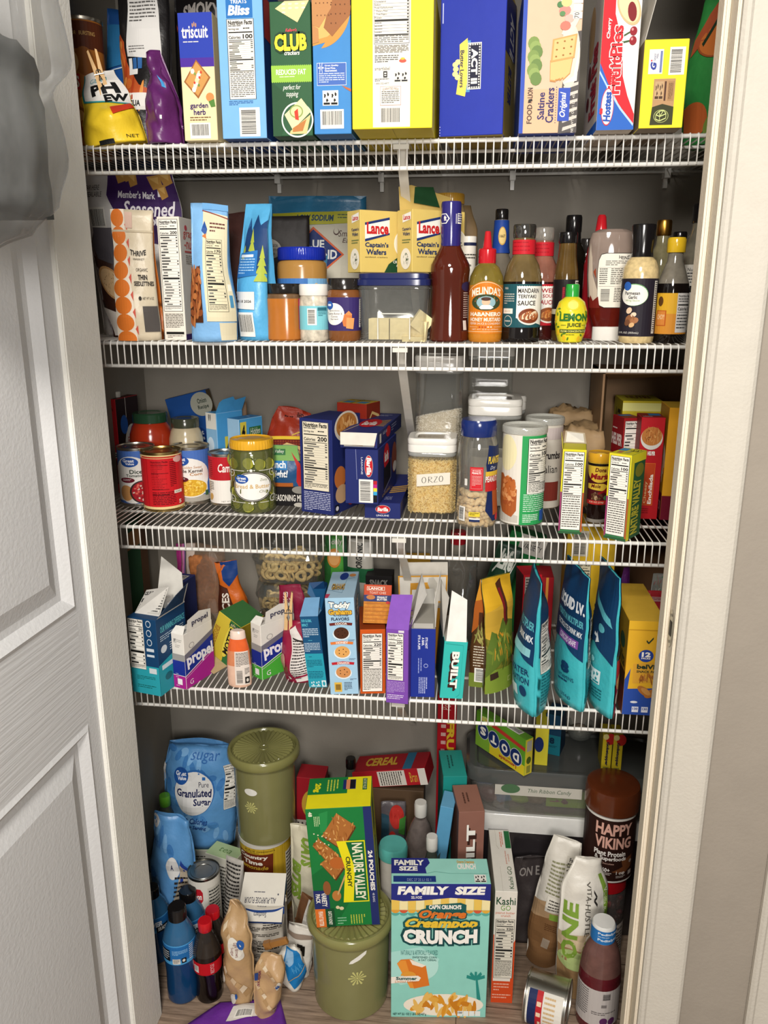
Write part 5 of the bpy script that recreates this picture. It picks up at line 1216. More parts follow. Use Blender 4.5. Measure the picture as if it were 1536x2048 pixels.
s.para(.46,.68,.74,.93,8,'5a0c12',2);s.para(.68,.12,.76,.6,14,'5a0c12',2);s.rect(.72,.66,.84,.72,'e6dccb',3);s.text('Just',.73,.67,.8,.71,'333333',4);s.ell(.8,.09,.07,.06,'d9a8a0',2);s.text('5',.78,.85,.82,.92,'e6dccb',3,bold=.03);s.line([(.4,.06),(.4,.95)],.004,'8a1218',2);W.done()
X,Y,z,r,h=canfit(2,337,411,896,1011)
o,pr=tin('can of corn with a blue top band and a bowl of yellow kernels','can',X,Y,z,r,h,None)
W=Wrap('label',o,pr,.008,h-.006,-100,100,bg='4a6fb8');s=W.t
s.ell(.5,.5,.4,.36,'e9e7e1',1,30);s.rect(.1,.5,.86,.86,'e9e7e1',1);s.rect(0,.88,1,1,'a7a298',1);s.ell(.42,.2,.15,.1,'2450a0',4);s.text('Great',.33,.13,.52,.2,'e9ecf2',5,bold=.03);s.text('Value',.36,.205,.5,.25,'e9ecf2',5,bold=.03)
s.text('Golden Sweet',.46,.3,.76,.35,'b5793a',3,shear=.2);s.text('Whole Kernel',.3,.365,.77,.43,'4a3426',3,bold=.02);s.text('Corn',.57,.435,.76,.49,'b5793a',3,bold=.02);s.ell(.42,.56,.13,.055,'5a1a26',6);s.para(.33,.535,.5,.58,3,'e2d4d4',7)
s.ell(.58,.74,.27,.18,'e6e2d8',3,30);s.ell(.58,.73,.255,.165,'d6a62c',4,30);bush(s,.58,.73,.22,.135,('e6c04a','c9942a','f0d270','dcb03a'),110,5,.018);s.rect(.8,.8,.86,.9,'3a5a3a',6);W.done()
X,Y,z,r,h=canfit(2,412,476,909,1013)
o,pr=tin('red over white soup can, half hidden by the pickle jar','can',X,Y,z,r,h,None)
W=Wrap('label',o,pr,.006,h-.006,-100,100,bg='ece8e0');s=W.t;s.rect(0,0,1,.5,'b81f2a',1);s.text('Campbells',.46,.14,.95,.38,'efe9e2',2,shear=.25,bold=.02);s.para(.22,.08,.34,.46,9,'7d1420',2);s.para(.22,.54,.36,.76,6,'4a463f',2);s.ell(.28,.87,.05,.08,'c9a05a',2,rot=15);s.text('NET WT',.5,.94,.66,.97,'7a746a',2);W.done()
# blue onion recipe box at the back
X,Yf,z,w,h=fit(2,372,468,804,Y=.37)
c=Carton('soup_mix_box','tilted blue soup mix box with a white oval, leaning at the back wall','soup mix box',(X,Yf,z+.012),.1,.03,h+.01,'1f4f96','5a4a30','1f4f96',ry=-14)
s=c.sh('F');s.rect(.1,.27,.6,.37,'cfccc2',2);s.text('02/27/26',.35,.3,.56,.35,'4a4640',3);s.ell(.82,.15,.26,.14,'a8a89a',2,30);s.text('Onion',.74,.08,.96,.14,'2a3a30',3,bold=.02);s.text('Recipe',.72,.16,.98,.22,'2a3a30',3,bold=.02);s.ell(.55,.5,.2,.1,'143a80',3);s.text('Great',.42,.44,.68,.5,'d9dee8',4,bold=.03);s.text('Value',.45,.51,.67,.56,'d9dee8',4,bold=.03);s.ell(.62,.85,.4,.25,'c9c6be',2,30);c.done()
# drink mix boxes
BB='4a9ad0'
c=Carton('dressing_mix_box','sky blue packet box torn open with a standing flap, behind the pickle jar','dressing mix box',(ony(428,950,.27).x,.27,Z[2]),.036,.075,ony(428,826,.27).z-Z[2],'8ab8dc',BB,BB,rz=-32)
s=c.sh('F');s.rect(.05,0,.98,.2,'e6e2d8',2);s.ell(.4,.4,.3,.1,'cfe0ee',1);s.ell(.65,.55,.3,.08,'b9d4ea',1);s.poly([(0,.86),(1,.93),(1,1),(0,1)],'5f9a4a',2);s.text('"',.3,.02,.5,.1,'222222',3)
s=c.sh('R','side_print');s.rect(.28,.3,.5,.6,'d8c84a',2);s.text('4',.33,.36,.46,.52,'1a1a1a',3,bold=.04)
s_=.034/2
c.flap([(s_,.0,c.h),(s_,.075,c.h),(s_+.012,.078,c.h+.03),(s_+.008,.05,c.h+.025),(s_+.008,.045,c.h+.033),(s_+.008,.015,c.h+.029),(s_+.008,.005,c.h+.023)],BB)
c.done()
c=Carton('dressing_mix_box','closed sky blue packet box with a yellow number four patch','dressing mix box',(ony(471,950,.25).x,.25,Z[2]),.036,.07,ony(471,838,.25).z-Z[2],'9cc4e2',BB,'3f86c0',rz=-30,group=None)
s=c.sh('F');s.ell(.4,.5,.35,.12,'cfe0ee',1);s.ell(.6,.75,.3,.1,'c2d9ec',1)
s=c.sh('R','side_print');s.rect(.04,.04,.3,.34,'d8c84a',2);s.text('4',.1,.08,.24,.24,'1a1a1a',3,bold=.04);s.rect(.42,.12,.92,.24,'2f6a3c',2);s.text('Hidden',.46,.135,.88,.22,'e2e6d8',3,shear=.2);s.text('Ranch',.45,.28,.9,.42,'e6ecf2',2,bold=.03);s.rect(.42,.26,.94,.46,'2a5fa6',1)
s=c.sh('T','top_print');s.para(.3,.3,.7,.4,1,'d9e6f0',1);c.done()
# brown card peeking
X,Yf,z,w,h=fit(2,470,500,803,Y=.345)
b=Bag('paper_packet','brown paper packet standing behind the torn blue packet box','packet',(X,Yf,z),w,h,.03,mat('7d6248','k',.15,40),seed=70,wr=.004);b.done()
# red packet lying at the back, old mexican dinner packet, ranch packet, black seasoning box
X,Yf,z,w,h=fit(2,530,612,818,Y=.30)
b=Bag('seasoning_bag','orange-red bag slumped at the back between the blue boxes and the tall pasta box','bag',(X,Yf,z),w*1.15,h,.09,'9a2f18',seed=71,wr=.012,ry=8,wp=((0,1),(.6,1),(.85,.85),(1,.6)))
s=b.sh();s.text("SRI'S",.3,.04,.52,.12,'3a1512',2,rot=180,bold=.04);s.text('CHILI',.55,.04,.8,.1,'3a1512',2,rot=180,bold=.04);s.line([(.55,.3),(.95,.15)],.015,'d8b04a',2);s.rect(.5,.42,.62,.5,'d8b04a',2,);b.done()
X,Yf,z,w,h=fit(2,528,610,872,Y=.235)
b=Bag('seasoning_packet','yellow and red seasoning packet with a brown tile pattern along its top','packet',(X,Yf,z),w,h,.025,'c92f2a',seed=72,wr=.003,dp=((0,.5),(.5,1),(1,.1)))
s=b.sh();s.rect(0,0,1,.08,'e0bf3a',1);s.rect(0,.3,1,.42,'e0bf3a',1);s.rect(.1,.05,1,.24,'6a2018',2)
for i in range(14):
    for j in range(4):s.ell(.14+.065*i,.08+.045*j,.024,.016,'8a3a20',3,8)
s.poly([(.42,.34),(.44,.16),(.62,.1),(.95,.16),(1,.34)],'d8b878',4);s.text('OLD EL PASO',.46,.2,.98,.31,'7a1f1a',5,bold=.03);b.done()
X,Yf,z,w,h=fit(2,541,604,890,Y=.185)
b=Bag('seasoning_packet','blue and green ranch packet with white lettering','packet',(X,Yf,z),w*1.05,h,.022,'1f4f7d',seed=73,wr=.003,dp=((0,.5),(.5,1),(1,.1)),wp=((0,1),(.7,.95),(1,.8)))
s=b.sh();s.rect(0,0,1,.25,'7aa85a',1);s.rect(.0,.06,.55,.16,'2f6a3c',2);s.text('en Valley',.02,.07,.5,.14,'e2e6d8',3);s.rect(0,.25,.6,.4,'2f7ab8',2);s.text('Ranch',.0,.25,.56,.37,'eef0f0',3,bold=.03);s.text('Night!',.04,.4,.62,.56,'eef0f0',3,shear=.2,bold=.03);s.rect(.1,.62,.75,.74,'b0602a',2);s.ell(.4,.92,.35,.14,'e0dcd0',2);s.ell(.4,.93,.28,.1,'8a4a2a',3);s.poly([(.75,.1),(1,.3),(1,.8),(.85,.6),(.9,.35)],'b52a2a',3);b.done()
X,Yf,z,w,h=fit(2,543,612,975,1012)
c=Carton('seasoning_box','low black seasoning mix box on the wires beside the pickle jar','seasoning box',(X,Yf,z),w*1.1,.05,h,'1b191a','1b191a','1b191a')
s=c.sh('F');s.text('SEASONING MIX',.1,.38,.92,.74,'ddd8cf',2,bold=.02);s.ell(.8,.12,.2,.2,'8a867e',1);s.ell(.78,.92,.14,.12,'b5b0a6',1);c.done()
# pickle jar with chips
o,r,h=bot('pickle_jar','jar of green pickle chips with a yellow lid and ornate white label','jar',2,452,541,882,1030)
pr=pf([(.86,0),(.96,.02),(1,.06),(1,.8),(.97,.84),(.9,.87)],r,h)
lathe('glass',pr,clear('a9b06a',.16,.14),o);lathe('brine',pf([(.78,.015),(.86,.05),(.86,.8),(.8,.84)],r,h),mat('4c4c14','l',.35,30),o)
lathe('lid',pf([(.93,.865),(.96,.87),(.97,.93),(.93,.985),(.9,.99),(.86,.975),(.6,.975),(.55,.985),(.3,.985)],r,h),mat('e0a82a','g',.05),o,rib=(40,.0006,.87*h,.95*h))
W=Wrap('label',o,pr,.15*h,.62*h,-52,76);s=W.t
s.ell(.52,.5,.42,.44,'14120f',1,36);s.ell(.52,.5,.4,.42,'c9c4ba',2,36);s.ell(.52,.5,.385,.405,'14120f',3,36);s.ell(.52,.5,.365,.385,'eceae4',4,36)
s.ell(.3,.28,.145,.13,'2450a0',5);s.text('Great',.2,.21,.4,.29,'e9ecf2',6,bold=.03);s.text('Value',.23,.3,.39,.36,'e9ecf2',6,bold=.03);s.text('Zesty',.66,.27,.82,.36,'7a7a50',5,shear=.25);s.text('Bread & Butter',.16,.43,.87,.55,'c9a35a',5,bold=.01);s.text('Chips',.64,.6,.84,.7,'7a7a50',5,shear=.25)
for cx,cy,sx_,sy_ in((.07,.1,1,1),(.95,.1,-1,1),(.07,.9,1,-1),(.95,.9,-1,-1)):
    P=[(cx+sx_*.01*k*math.cos(k*.8),cy+sy_*.013*k*math.sin(k*.8))for k in range(12)];s.line(P,.012,'e6e4dc',4);s.line([(cx-.04*sx_,cy),(cx-.04*sx_,cy+sy_*.3)],.01,'e6e4dc',4);s.line([(cx-.05*sx_,cy-.06*sy_),(cx+.3*sx_,cy-.06*sy_)],.014,'e6e4dc',4)
for q in(.03,.97):s.ell(.5,q,.03,.04,'e6e4dc',4);s.ell(.44,q,.015,.015,'e6e4dc',4);s.ell(.56,q,.015,.015,'e6e4dc',4)
W.done()
rr=random.Random(4);jx,jy,jz=o.location
chip=None
for i in range(20):
    a=R(-72+36*(i%5)+rr.uniform(-6,6));zz=jz+h*(.12+.19*(i//5)+rr.uniform(-.02,.02));q=r*.925
    P=Vector((jx+q*math.sin(a),jy-q*math.cos(a),zz))
    if chip is None:
        m=Mb();V=[];K=18
        for lay,(rad,dy)in enumerate(((.0,-.0016),(.6,-.0012),(.86,-.0016),(1,-.0006),(1,.0006),(0,.001))):
            V+=[(rad*.0135*(1+.07*math.sin(5*t*6.283/K*1))*math.cos(t*6.283/K),dy,rad*.0135*(1+.05*math.cos(4*t*6.283/K))*math.sin(t*6.283/K))for t in range(K)]
        for lay in range(5):m.add([],[]);m.F+=[(lay*K+t,lay*K+(t+1)%K,(lay+1)*K+(t+1)%K,(lay+1)*K+t)for t in range(K)];m.I+=[0 if lay<2 else 1]*K
        m.V=V;ob=m.obj('pickle_chip',[mat('a3a13a','l',.2,120),mat('3f4a14','l',.2,90)],None);chip=ob
        tag(ob,'green pickle chip in brine inside the yellow-lidded jar','pickle','pickle chips in the jar')
    else:ob=chip.copy();COL.objects.link(ob)
    ob.location=P;ob.rotation_euler=(R(rr.uniform(-14,14)),R(rr.uniform(0,360)),a+R(rr.uniform(-14,14)))
# tall blue pasta box
L_,w,h,rz=p2(2,(602,1023),(668,1031),838)
NB='232c66'
c=Carton('pasta_box','tall navy pasta box with a full nutrition panel and shells on its side','pasta box',L_,w,.112,h,NB,NB,NB,rz=rz-4)
n=c.sh('F','nutrition_label');n.nut(.09,.03,.9,.75,'200',bg='e2d9c2',rows=17,foot=.1)
s=c.sh('F');s.para(.1,.77,.92,.98,11,'b9bcd4',2)
s=c.sh('R','side_print');s.ell(.5,.1,.42,.16,'d9cfc0',1,30);s.ell(.5,.09,.36,.13,'b5793a',2);bush(s,.5,.09,.3,.09,('c98a48','a0602a','d8a668'),24,3,.05);s.ell(.25,.62,.2,.12,'c9743a',2);s.ell(.3,.8,.22,.1,'c9a27a',2);s.ell(.62,.92,.1,.04,'a8302a',2);s.text('SHELLS',.5,.35,.75,.65,'c9cbe0',2,rot=90);s.rect(.06,.9,.2,.98,'14141f',2);s.ell(.13,.94,.05,.025,'d9d9e0',3);c.done()
h_pasta=h
# yellow topped box behind
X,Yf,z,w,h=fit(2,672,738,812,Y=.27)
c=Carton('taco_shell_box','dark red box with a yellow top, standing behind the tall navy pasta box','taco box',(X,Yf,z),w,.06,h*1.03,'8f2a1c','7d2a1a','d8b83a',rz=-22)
s=c.sh('T','top_print');s.rect(.46,0,.5,1,'4a3a1a',1);s.rect(.12,.45,.4,.9,'4a8fb8',1);s.rect(.6,.45,.9,.9,'4a8fb8',1);s.para(.1,.1,.9,.35,2,'7d6a2a',1)
s=c.sh('R','side_print');s.ell(.5,.35,.3,.12,'8a9a3a',1);s.line([(.1,.2),(.4,.1),(.9,.15)],.03,'d8b878',1);c.done()
# flat linguine box, lasagne box on it, long thin noodle box on top
L_,w,h,rz=p2(2,(729,1037),(801,1037),1006)
c=Carton('pasta_box','flat navy pasta box lying lowest in the stack of three','pasta box',L_,w,.26,h,NB,NB,'262f6e',rz=-1)
s=c.sh('F');s.ell(.51,.4,.21,.27,'b8b4b0',2,30);s.ell(.51,.4,.2,.25,'c01f2a',3,30);s.text('Barilla',.36,.27,.66,.53,'efeae4',4,bold=.04,shear=.1);s.text('LINGUINE',.33,.74,.68,.86,'dfe0ea',2,bold=.01)
s=c.sh('T','top_print');
for i in range(4):s.line([(.55,.5+.06*i),(1,.42+.06*i)],.03,'d8a84a',1)
s.text('LINGUINE',.5,.8,.7,.9,'9a9fc0',1);c.done()
zl=Z[2]+h+.0008
L_,w,h,rz=p2(2,(690,1008),(757,1008),899,z=zl)
c=Carton('pasta_box','upright navy lasagne box in the middle of the stack of three','pasta box',L_,w,.19,h,NB,NB,'262f6e',rz=-5)
s=c.sh('F');s.line([(.33,0),(.36,.55)],.012,'8f94b8',1);s.ell(.72,.3,.13,.2,'b8b4b0',2,30);s.ell(.72,.3,.12,.19,'c01f2a',3,30);s.text('Barilla',.655,.14,.8,.46,'efeae4',4,rot=-90,bold=.04,shear=.1);s.text('LASAGNE',.49,.14,.545,.45,'dfe0ea',3,rot=-90)
for i,cc in enumerate(('b8242f','c02a7a','e6d23a','3aa0d0','1a1a1a','14141a')):s.rect(.86,.56+.066*i,.97,.625+.066*i,cc,3)
b=c.sh('F','barcode_label');b.bar(.42,.54,.85,.97,vert=True)
s=c.sh('R','side_print');s.ell(.42,.25,.15,.24,'c01f2a',2,30);s.text('Barilla',.32,.16,.52,.34,'efeae4',3,bold=.04,shear=.1);s.poly([(.28,.45),(.66,.38),(.66,.72),(.28,.85)],'1a1a22',2);s.line([(.66,.36),(.66,.74),(.28,.88)],.012,'a8abc4',3);s.ell(.86,.42,.14,.3,'8a4a3a',2);s.ell(.88,.6,.1,.1,'d9d4cc',3);s.text('LASAGNE',.2,.9,.6,.95,'c9a35a',2);c.done()
zt=zl+h+.0008
L_,w,h2,rz=p2(2,(680,896),(755,897),868,z=zt)
c=Carton('pasta_box','long thin-noodle pasta box topping the stack, its end flap torn open','pasta box',(L_[0],L_[1],zt),w,.26,.03,'2b3470',NB,'2a3372',rz=-5)
s=c.sh('F');s.rect(.1,.3,.92,.9,'d9d6cc',2);s.poly([(.15,.8),(.35,.4),(.5,.35),(.62,.85)],'a8835a',3)
for i,cc in enumerate(('d88aa8','4a9ac8','3a6a9a','8a8a8a','1a1a1a','b8242f')):s.rect(.5+.075*i,.38+.2*(i%2),.57+.075*i,.58+.2*(i%2),cc,4)
s=c.sh('T','top_print');s.ell(.48,.55,.3,.2,'c01f2a',2,30);s.text('Barilla',.28,.48,.68,.66,'efeae4',3,bold=.03,shear=.1)
for i in range(9):s.line([(.66+.03*(i%2),.42+.03*i),(.95,.36+.04*i)],.012,'d8a84a',1)
s.line([(.05,.95),(.3,.5)],.02,'e6d6b0',1);s.para(.2,.1,.8,.2,2,'9a9fc0',1)
s=c.sh('R','side_print');s.ell(.42,.45,.09,.36,'c01f2a',2);s.para(.55,.2,.75,.7,3,'9a9fc0',2);s.rect(.08,.2,.14,.8,'d9d6cc',2);c.flap([(-w/2,0,.03),(w/2,0,.03),(w/2-.003,-.012,.008),(-w/2+.003,-.012,.008)],'2f3876',name='end_flap',back='d9d4c8')
s.text('ANGEL HAIR',.2,.2,.36,.4,'c9cbe0',2);c.done()
# airtight containers
def airtight(label,k,x0,x1,yt,yb=None,Y=None,lidh=.034,fill=None,sy=1.0,n=5):
    X,Yf,z,w,h=fit(k,x0,x1,yt,yb,Y);r=w/2
    o=thing('airtight_container',label,'food container',(X,Yf+r*sy,z))
    hb=h-lidh
    lathe('tub',[(r*.9,.001),(r*.96,.004),(r*.98,hb),(r*.93,hb)],clear('d6d8d2',.07,.12),o,n=n,seg=56,sy=sy)
    wm=mat('e9e6de','g',.02)
    lathe('seal_band',[(r*.97,hb-.002),(r*1.0,hb),(r*1.0,hb+.004),(r*.97,hb+.006)],clear('dfe0da',.4,.15),o,n=n,seg=56,sy=sy)
    lathe('lid',[(r*.99,hb+.006),(r*1.01,hb+.007),(r*1.01,hb+lidh*.58),(r*1.0,hb+lidh*.62),(r*1.02,hb+lidh*.66),(r*1.02,hb+lidh*.9),(r*.98,h),(r*.72,h),(r*.7,h-.003),(r*.5,h-.003)],wm,o,n=n,seg=56,sy=sy)
    lathe('lid_window',[(r*.62,h-.0028),(r*.62,h-.0022),(r*.3,h-.0022)],mat('6d6258','g',.1),o,n=6,seg=48,sy=sy)
    return o,r,hb,z
o,r,hb,z=airtight('clear container of orzo with a white lid and handwritten tape label',2,813,910,878,1030,sy=.9)
X,Y=o.location.x,o.location.y
t=Sheet();t.rect(0,0,1,1,'e4ddce',1);t.line([(0,.0),(.03,.3),(0,.5),(.03,.8),(0,1)],.01,'d2cabb',2)
K=.035
for P in([(.22+.06*math.cos(q*.6),.5+.25*math.sin(q*.6))for q in range(12)],[(.36,.75),(.36,.25)],[(.36,.25),(.45,.3),(.45,.42),(.36,.5),(.48,.75)],[(.52,.27),(.62,.27),(.52,.73),(.64,.72)],[(.73+.055*math.cos(q*.6),.48+.25*math.sin(q*.6))for q in range(12)]):t.line(P,.016,'1b1918',3)
t.build('tape_label',lambda u,v,e:Vector((-.029+.066*u,-r*.9*.985-.0006-e,hb*.685-.024*v+.006*u)),o,[i/4 for i in range(1,4)])
grains('orzo_pasta','golden orzo filling the clear container with the tape label','pasta',(X,Y,z+.004),r*.925,hb*.86,5,.88,[mat('c9a04a','m',.15,90),mat('edcd7c','m',.05,90),mat('f4da98','m',.05,90)],(.0045,.0011),3600,2)
o,r,hb,z=airtight('tall clear container of white rice standing behind the orzo',2,826,921,712,Y=.235,sy=.9)
X,Y=o.location.x,o.location.y
grains('white_rice','white rice filling half of the tall clear container','rice',(X,Y,z+.004),r*.925,hb*.66,5,.88,[mat('cfc2ac','m',.12,90),mat('ece2d2','m',.04,90),mat('f4eee2','m',.04,90)],(.0033,.0009),3000,3,top=.012)
o,r,hb,z=airtight('white-lidded container in the middle, behind the nearly empty peanut jar',2,931,1037,800,Y=.2,lidh=.038)
grains('flour','pale flour inside the white-lidded container behind the peanut jar','flour',(o.location.x,o.location.y,z+.004),r*.92,hb*.55,5,1,[mat('d9d2c4','m',.06,60),mat('e4ded2','m',.04),mat('e4ded2','m',.04)],(.001,.0008),60,4)
airtight('second white-lidded container right behind the first, its lid just higher',2,938,1044,792,Y=.318,lidh=.036,sy=.42)
X,Yf,z,w,h=fit(2,930,1018,700,Y=.345)
airt,r,hb,z=airtight('spaghetti canister with a grey lid rising at the back wall',2,930,1018,690,Y=.366,lidh=.03,sy=.2,n=8)
sx_=airt.location.x;sy0=airt.location.y
rr=random.Random(9);ps=None
for i in range(34):
    xx=sx_-r*.86+2*r*.86*(i+.5)/34;ob=None
    if ps is None:
        m=Mb();m.tube([(0,0,0),(.001,0,.08),(0,.0005,.17)],.0014,6);ps=ob=m.obj('spaghetti_strand',mat('d09a44','m',.12,60),None);tag(ob,'dry spaghetti strand upright in the canister at the back wall','spaghetti','spaghetti in the canister')
    else:ob=ps.copy();COL.objects.link(ob)
    ob.location=(xx,sy0-r*.2*.6+.002*rr.random(),z+.005+.012*rr.random());ob.rotation_euler=(0,R(rr.uniform(-1.5,1.5)),R(rr.uniform(0,360)))
# peanut jar
o,r,h=bot('peanut_jar','clear peanut jar with a ribbed navy lid, a third full of peanuts','jar',2,910,994,844,1057)
pr=pf([(.9,0),(.98,.015),(1,.05),(1,.14),(.95,.26),(.9,.42),(.92,.56),(.97,.68),(.95,.75),(.86,.82),(.8,.85)],r,h)
lathe('jar_body',pr,clear('d8d6cc',.1,.14),o)
lathe('lid',pf([(.84,.85),(.86,.855),(.86,.97),(.8,1)],r,h),mat('1d2f6d','g',.03),o,rib=(56,.0006,.86*h,.965*h))
t=mat('ddd8ce');W=Wrap('lid_print',o,[(.6*r,h)],0,1,0,1)
W2=Wrap('label',o,pr,.06*h,.78*h,24,96,off=.0006);s=W2.t
s.poly([(.1,0),(.5,.02),(1,0),(1,1),(.35,1),(0,.85),(.15,.5),(0,.25)],'1d2a55',0);s.text('PLANTERS',.08,.14,.8,.24,'e0c04a',3,bold=.04);s.text('Dry',.2,.27,.5,.33,'d9dbe4',3,shear=.3);s.rect(.0,.34,.9,.4,'d8b23a',2);s.text('PEANUTS',.0,.4,.7,.48,'e6e2da',3,bold=.03);s.rect(0,.38,.9,.6,'b82a2a',1);s.rect(.35,.6,.8,.92,'a8552a',1);s.ell(.6,.95,.12,.05,'c0262c',2);W2.done()
W=Wrap('warning_label',o,pr,.05*h,.58*h,-55,18,off=.0006);s=W.t
s.rect(.45,.0,.98,.42,'c9242c',1);s.rect(.5,.03,.93,.385,'d9a09c',2);s.rect(.51,.036,.92,.38,'c9242c',3);s.text('DRY ROASTED',.55,.05,.88,.075,'efe6e0',4,bold=.02);s.text('PEANUTS',.54,.085,.89,.125,'efe6e0',4,bold=.03);s.para(.54,.15,.9,.34,8,'dcb0aa',4)
s.rect(.46,.8,.88,.88,'e0c83a',1);s.para(.5,.815,.85,.865,2,'2a2418',2);s.rect(.48,.91,.88,.975,'e2e2e0',1);s.rect(.48,.935,.88,.975,'1d2a55',2);s.bar(.0,.72,.3,.98,1,True);s.rect(.2,.22,.33,.34,'dcd8d0',1);W.done()
pn=None;rr=random.Random(12);jx,jy,jz=o.location
for i in range(110):
    lay=i//22;a=R(-95+190*((i%22)/22)+rr.uniform(-5,5)+(4 if lay%2 else 0));q=r*(.86 if lay<4 else .5+.36*rr.random());zz=jz+.008+.0135*lay+rr.uniform(-.003,.003)
    q=min(q,prof_r(pr,zz-jz)-.009)
    if pn is None:
        m=Mb();m.blob((0,0,0),(.0058,.0052,.0085),0,10,8,.12,3);m.tube([(0,-.0053,-.0065),(0,-.0056,0),(0,-.0053,.0065)],.0004,4,1);pn=ob=m.obj('peanut',[mat('e6cb9c','m',.12,180),mat('b58f62','m',.05)],None,True);tag(ob,'shelled roasted peanut in the navy-lidded clear jar','peanut','peanuts in the jar')
    else:ob=pn.copy();COL.objects.link(ob)
    ob.location=(jx+q*math.sin(a),jy-q*math.cos(a),zz);ob.rotation_euler=(rr.uniform(0,6),rr.uniform(0,6),rr.uniform(0,6))
# breadcrumb canisters
def drum(label,x0,x1,yt,yb=None,Y=None):
    o,r,h=bot('breadcrumb_canister',label,'canister',2,x0,x1,yt,yb,Y)
    pr=pf([(.97,0),(.99,.004),(.98,.01),(.98,.93)],r,h);lathe('tube',pr,mat('d9d2c4','p',.03),o)
    lathe('rim',pf([(.98,0),(1,.003),(1,.012),(.98,.014)],r,h),mat('b9b5ab','s'),o)
    lathe('lid',pf([(.99,.925),(1.03,.93),(1.04,.965),(1.03,.99),(.99,1),(.95,.985),(.9,.975),(.5,.975)],r,h),clear('dcdcd4',.55,.1),o)
    return o,pr,r,h
o,pr,r,h=drum('breadcrumb canister with a cloudy lid, green panel and fried chicken picture',1000,1088,856,1053)
W=Wrap('label',o,pr,.015*h,.92*h,-110,110);s=W.t;s.rect(0,0,1,1,'ddd8cc',0)
s.ell(.26,.2,.14,.2,'e6dcb0',1);bush(s,.3,.62,.1,.17,('b5652f','c9804a','a0522a','d89a62'),60,3,.035);s.poly([(.12,.45),(.2,.44),(.3,.55),(.42,.6),(.42,.84),(.36,.92),(.2,.88),(.1,.75)],'a85a2c',2);s.poly([(.18,.85),(.44,.9),(.44,.98),(.15,.98)],'c2bcb0',1)
s.rect(.46,0,.86,1,'2f9a55',2);s.poly([(.5,0),(.86,0),(.86,.02),(.55,.04),(.5,.1)],'2f9a55',2);s.para(.5,.65,.82,.86,9,'bfe0c8',4);s.para(.5,.88,.7,.98,5,'dff0e2',4);s.rect(.73,.84,.83,.97,'2c5aa6',4)
W.done()
W=Wrap('nutrition_label',o,pr,.33*h,.9*h,4,78,off=.0012);W.t.asp=.55;W.t.nut(.04,.01,.99,.99,'100',rows=12,foot=.2);W.done()
o,pr,r,h=drum('second breadcrumb canister standing behind, only its cloudy lid and pale side showing',1046,1122,838,Y=.2)
W=Wrap('label',o,pr,.05*h,.9*h,-90,90);s=W.t;s.rect(0,.0,1,.15,'c9bcb8',0);s.text('Crumbs',.42,.3,.8,.4,'2a2626',1,bold=.03);s.text('Italian',.42,.48,.75,.58,'2a2626',1);s.rect(.3,.7,.8,.95,'8a3a30',1);W.done()
# granola bar boxes standing on end
YG='e0d22c'
def granola(label,L,Rr,yt,rz0=0,open_top=False,d=.045):
    loc,w,h,rz=p2(2,L,Rr,yt)
    c=Carton('granola_bar_box',label,'granola bar box',loc,w,.062,h,'3a7a4a','2f5a38','d9cf2e',rz=rz+rz0)
    s=c.sh('F');s.rect(0,0,1,.03,YG,1);s.rect(0,0,.06,.5,YG,1);s.rect(0,.5,.06,1,'9a3a6a',1);s.rect(.94,.0,1,.5,YG,1);s.rect(.94,.5,1,.97,'b5522a',1);s.rect(0,.97,1,1,'2f5a38',2)
    n=c.sh('F','nutrition_label');n.nut(.07,.025,.93,.95,'100',rows=12,foot=.45)
    return c,w,h
c,w,h=granola('green and yellow granola bar box standing on end with its top torn open',(1116,1066),(1162,1069),899)
s=c.sh('L','side_print');s.rect(0,0,1,.32,YG,1);s.text('NATURE VALLEY',.15,.05,.85,.18,'2c5a38',2,bold=.03);s.text('CHEWY',.2,.21,.8,.3,'2a2a22',2);s.ell(.55,.6,.3,.06,'c9c4b4',2,rot=90);s.rect(0,.5,.3,.6,'9a3a6a',1);s.rect(0,.7,.3,.8,'3a8fb0',1);bush(s,.5,.82,.35,.13,('8a5a30','a87440','6d4424'),26,2,.09)
c.flap([(-w/2,.002,h),(-w/2,.06,h),(-w/2-.004,.055,h+.02),(-w/2-.004,.03,h+.026),(-w/2-.003,.006,h+.02)],YG);c.flap([(w/2,.062,h),(-w/2,.062,h),(-w/2+.002,.08,h+.02),(w/2-.004,.085,h+.016)],'e2ddd2',back='b5a78e');c.done()
c,w,h=granola('closed green and yellow granola bar box standing on end, wrapped in clear film',(1205,1076),(1252,1082),908,-14)
s=c.sh('R','side_print');s.rect(0,0,.2,1,YG,1);s.rect(0,0,1,.1,YG,1);s.text('NATURE VALLEY',.25,.3,.75,.95,'b9b03a',2,rot=90,bold=.04);s.ell(.6,.2,.3,.08,'7d7a2a',1)
s=c.sh('T','top_print');s.rect(.04,.1,.4,.5,'4a8fb8',1);s.rect(.5,.3,.7,.8,'b5b05a',1);s.recyc(.55,.1,.95,.5,bg='cfc83a');s.rect(.2,.6,.4,.85,'b5705a',1);c.done()
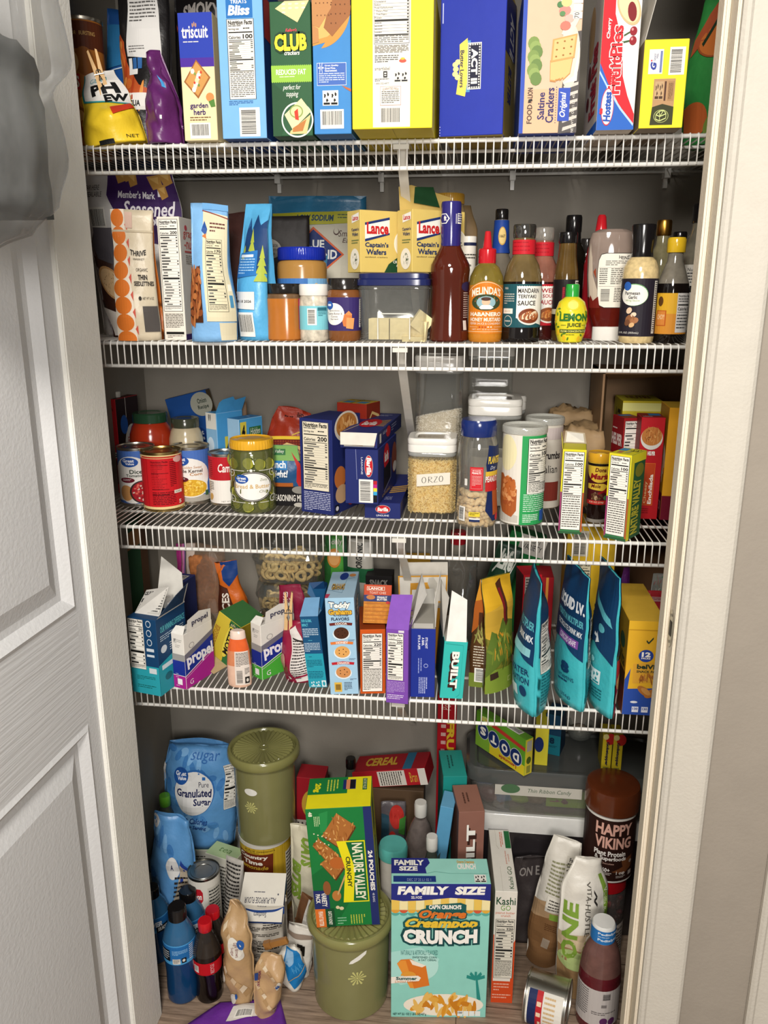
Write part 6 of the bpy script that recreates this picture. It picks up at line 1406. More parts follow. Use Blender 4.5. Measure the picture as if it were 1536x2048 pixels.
# mole glass
o,r,h=bot('sauce_glass','mole sauce glass with a yellow lid and curved brown and gold label','jar',2,1172,1217,908,1047)
pr=pf([(.82,0),(.86,.05),(.9,.2),(1,.88)],r,h);lathe('glass',pr,mat('1d0f0c','l',.1,20),o)
lathe('foot',pf([(.86,0),(.9,.01),(.88,.05),(.8,.06)],r,h),mat('8a847a','g',.1),o)
lathe('lid',pf([(1.06,.87),(1.1,.88),(1.1,.97),(1.04,1),(.9,.99)],r,h),mat('dda52a','g',.08,30),o)
W=Wrap('label',o,pr,.27*h,.86*h,-88,88);s=W.t;s.rect(0,0,1,1,'4a1418',0);s.rect(0,0,1,.06,'17100e',1);s.ell(.48,.1,.44,.36,'d8b43a',2,30);s.rect(0,0,1,.06,'17100e',3);s.text('Dona',.34,.1,.66,.2,'5a1218',4,shear=.15,bold=.03);s.text('Maria',.2,.24,.78,.38,'8a141c',4,shear=.15,bold=.04);s.poly([(.1,.5),(.6,.48),(.8,.55),(.6,.66),(.1,.62)],'d8b43a',2);s.text('Mole',.24,.5,.52,.59,'5a1218',4,shear=.2,bold=.02);s.ell(.78,.66,.13,.09,'8a141c',4);s.text('9',.74,.61,.82,.7,'efe6da',5);s.poly([(.45,.7),(.66,.63),(.68,.68),(.47,.75)],'8a141c',4);bush(s,.4,.8,.2,.08,('8a6a4a','b59a78','5a3a26'),24,3,.04);s.ell(.72,.83,.09,.06,'4a7a4a',4);s.rect(0,.9,1,1,'b52a26',2);s.text('8.25 OZ (234g)',.2,.92,.65,.97,'e6d6b8',4);W.done()
# crumpled kraft bags
def crumple(name,label,cat,loc,size,c,seed,rz=0,k=1.0,sub=3):
    bm=bmesh.new();bmesh.ops.create_cube(bm,size=1);bmesh.ops.subdivide_edges(bm,edges=list(bm.edges),cuts=9,use_grid_fill=True)
    for v in bm.verts:
        p=Vector(v.co);q=Vector((p.x*2.6+seed,p.y*2.6,p.z*2.6));d=p.normalized()
        n=noise.noise(q)*.5+abs(noise.noise(q*2.3))*.5
        p=p*.72+d*.3*.62;p+=d*(n-.2)*.16*k;p+=Vector((noise.noise(q*3+Vector((9,0,0))),noise.noise(q*3+Vector((0,9,0))),noise.noise(q*3)))*.05*k
        v.co=Vector((p.x*size[0]*1.1,p.y*size[1]*1.1,max(0,(p.z+.45)*size[2]*1.1)))
    o=bmobj(name,bm,c,None,True);o.location=loc;o.rotation_euler=(0,0,R(rz))
    return tag(o,label,cat)
KR=mat('a0845f','k',.12,30)
X=ony(1155,960,.25);crumple('paper_bag','crumpled brown paper bag filling the gap behind the mole sauce glass','paper bag',(X.x,.27,Z[2]+.001),(.085,.08,.155),KR,3)
X=ony(1150,900,.36);crumple('paper_bag','second folded brown paper bag, flatter, at the back wall','paper bag',(X.x-.012,.365,Z[2]+.001),(.085,.05,.175),KR,9,10)
# cardboard box on its side with boxes in front
o=thing('cardboard_box','open brown cardboard box on its side in the back corner, dark inside','cardboard box',(0,0,Z[2]+.001))
kb=mat('8a6a48','k',.08,20);x0=ony(1206,760,.24).x;x1=XR-.012;y0,y1=.24,.415;zt_=ony(1240,743,.24).z-Z[2]-.002
m=Mb();t=.004
m.box((x0,y0,0),(x0+t,y1,zt_));m.box((x1-t,y0,0),(x1,y1,zt_));m.box((x0,y0,zt_-t),(x1,y1,zt_));m.box((x0,y0,0),(x1,y1,t));m.box((x0,y1-t,0),(x1,y1,zt_));m.obj('box_shell',kb,o)
m=Mb();m.add([(x0,y0,zt_),(x1,y0,zt_),(x1,y0-.0,zt_-.001),(x0+.02,y0+.05,zt_-.02)],[(0,1,2,3)]);m.add([(x0+t,y0,.0),(x0+t,y0,zt_-.004),(x0+.02,y0+.075,zt_-.012),(x0+.02,y0+.075,.004)],[(0,1,2,3)]);m.obj('folded_flap',mat('7d5f40','k',.08,20),o)
X,Yf,z,w,h=fit(2,1237,1302,808,Y=.275)
c=Carton('snack_box','yellow box with red print on its lid, inside the dark cardboard box','snack box',(X,Yf,z+.006),w*1.2,.1,h,'c9b62c','b5a428','d0c43a');s=c.sh('T','top_print');s.text('NUTRI',.2,.2,.8,.6,'8a5a2a',1,bold=.03);s=c.sh('L','side_print');s.text('ACT',.2,.1,.8,.3,'22221a',1,bold=.03);s=c.sh('F');s.rect(.0,.02,1,.1,'e0dc8a',1);c.done()
HR='9a1f22'
X,Yf,z,w,h=fit(2,1234,1268,836,Y=.2)
c=Carton('dinner_kit_box','dark red dinner kit box with a nutrition panel facing out','dinner box',(X,Yf,z),w*1.06,.055,h,HR,'8a1a20','8a2a26',rz=14)
n=c.sh('F','nutrition_label');n.nut(.06,.03,.92,.9,'',rows=14,foot=.3);s=c.sh('L','side_print');s.text('HELPER',.05,.18,.95,.3,'d9c4c0',2,bold=.05);s.para(.1,.12,.7,.15,1,'d9c4c0',2);s.text('Beef',.2,.42,.6,.5,'c98a80',2,shear=.2);s.text('Stroganoff',.3,.6,.9,.68,'d9d0cc',2)
s=c.sh('T','top_print');s.rect(.1,.2,.8,.5,'3a7ab0',1);c.done()
loc,w,h,rz=p2(2,(1268,1037),(1312,1039),835)
c=Carton('dinner_kit_box','red dinner kit box with a bowl of pasta and orange cheesy enchilada panel','dinner box',loc,w*1.06,.06,h,'b01c24','8a1a20','8a2a26',rz=rz+2)
s=c.sh('F');s.ell(.48,.2,.46,.11,'d6d2ca',3,36);s.ell(.48,.18,.43,.09,'b5743a',4,30);bush(s,.48,.17,.36,.07,('c98a4a','a05a28','d8a868','7d4a22'),60,5,.035);s.text('HELPER',.36,.325,.68,.365,'e6e2da',3,bold=.05);s.para(.36,.3,.42,.315,1,'e6e2da',3)
s.rect(.26,.44,.74,.86,'d0642a',2);s.rect(.28,.445,.72,.855,'b8421f',3);s.text('Cheesy',.33,.62,.48,.84,'e0b07a',4,rot=90,bold=.02);s.text('Enchilada',.52,.55,.68,.845,'ece4d8',4,rot=90,bold=.03);s.para(.1,.89,.6,.97,4,'7a1218',2)
s=c.sh('T','top_print');s.rect(.4,.2,.9,.6,'3a7ab0',1);s.text('HELPER',.1,.7,.5,.9,'d9c4c0',1);c.done()
loc,w,h,rz=p2(2,(1326,1040),(1365,1041),816)
c=Carton('pasta_kit_box','yellow-orange pasta kit box at the end by the jamb, burgundy at its foot','dinner box',loc,.05,.095,h,'d59a26','b57d20','c9a23a',rz=-3)
s=c.sh('F');s.rect(0,.78,1,1,'6a1428',1);s.rect(.5,.3,.98,.85,'ddd6c8',2);s.para(.52,.32,.95,.8,12,'3a352c',3)
s=c.sh('L','side_print');s.rect(0,.76,1,1,'6a1428',1);s.ell(.6,.48,.4,.16,'e4ddd0',1);bush(s,.6,.55,.36,.16,('d8904a','e6b070','6a8a3a','efe2c8'),26,2,.09);s.ell(.5,.42,.2,.05,'7d1a3a',3);s.rect(.4,.84,.9,.92,'c9808a',2);s.text('220',.45,.85,.85,.91,'5a1424',3,bold=.03);c.done()

# ================================================================== FOURTH SHELF
def fit_tilt(c,deg):
    c.o.rotation_euler[1]+=R(deg)
TL='2a9aa8';NV_='173f66'
# electrolyte stick box by the door
loc,w,h,rz=p2(3,(262,1387),(327,1388),1237)
c=Carton('drink_stick_box','open navy and teal drink stick box by the door, flaps up','drink mix box',loc,w,.1,h,NV_,NV_,NV_,rz=-13)
c.body.hide_render=False
s=c.sh('F');s.rect(0,.62,1,1,TL,1);s.para(.2,.76,.85,.82,3,'17605f',2);s.para(.2,.88,.85,.93,2,'17605f',2)
for i in range(3):s.ell(.74,.06+.12*i,.09,.045,'c9d2da',2,20);s.ell(.74,.06+.12*i,.07,.035,NV_,3,20)
s.rect(.62,.38,.88,.42,'c9d2da',2);s.rect(.62,.46,.88,.49,'c9d2da',2);s.rect(.66,.64,.92,.71,'c9d2d6',3)
n=c.sh('F','nutrition_label');n.nut(.02,.015,.56,.67,'50',rows=9,foot=.08)
s=c.sh('R','side_print');s.poly([(0,.6),(1,.48),(1,1),(0,1)],TL,1);s.text('OUR WINNING DIFFERENCE',.12,.12,.95,.2,'5ab8c4',2,bold=.02);s.para(.1,.24,.9,.32,3,'a9bccc',2);s.ell(.2,.42,.1,.05,'c9d2da',2);s.para(.4,.38,.8,.5,4,'c9d2da',2);s.rect(.1,.62,.7,.68,'d9e4e6',2);s.ell(.3,.8,.12,.05,'1f6a74',2);c.done()
wh='d9d6ce'
F1=c.flap([(-w/2,.1,h),(w/2,.1,h),(w/2-.01,.113,h+.058),(-w/2+.004,.12,h+.085)],wh,back='c9c5bb')
F2=c.flap([(w/2,.004,h),(w/2,.097,h),(w/2+.022,.085,h+.05),(w/2+.03,.03,h+.045)],'cfccc4',back=NV_)
F3=c.flap([(-w/2+.004,.02,h),(w/2-.004,.02,h),(w/2+.008,.04,h+.056),(-w/2+.01,.055,h+.036)],'d2cfc8')
t=Sheet();t.text('CELSIUS',.04,.1,.4,.25,'2a2a2a',3,bold=.03);
for i in range(5):t.rect(.05+.075*i,.38,.105+.075*i,.55,'2a2a2a',3)
t.para(.05,.62,.45,.95,5,'4a4a4a',3);t.rect(.5,.08,.98,.95,'bdbab3',2);t.para(.53,.1,.96,.92,9,'3a3a3a',3)
A,B_,C_,D_=Vector((-w/2+.004,.02,h)),Vector((w/2-.004,.02,h)),Vector((w/2+.008,.04,h+.056)),Vector((-w/2+.01,.055,h+.036))
nn=(B_-A).cross(D_-A).normalized()
t.build('flap_print',lambda u,v,e:(D_*(1-u)+C_*u)*(1-v)+(A*(1-u)+B_*u)*v+nn*(e+.0005),c.o)
m=Mb();rr=random.Random(3)
for i in range(6):
    xx=-w/2+.012+.008*i;m.box((xx,.06,h-.06),(xx+.006,.085,h+.012+.012*rr.random()))
m.obj('stick_packets',mat('cfcdc8','f',.1,40,.3,60),c.o)
# things behind it
X=ony(262,1200,.25);c=Carton('snack_box','dark green and brown box at the back behind the open navy box','snack box',(X.x-.02,.25,Z[3]),.1,.06,.268,'24402a','6a4a30','2c4a30',rz=8);s=c.sh('F');s.poly([(0,.3),(1,.05),(1,.2),(0,.45)],'7d5a3a',1);c.done()
X=ony(345,1200,.16);c=Carton('snack_box','navy box with a white end label, behind the open drink stick box','snack box',(X.x,.16,Z[3]),.05,.06,ony(345,1165,.16).z-Z[3],'26356f','202c5c','26356f',rz=-10)
s=c.sh('T','top_print');s.rect(.1,.2,.85,.8,'d2cec6',1);s.para(.15,.3,.8,.7,3,'4a4a4a',2);c.done()
# zip bag of snacks
X,Yf,z,w,h=fit(3,362,456,1092,Y=.26)
b=Bag('zip_bag','clear zip bag of brown cereal with a magenta zip strip','zip bag',(X,.27,z),w*1.1,h,.06,clear('c0aa94',.24,.3),rz=-12,seed=81,wr=.008,wp=((0,.7),(.4,.95),(1,1)),dp=((0,.6),(.4,1),(.8,.5),(1,.1)))
s=b.sh(k='f');s.rect(.0,0,.12,.62,'a8307a',1);s.rect(.14,0,.19,.6,'c070a0',1);s.rect(.19,0,.22,.53,'5a4a7a',1);s.poly([(.24,.0),(.42,0),(.4,.5),(.25,.52)],'c9b8ac',1);b.done()  # zip strips, then a pale quad painted as a gloss highlight on the plastic
crumple('brown_cereal','brown cereal bunched inside the clear zip bag','cereal',(X+.008,.272,z+.05),(.062,.03,h*.62),mat('a8683a','m',.3,120),14)
bpy.context.scene.objects['brown_cereal']['kind']='stuff'
# drink powder boxes
def propel(label,L,Rr,yt,base,hi,rz0=0):
    loc,w,h,rz=p2(3,L,Rr,yt)
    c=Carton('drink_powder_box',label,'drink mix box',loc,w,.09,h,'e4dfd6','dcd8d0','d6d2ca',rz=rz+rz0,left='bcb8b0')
    s=c.sh('F');s.rect(0,.37,1,.49,'9a9794',1);s.rect(0,.49,1,.76,'1f2f8c',1);s.rect(0,.755,1,1,base,2);s.rect(0,.755,1,.765,'e9e6e0',3);s.poly([(.2,.09),(.42,.09),(.42,.17),(.2,.17)],'8a8884',1);s.poly([(.2,.17),(.42,.09),(.42,.17)],'c9c6c0',2);s.para(.45,.1,.85,.16,2,'a9a6a0',1);s.para(.3,.2,.7,.26,2,'a9a6a0',1);s.para(.2,.73,.8,.75,1,'c9d0e6',3);s.rect(.33,.82,.72,.93,'efe9ea',4);s.para(.2,.79,.8,.805,1,'efe0ea',4);s.para(.2,.95,.8,.965,1,'efe0ea',4)
    s=c.sh('R','side_print');s.poly([(0,.37),(1,.17),(1,.28),(0,.48)],'6f6c78',1);s.poly([(0,.48),(1,.26),(1,.52),(0,.75)],'1f2f8c',1);s.poly([(0,.75),(1,.52),(1,1),(0,1)],base,2);s.line([(0,.755),(1,.525)],.014,'e9e6e0',3);s.line([(0,.8),(1,.57)],.006,'efd0e4',3)
    s.text('propel',.05,.38,.98,.66,'e9e6ee',4,bold=.04,shear=-.1);s.ell(.25,.25,.09,.05,'a09c98',2);s.ell(.25,.25,.07,.04,'dcd8d0',3);s.text('G',.12,.86,.24,.95,'efe0ea',4)
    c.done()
    hw=w/2
    f=c.flap([(hw,.012,h),(hw,.088,h),(hw+.002,.086,h+.026),(hw+.002,.05,h+.034),(hw+.002,.014,h+.026)],'dedad2',back='c9c4ba')
    t=Sheet();t.text('propel',.15,.2,.85,.75,'2a2a4a',2,bold=.02)
    t.build('flap_print',lambda u,v,e:Vector((hw+.0022+e,.014+.072*u,h+.028-.026*v)),c.o)
    c.flap([(-hw,0,h),(hw,0,h),(hw-.004,.012,h+.014),(-hw+.004,.012,h+.012)],'e6e2da',back='c9c4ba')
propel('small white, blue and magenta drink powder box beside the navy box',(347,1375),(376,1377),1268,'a8248a',None,-18)
propel('white, blue and green drink powder box behind the crimson bag',(502,1353),(529,1358),1248,'4aa83a',None,-22)
# fruit snack box lying tilted
P=onz(430,1330,Z[3])
c=Carton('fruit_snack_box','yellow and green fruit snack box tipped over with its open end showing','fruit snack box',(P.x+.008,.09,Z[3]+.022),.062,.075,.105,'c9b23a','b09a2c','3a6a3a',rz=-24,ry=24)
s=c.sh('F');s.poly([(.55,0),(1,0),(1,1),(.72,1)],'2f6a3a',1);s.ell(.72,.45,.17,.42,'d8c84a',2,24);s.text("MOTT'S",.62,.15,.84,.78,'1c1c18',3,rot=90,bold=.04);s.rect(.55,.04,.95,.12,'1f4a2a',2);s.text('APPLE',.6,.05,.9,.11,'d9d2a8',3);s.para(.06,.3,.28,.95,4,'8a3a2a',2,vert=True);c.done()
c.flap([(-.031,.0,0),(.031,0,0),(.024,-.03,-.012),(-.024,-.034,-.012)],'a8926c',name='open_end',back='a8926c');c.flap([(-.031,.0,.03),(-.031,.0,.0),(-.024,-.034,-.012),(-.03,-.03,.02)],'9a8460',name='open_end',back='9a8460')
# orange candy bag
X,Yf,z,w,h=fit(3,450,505,1122,Y=.215)
b=Bag('candy_bag','orange and blue candy bag with brown lettering, standing crumpled in the middle','candy bag',(X,.22,z),w*1.1,h,.06,'d0661c',rz=14,ry=-6,seed=83,wr=.01,wp=((0,1),(.4,.95),(.75,.6),(1,.7)),wf=22)
s=b.sh();s.poly([(.2,0),(1,0),(1,.16),(.5,.28),(.25,.2)],'1c3f80',1);s.poly([(0,.25),(.4,.3),(.55,.55),(.45,.75),(0,.7)],'4a2214',2);s.text('ECES',.15,.35,.42,.62,'e6ddd0',3,rot=75 and 90,bold=.03);s.ell(.25,.72,.22,.05,'3a1c12',3);s.poly([(.1,.78),(1,.7),(1,1),(.1,1)],'cfcac2',2);s.para(.3,.8,.95,.98,6,'3a3a3a',3);b.done()
# peach drink drops bottle
o,r,h=bot('drink_drops_bottle','small peach coloured squeeze bottle with barcode label, empty wires in front','squeeze bottle',3,453,500,1266,1377,sy=.6,rz=6)
pr=pf([(.78,0),(.96,.03),(1,.12),(1,.4),(.9,.66),(.72,.82),(.64,.87)],r,h)
lathe('bottle',pr,None,o,sy=.6,mats=[mat('e0b8a0','g',.05),mat('d0835a','g',.1),mat('d8602c','g',.08)],zf=lambda q:0 if q<.38*h else 1 if q<.62*h else 2)
lathe('cap',pf([(.64,.86),(.66,.87),(.6,.985),(.5,1)],r,h),mat('ead2c2','g',.03),o,sy=.62)
W=Wrap('label',o,pr,.06*h,.66*h,-15,62,sy=.6,bg='ddd2c8');s=W.t;s.para(.08,.04,.95,.45,11,'2f2a28',2);s.bar(.06,.52,.55,.98,2,True,bg='ddd2c8');s.para(.6,.5,.95,.7,5,'3a3532',2);s.rect(.6,.76,.95,.96,'26221f',2);s.ell(.77,.86,.1,.06,'d0c8be',3,6);W.done()
# banana chip tubs
def tub(label,x0,x1,yt,yb,Y,zz,num,seed):
    A=ony(x0,yb,Y);B=ony(x1,yb,Y);w=B.x-A.x;X=(A.x+B.x)/2;r=w/2;D=.8
    z1=ony((x0+x1)/2,yt,Y).z;h=z1-zz
    o=thing('snack_tub',label,'snack tub',(X,Y+r*D,zz))
    lathe('tray',[(r*.8,0),(r*.86,.003),(r*.97,h*.6),(r*1.0,h*.6),(r*1.0,h*.64),(r*.95,h*.66)],clear('dcded8',.05,.12),o,n=5,seg=56,sy=D)
    lathe('lid',[(r*1.0,h*.65),(r*1.02,h*.66),(r*1.0,h*.7),(r*.94,h*.98),(r*.7,h)],clear('dcded8',.05,.14),o,n=5,seg=56,sy=D)
    rr=random.Random(seed);ch=None
    for i in range(num):
        lay=i//11;u=((i%11)+.5+.3*(lay%2))/11.4
        if i%4==3:P=Vector((X+r*rr.uniform(-.7,.7),Y+r*D*rr.uniform(.5,1.3),zz+h*.62))
        else:P=Vector((X+r*.84*(2*u-1),Y+.019+.008*rr.random()+.05*abs(2*u-1)**4,zz+.017+(h*.72-.02)*lay/max(1,num//11-.6)))
        if ch is None:
            m=Mb();K=16;V=[]
            for q in range(K):
                t=q*2*math.pi/K;k=1+.09*math.sin(3*t+1)
                for rad,y in((.006,-.0014),(.013,-.002),(.0155,0),(.013,.002),(.006,.0014)):V.append((rad*k*math.cos(t),y+.0015*math.sin(2*t),rad*k*math.sin(t)*.9))
            Fc=[(q*5+a,((q+1)%K)*5+a,((q+1)%K)*5+(a+1)%5,q*5+(a+1)%5)for q in range(K)for a in range(5)]
            m.add(V,Fc);ch=ob=m.obj('banana_chip',mat('e6c88a','m',.2,160),None,True)
        else:ob=ch.copy();COL.objects.link(ob)
        tag(ob,'dried banana ring in the '+('upper' if zz>Z[3]+.12 else 'lower')+' clear snack tub','banana chip','banana chips in the '+('upper' if zz>Z[3]+.12 else 'lower')+' tub')
        ob.location=P;ob.rotation_euler=(R(rr.uniform(-45,35)),R(rr.uniform(0,180)),R(rr.uniform(-35,35)))
zlo=Z[3]+.058
base=Carton('snack_box','dark box lying under the two clear tubs of banana chips','snack box',(ony(570,1250,.22).x,.23,Z[3]+.0005),.13,.12,.056,'3a3230','3a3230','4a4038');base.done()
tub('lower clear tub of banana chips, in shadow',508,636,1172,1245,.215,zlo+.002,22,5)
zu=ony(570,1172,.215).z
tub('clear tub of banana chips stacked on another, the upper one',500,640,1095,1172,.21,zu+.001,33,6)
# crimson cereal bag with a clothespin
P=onz(588,1372,Z[3])
b=Bag('dried_fruit_bag','crimson foil bag slumped over, its white back text facing out','snack bag',(P.x+.01,P.y+.028,Z[3]),.072,.118,.042,'8f1a3a',rz=-20,ry=-12,seed=85,wr=.009,wp=((0,1),(.4,1),(.8,.8),(1,.5)),wf=24,lean=(-.01,.03))
s=b.sh();s.poly([(.42,.12),(.7,.06),(.95,.5),(1,.95),(.5,.98),(.44,.6)],'d6cfca',1);s.para(.48,.3,.9,.94,15,'2f2a2a',2);s.line([(.5,.26),(.9,.34)],.03,'2f2a2a',2);s.line([(.45,.9),(1,.84)],.03,'8f1a3a',3);s.ell(.12,.62,.12,.12,'b58a78',2);s.rect(.3,.86,.38,.92,'d9d4ce',3);b.done()
b=Bag('dried_fruit_bag','crimson foil bag with white lettering, standing behind the slumped one','snack bag',(ony(606,1350,.14).x,.14,Z[3]),.07,.175,.035,'86183a',rz=-8,ry=-8,seed=86,wr=.006,wp=((0,1),(.7,.9),(1,.7)))
s=b.sh();s.text('SNACKS',.2,.08,.4,.42,'e0c9cc',2,rot=90,bold=.03);s.text('so tasty',.42,.15,.52,.4,'e0c9cc',2,rot=90);s.para(.2,.45,.9,.9,10,'cfa8b0',2);b.done()
q=ony(580,1262,.085);clothespin((q.x-.003,.083,q.z+.004),-8,2,10,'wooden clothespin standing up from the crimson bag',.08)
# leaning navy and teal packet box
loc,w,h,rz=p2(3,(622,1375),(659,1376),1234)
c=Carton('drink_stick_box','narrow navy over teal drink box leaning against the light blue box, flap open','drink mix box',(loc[0]-.004,loc[1],loc[2]+.001),w,.08,h,'1b4f78','153c60','6fa0c4',rz=-4,ry=-6)
s=c.sh('F');s.rect(0,.52,1,1,'2898ac',1);s.text('OUR GLOBAL',.06,.04,.62,.08,'5ab8cc',2,bold=.03);s.text('IMPACT',.06,.1,.4,.14,'5ab8cc',2,bold=.03);s.para(.06,.17,.9,.3,5,'c4d4e0',2);s.para(.3,.33,.8,.345,1,'5ab8cc',2);s.para(.06,.37,.9,.5,6,'c4d4e0',2);s.para(.2,.56,.6,.58,1,'14506a',2);s.para(.06,.61,.9,.72,5,'14506a',2);s.para(.06,.77,.9,.88,5,'14506a',2);s.recyc(.1,.9,.68,.99,'e0e9ea',3,'2898ac');s.rect(.74,.9,.98,.99,'d6e2e4',3);s.ell(.86,.945,.07,.03,'2898ac',4);c.done()
c.flap([(-w/2,.0,h),(w/2,.0,h),(w/2-.002,.035,h+.026),(-w/2+.004,.035,h+.026)],'6f9cc2',back='8aa8c0');c.flap([(w/2,.03,h),(w/2,.08,h),(w/2+.004,.08,h+.04),(w/2+.002,.06,h+.05),(w/2-.024,.05,h+.052),(w/2-.028,.04,h+.034)],'153c66',back='1b4f78')
# light blue cookie box
loc,w,h,rz=p2(3,(660,1388),(719,1389),1196)
c=Carton('cookie_box','tall light blue graham cookie box with three coloured flavour banners','cookie box',loc,w*.96,.15,h,'9fc4dc','8fb0c8','a4c2d6',rz=rz,ry=-2.2)
s=c.sh('F');s.out('Teddy',.12,.045,.86,.115,'f4efe4','2a3f5a',.06,3,.05,arc=-.15);s.out('Grahams',.1,.11,.9,.165,'e0b03a','5a3a20',.06,5,.04);s.text('TRY OUR OTHER',.26,.172,.78,.185,'26304a',3,bold=.02);s.text('FLAVORS',.18,.195,.8,.228,'26304a',3,bold=.03)
for i,(q,cc,k)in enumerate((('COCOA','6a2a26','4a2a1c'),('HONEY','d8783a','d8a05a'),('CINNAMON','b8242f','c98a54'))):
    y0=(.245,.44,.652)[i];s.poly([(.1,y0+.008),(.5,y0-.004),(.9,y0+.008),(.88,y0+.034),(.5,y0+.024),(.12,y0+.034)],cc,3);s.text(q,.3,y0+.001,.72,y0+.024,'efe6da',4,bold=.03,arc=.1)
    s.ell(.5,y0+.12,.3,.065,'d9e4ea',2,14);s.ell(.5,y0+.11,.26,.06,k,3,24);s.ell(.5,y0+.108,.2,.044,k,4,20)
    for j in range(5):s.ell(.5+.13*math.cos(j*1.257),y0+.108+.028*math.sin(j*1.257),.02,.006,'3a2416' if i else '2a1810',5,8)
    s.para(.72,y0+.18,.95,y0+.2,2,'4a5a70',3)
s.rect(.16,.87,.42,.97,'d8b04a',3);s.rect(.2,.89,.38,.95,'8a6a2a',4);s.para(.5,.87,.78,.96,6,'34425a',3)
s=c.sh('T','top_print');s.ell(.5,.2,.16,.14,'26408a',2,rot=-30);s.text('GRAHAMS',.15,.5,.6,.72,'4a3a2a',2,bold=.04);s.text('GRAHAMS',.14,.48,.6,.71,'d8a83a',3);s.line([(.0,.7),(.55,.82),(.62,.3),(.9,.26)],.012,'6f90a8',1);s.poly([(0,.86),(.15,.86),(.1,1),(0,1)],'b8405a',2);s.ell(.8,.16,.12,.06,'c98a54',2)
s=c.sh('R','side_print');s.out('Teddy',.2,.1,.6,.3,'f4efe4','2a3f5a',.06,2,.04,rot=90);s.ell(.5,.6,.3,.1,'b5803f',1);c.done()
# bags at the back
def backbag(label,x0,x1,yt,Y,c,d=.05,rz=0,seed=1,art=None,ry=0,name='snack_bag',cat='snack bag',wp=None,ex=1.0):
    X,Yf,z,w,h=fit(3,x0,x1,yt,Y=Y)
    b=Bag(name,label,cat,(X,Yf+d/2,z),w*ex,h,d,c,rz=rz,ry=ry,seed=seed,wr=.006,wp=wp or((0,.95),(.5,1),(1,.95)))
    if art:art(b)
    b.done();return b
def A1(b):
    s=b.sh();s.rect(0,0,.3,1,'2f6a34',1);s.ell(.45,.22,.3,.1,'c9843a',2);s.ell(.45,.22,.24,.075,'d8a060',3);s.text('only',.3,.03,.8,.1,'d9d6c8',3,bold=.03);s.rect(.85,0,1,1,'1f4a30',2)
backbag('bright green bag with an orange slice, peeking over the light blue cookie box',648,694,1080,.3,'4a9a3a',art=A1,seed=87)
def A2(b):s=b.sh();s.text('ORGANIC',.35,.04,.6,.3,'2a2a28',3,rot=90,bold=.03);s.rect(.0,.3,1,.45,'1f5a38',1)
backbag('grey-white organic bag between the green bag and the yellow simple box',694,745,1085,.3,'a8a49a',art=A2,seed=88)
X,Yf,z,w,h=fit(3,738,778,1152,Y=.28);c=Carton('snack_box','black box with grey lettering low at the back behind the orange packet','snack box',(X,Yf,z),w*1.3,.05,h,'1f1d1e');s=c.sh('F');s.text('SNACK',.15,.06,.85,.16,'8a8680',2,bold=.04);c.done()
# peanut butter cracker box with a packet on top
loc,w,h,rz=p2(3,(721,1388),(771,1387),1259)
c=Carton('sandwich_cracker_box','orange box with nutrition panel, one cracker packet standing in its open top','cracker box',loc,w,.12,h,'c8561c','a8481a','8a3a16',rz=rz)
n=c.sh('F','nutrition_label');n.nut(.07,.06,.88,.96,'220',rows=10,foot=.4);c.done()
PX=(loc[0],loc[1],loc[2],h,w)
o=thing('cracker_packet','clear-wrapped packet of orange sandwich crackers standing in the orange box','cracker packet',(loc[0]+.004,loc[1]+.028,loc[2]+h+.001),rz,-24,3)
b=Mb();b.box((-.027,-.011,0),(.027,.011,.075));m=mesh('crackers',b.V,b.F,mat('c07a2c','m',.2,120),o)
t=Sheet();t.rect(0,0,1,.27,'b5421c',1);t.rect(.1,.05,.75,.15,'d9ccb8',2);t.rect(.12,.06,.73,.14,'b5421c',3);t.text('LANCE',.16,.07,.68,.13,'efe6da',4,bold=.03);t.text('TOAST CHEE',.2,.18,.8,.24,'e0c9b8',2);t.rect(0,.27,1,.44,'1f2f66',1);t.ell(.25,.33,.16,.06,'b5703a',2);t.text('PEANUT',.48,.3,.85,.35,'e6e2da',2,bold=.03);t.text('BUTTER',.48,.36,.85,.41,'e6e2da',2,bold=.03);t.ell(.88,.46,.08,.035,'b82a2a',3)
for i in range(5):t.rect(.02,.48+.1*i,.98,.5+.1*i,'a8621c',1);t.para(.06,.53+.1*i,.94,.55+.1*i,1,'d89a4a',1)
t.build('wrapper_print',lambda u,v,e:Vector((-.027+.054*u,-.0112-e,.075-.075*v)),o)
# purple bar box
loc,w,h,rz=p2(3,(772,1405),(816,1409),1259)
c=Carton('snack_bar_box','purple snack bar box overhanging the front rail, lid torn','snack bar box',loc,w,.1,h,'7a4aa8','6a3f98','8050b0',rz=rz)
n=c.sh('F','nutrition_label');n.nut(.06,.05,.78,.68,'200',rows=12,foot=.08);s=c.sh('F');s.para(.06,.7,.84,.86,8,'b79ad0',2);s.para(.06,.88,.8,.95,3,'dcd0e8',2);s.rect(.55,.01,.8,.04,'d9d2da',2)
s=c.sh('T','top_print');s.bar(.78,.3,.98,.75,2,bg='d9d2cc');s.poly([(.7,.1),(.95,.05),(.98,.25),(.8,.3)],'b8a888',2);s.poly([(.62,.8),(.9,.75),(1,.98),(.7,1)],'b8a888',2);c.done()
c.flap([(-w/2,.0,h),(w/2,0,h),(w/2,.05,h+.052),(-w/2+.002,.05,h+.05)],'8454b4',back='6a3f98')
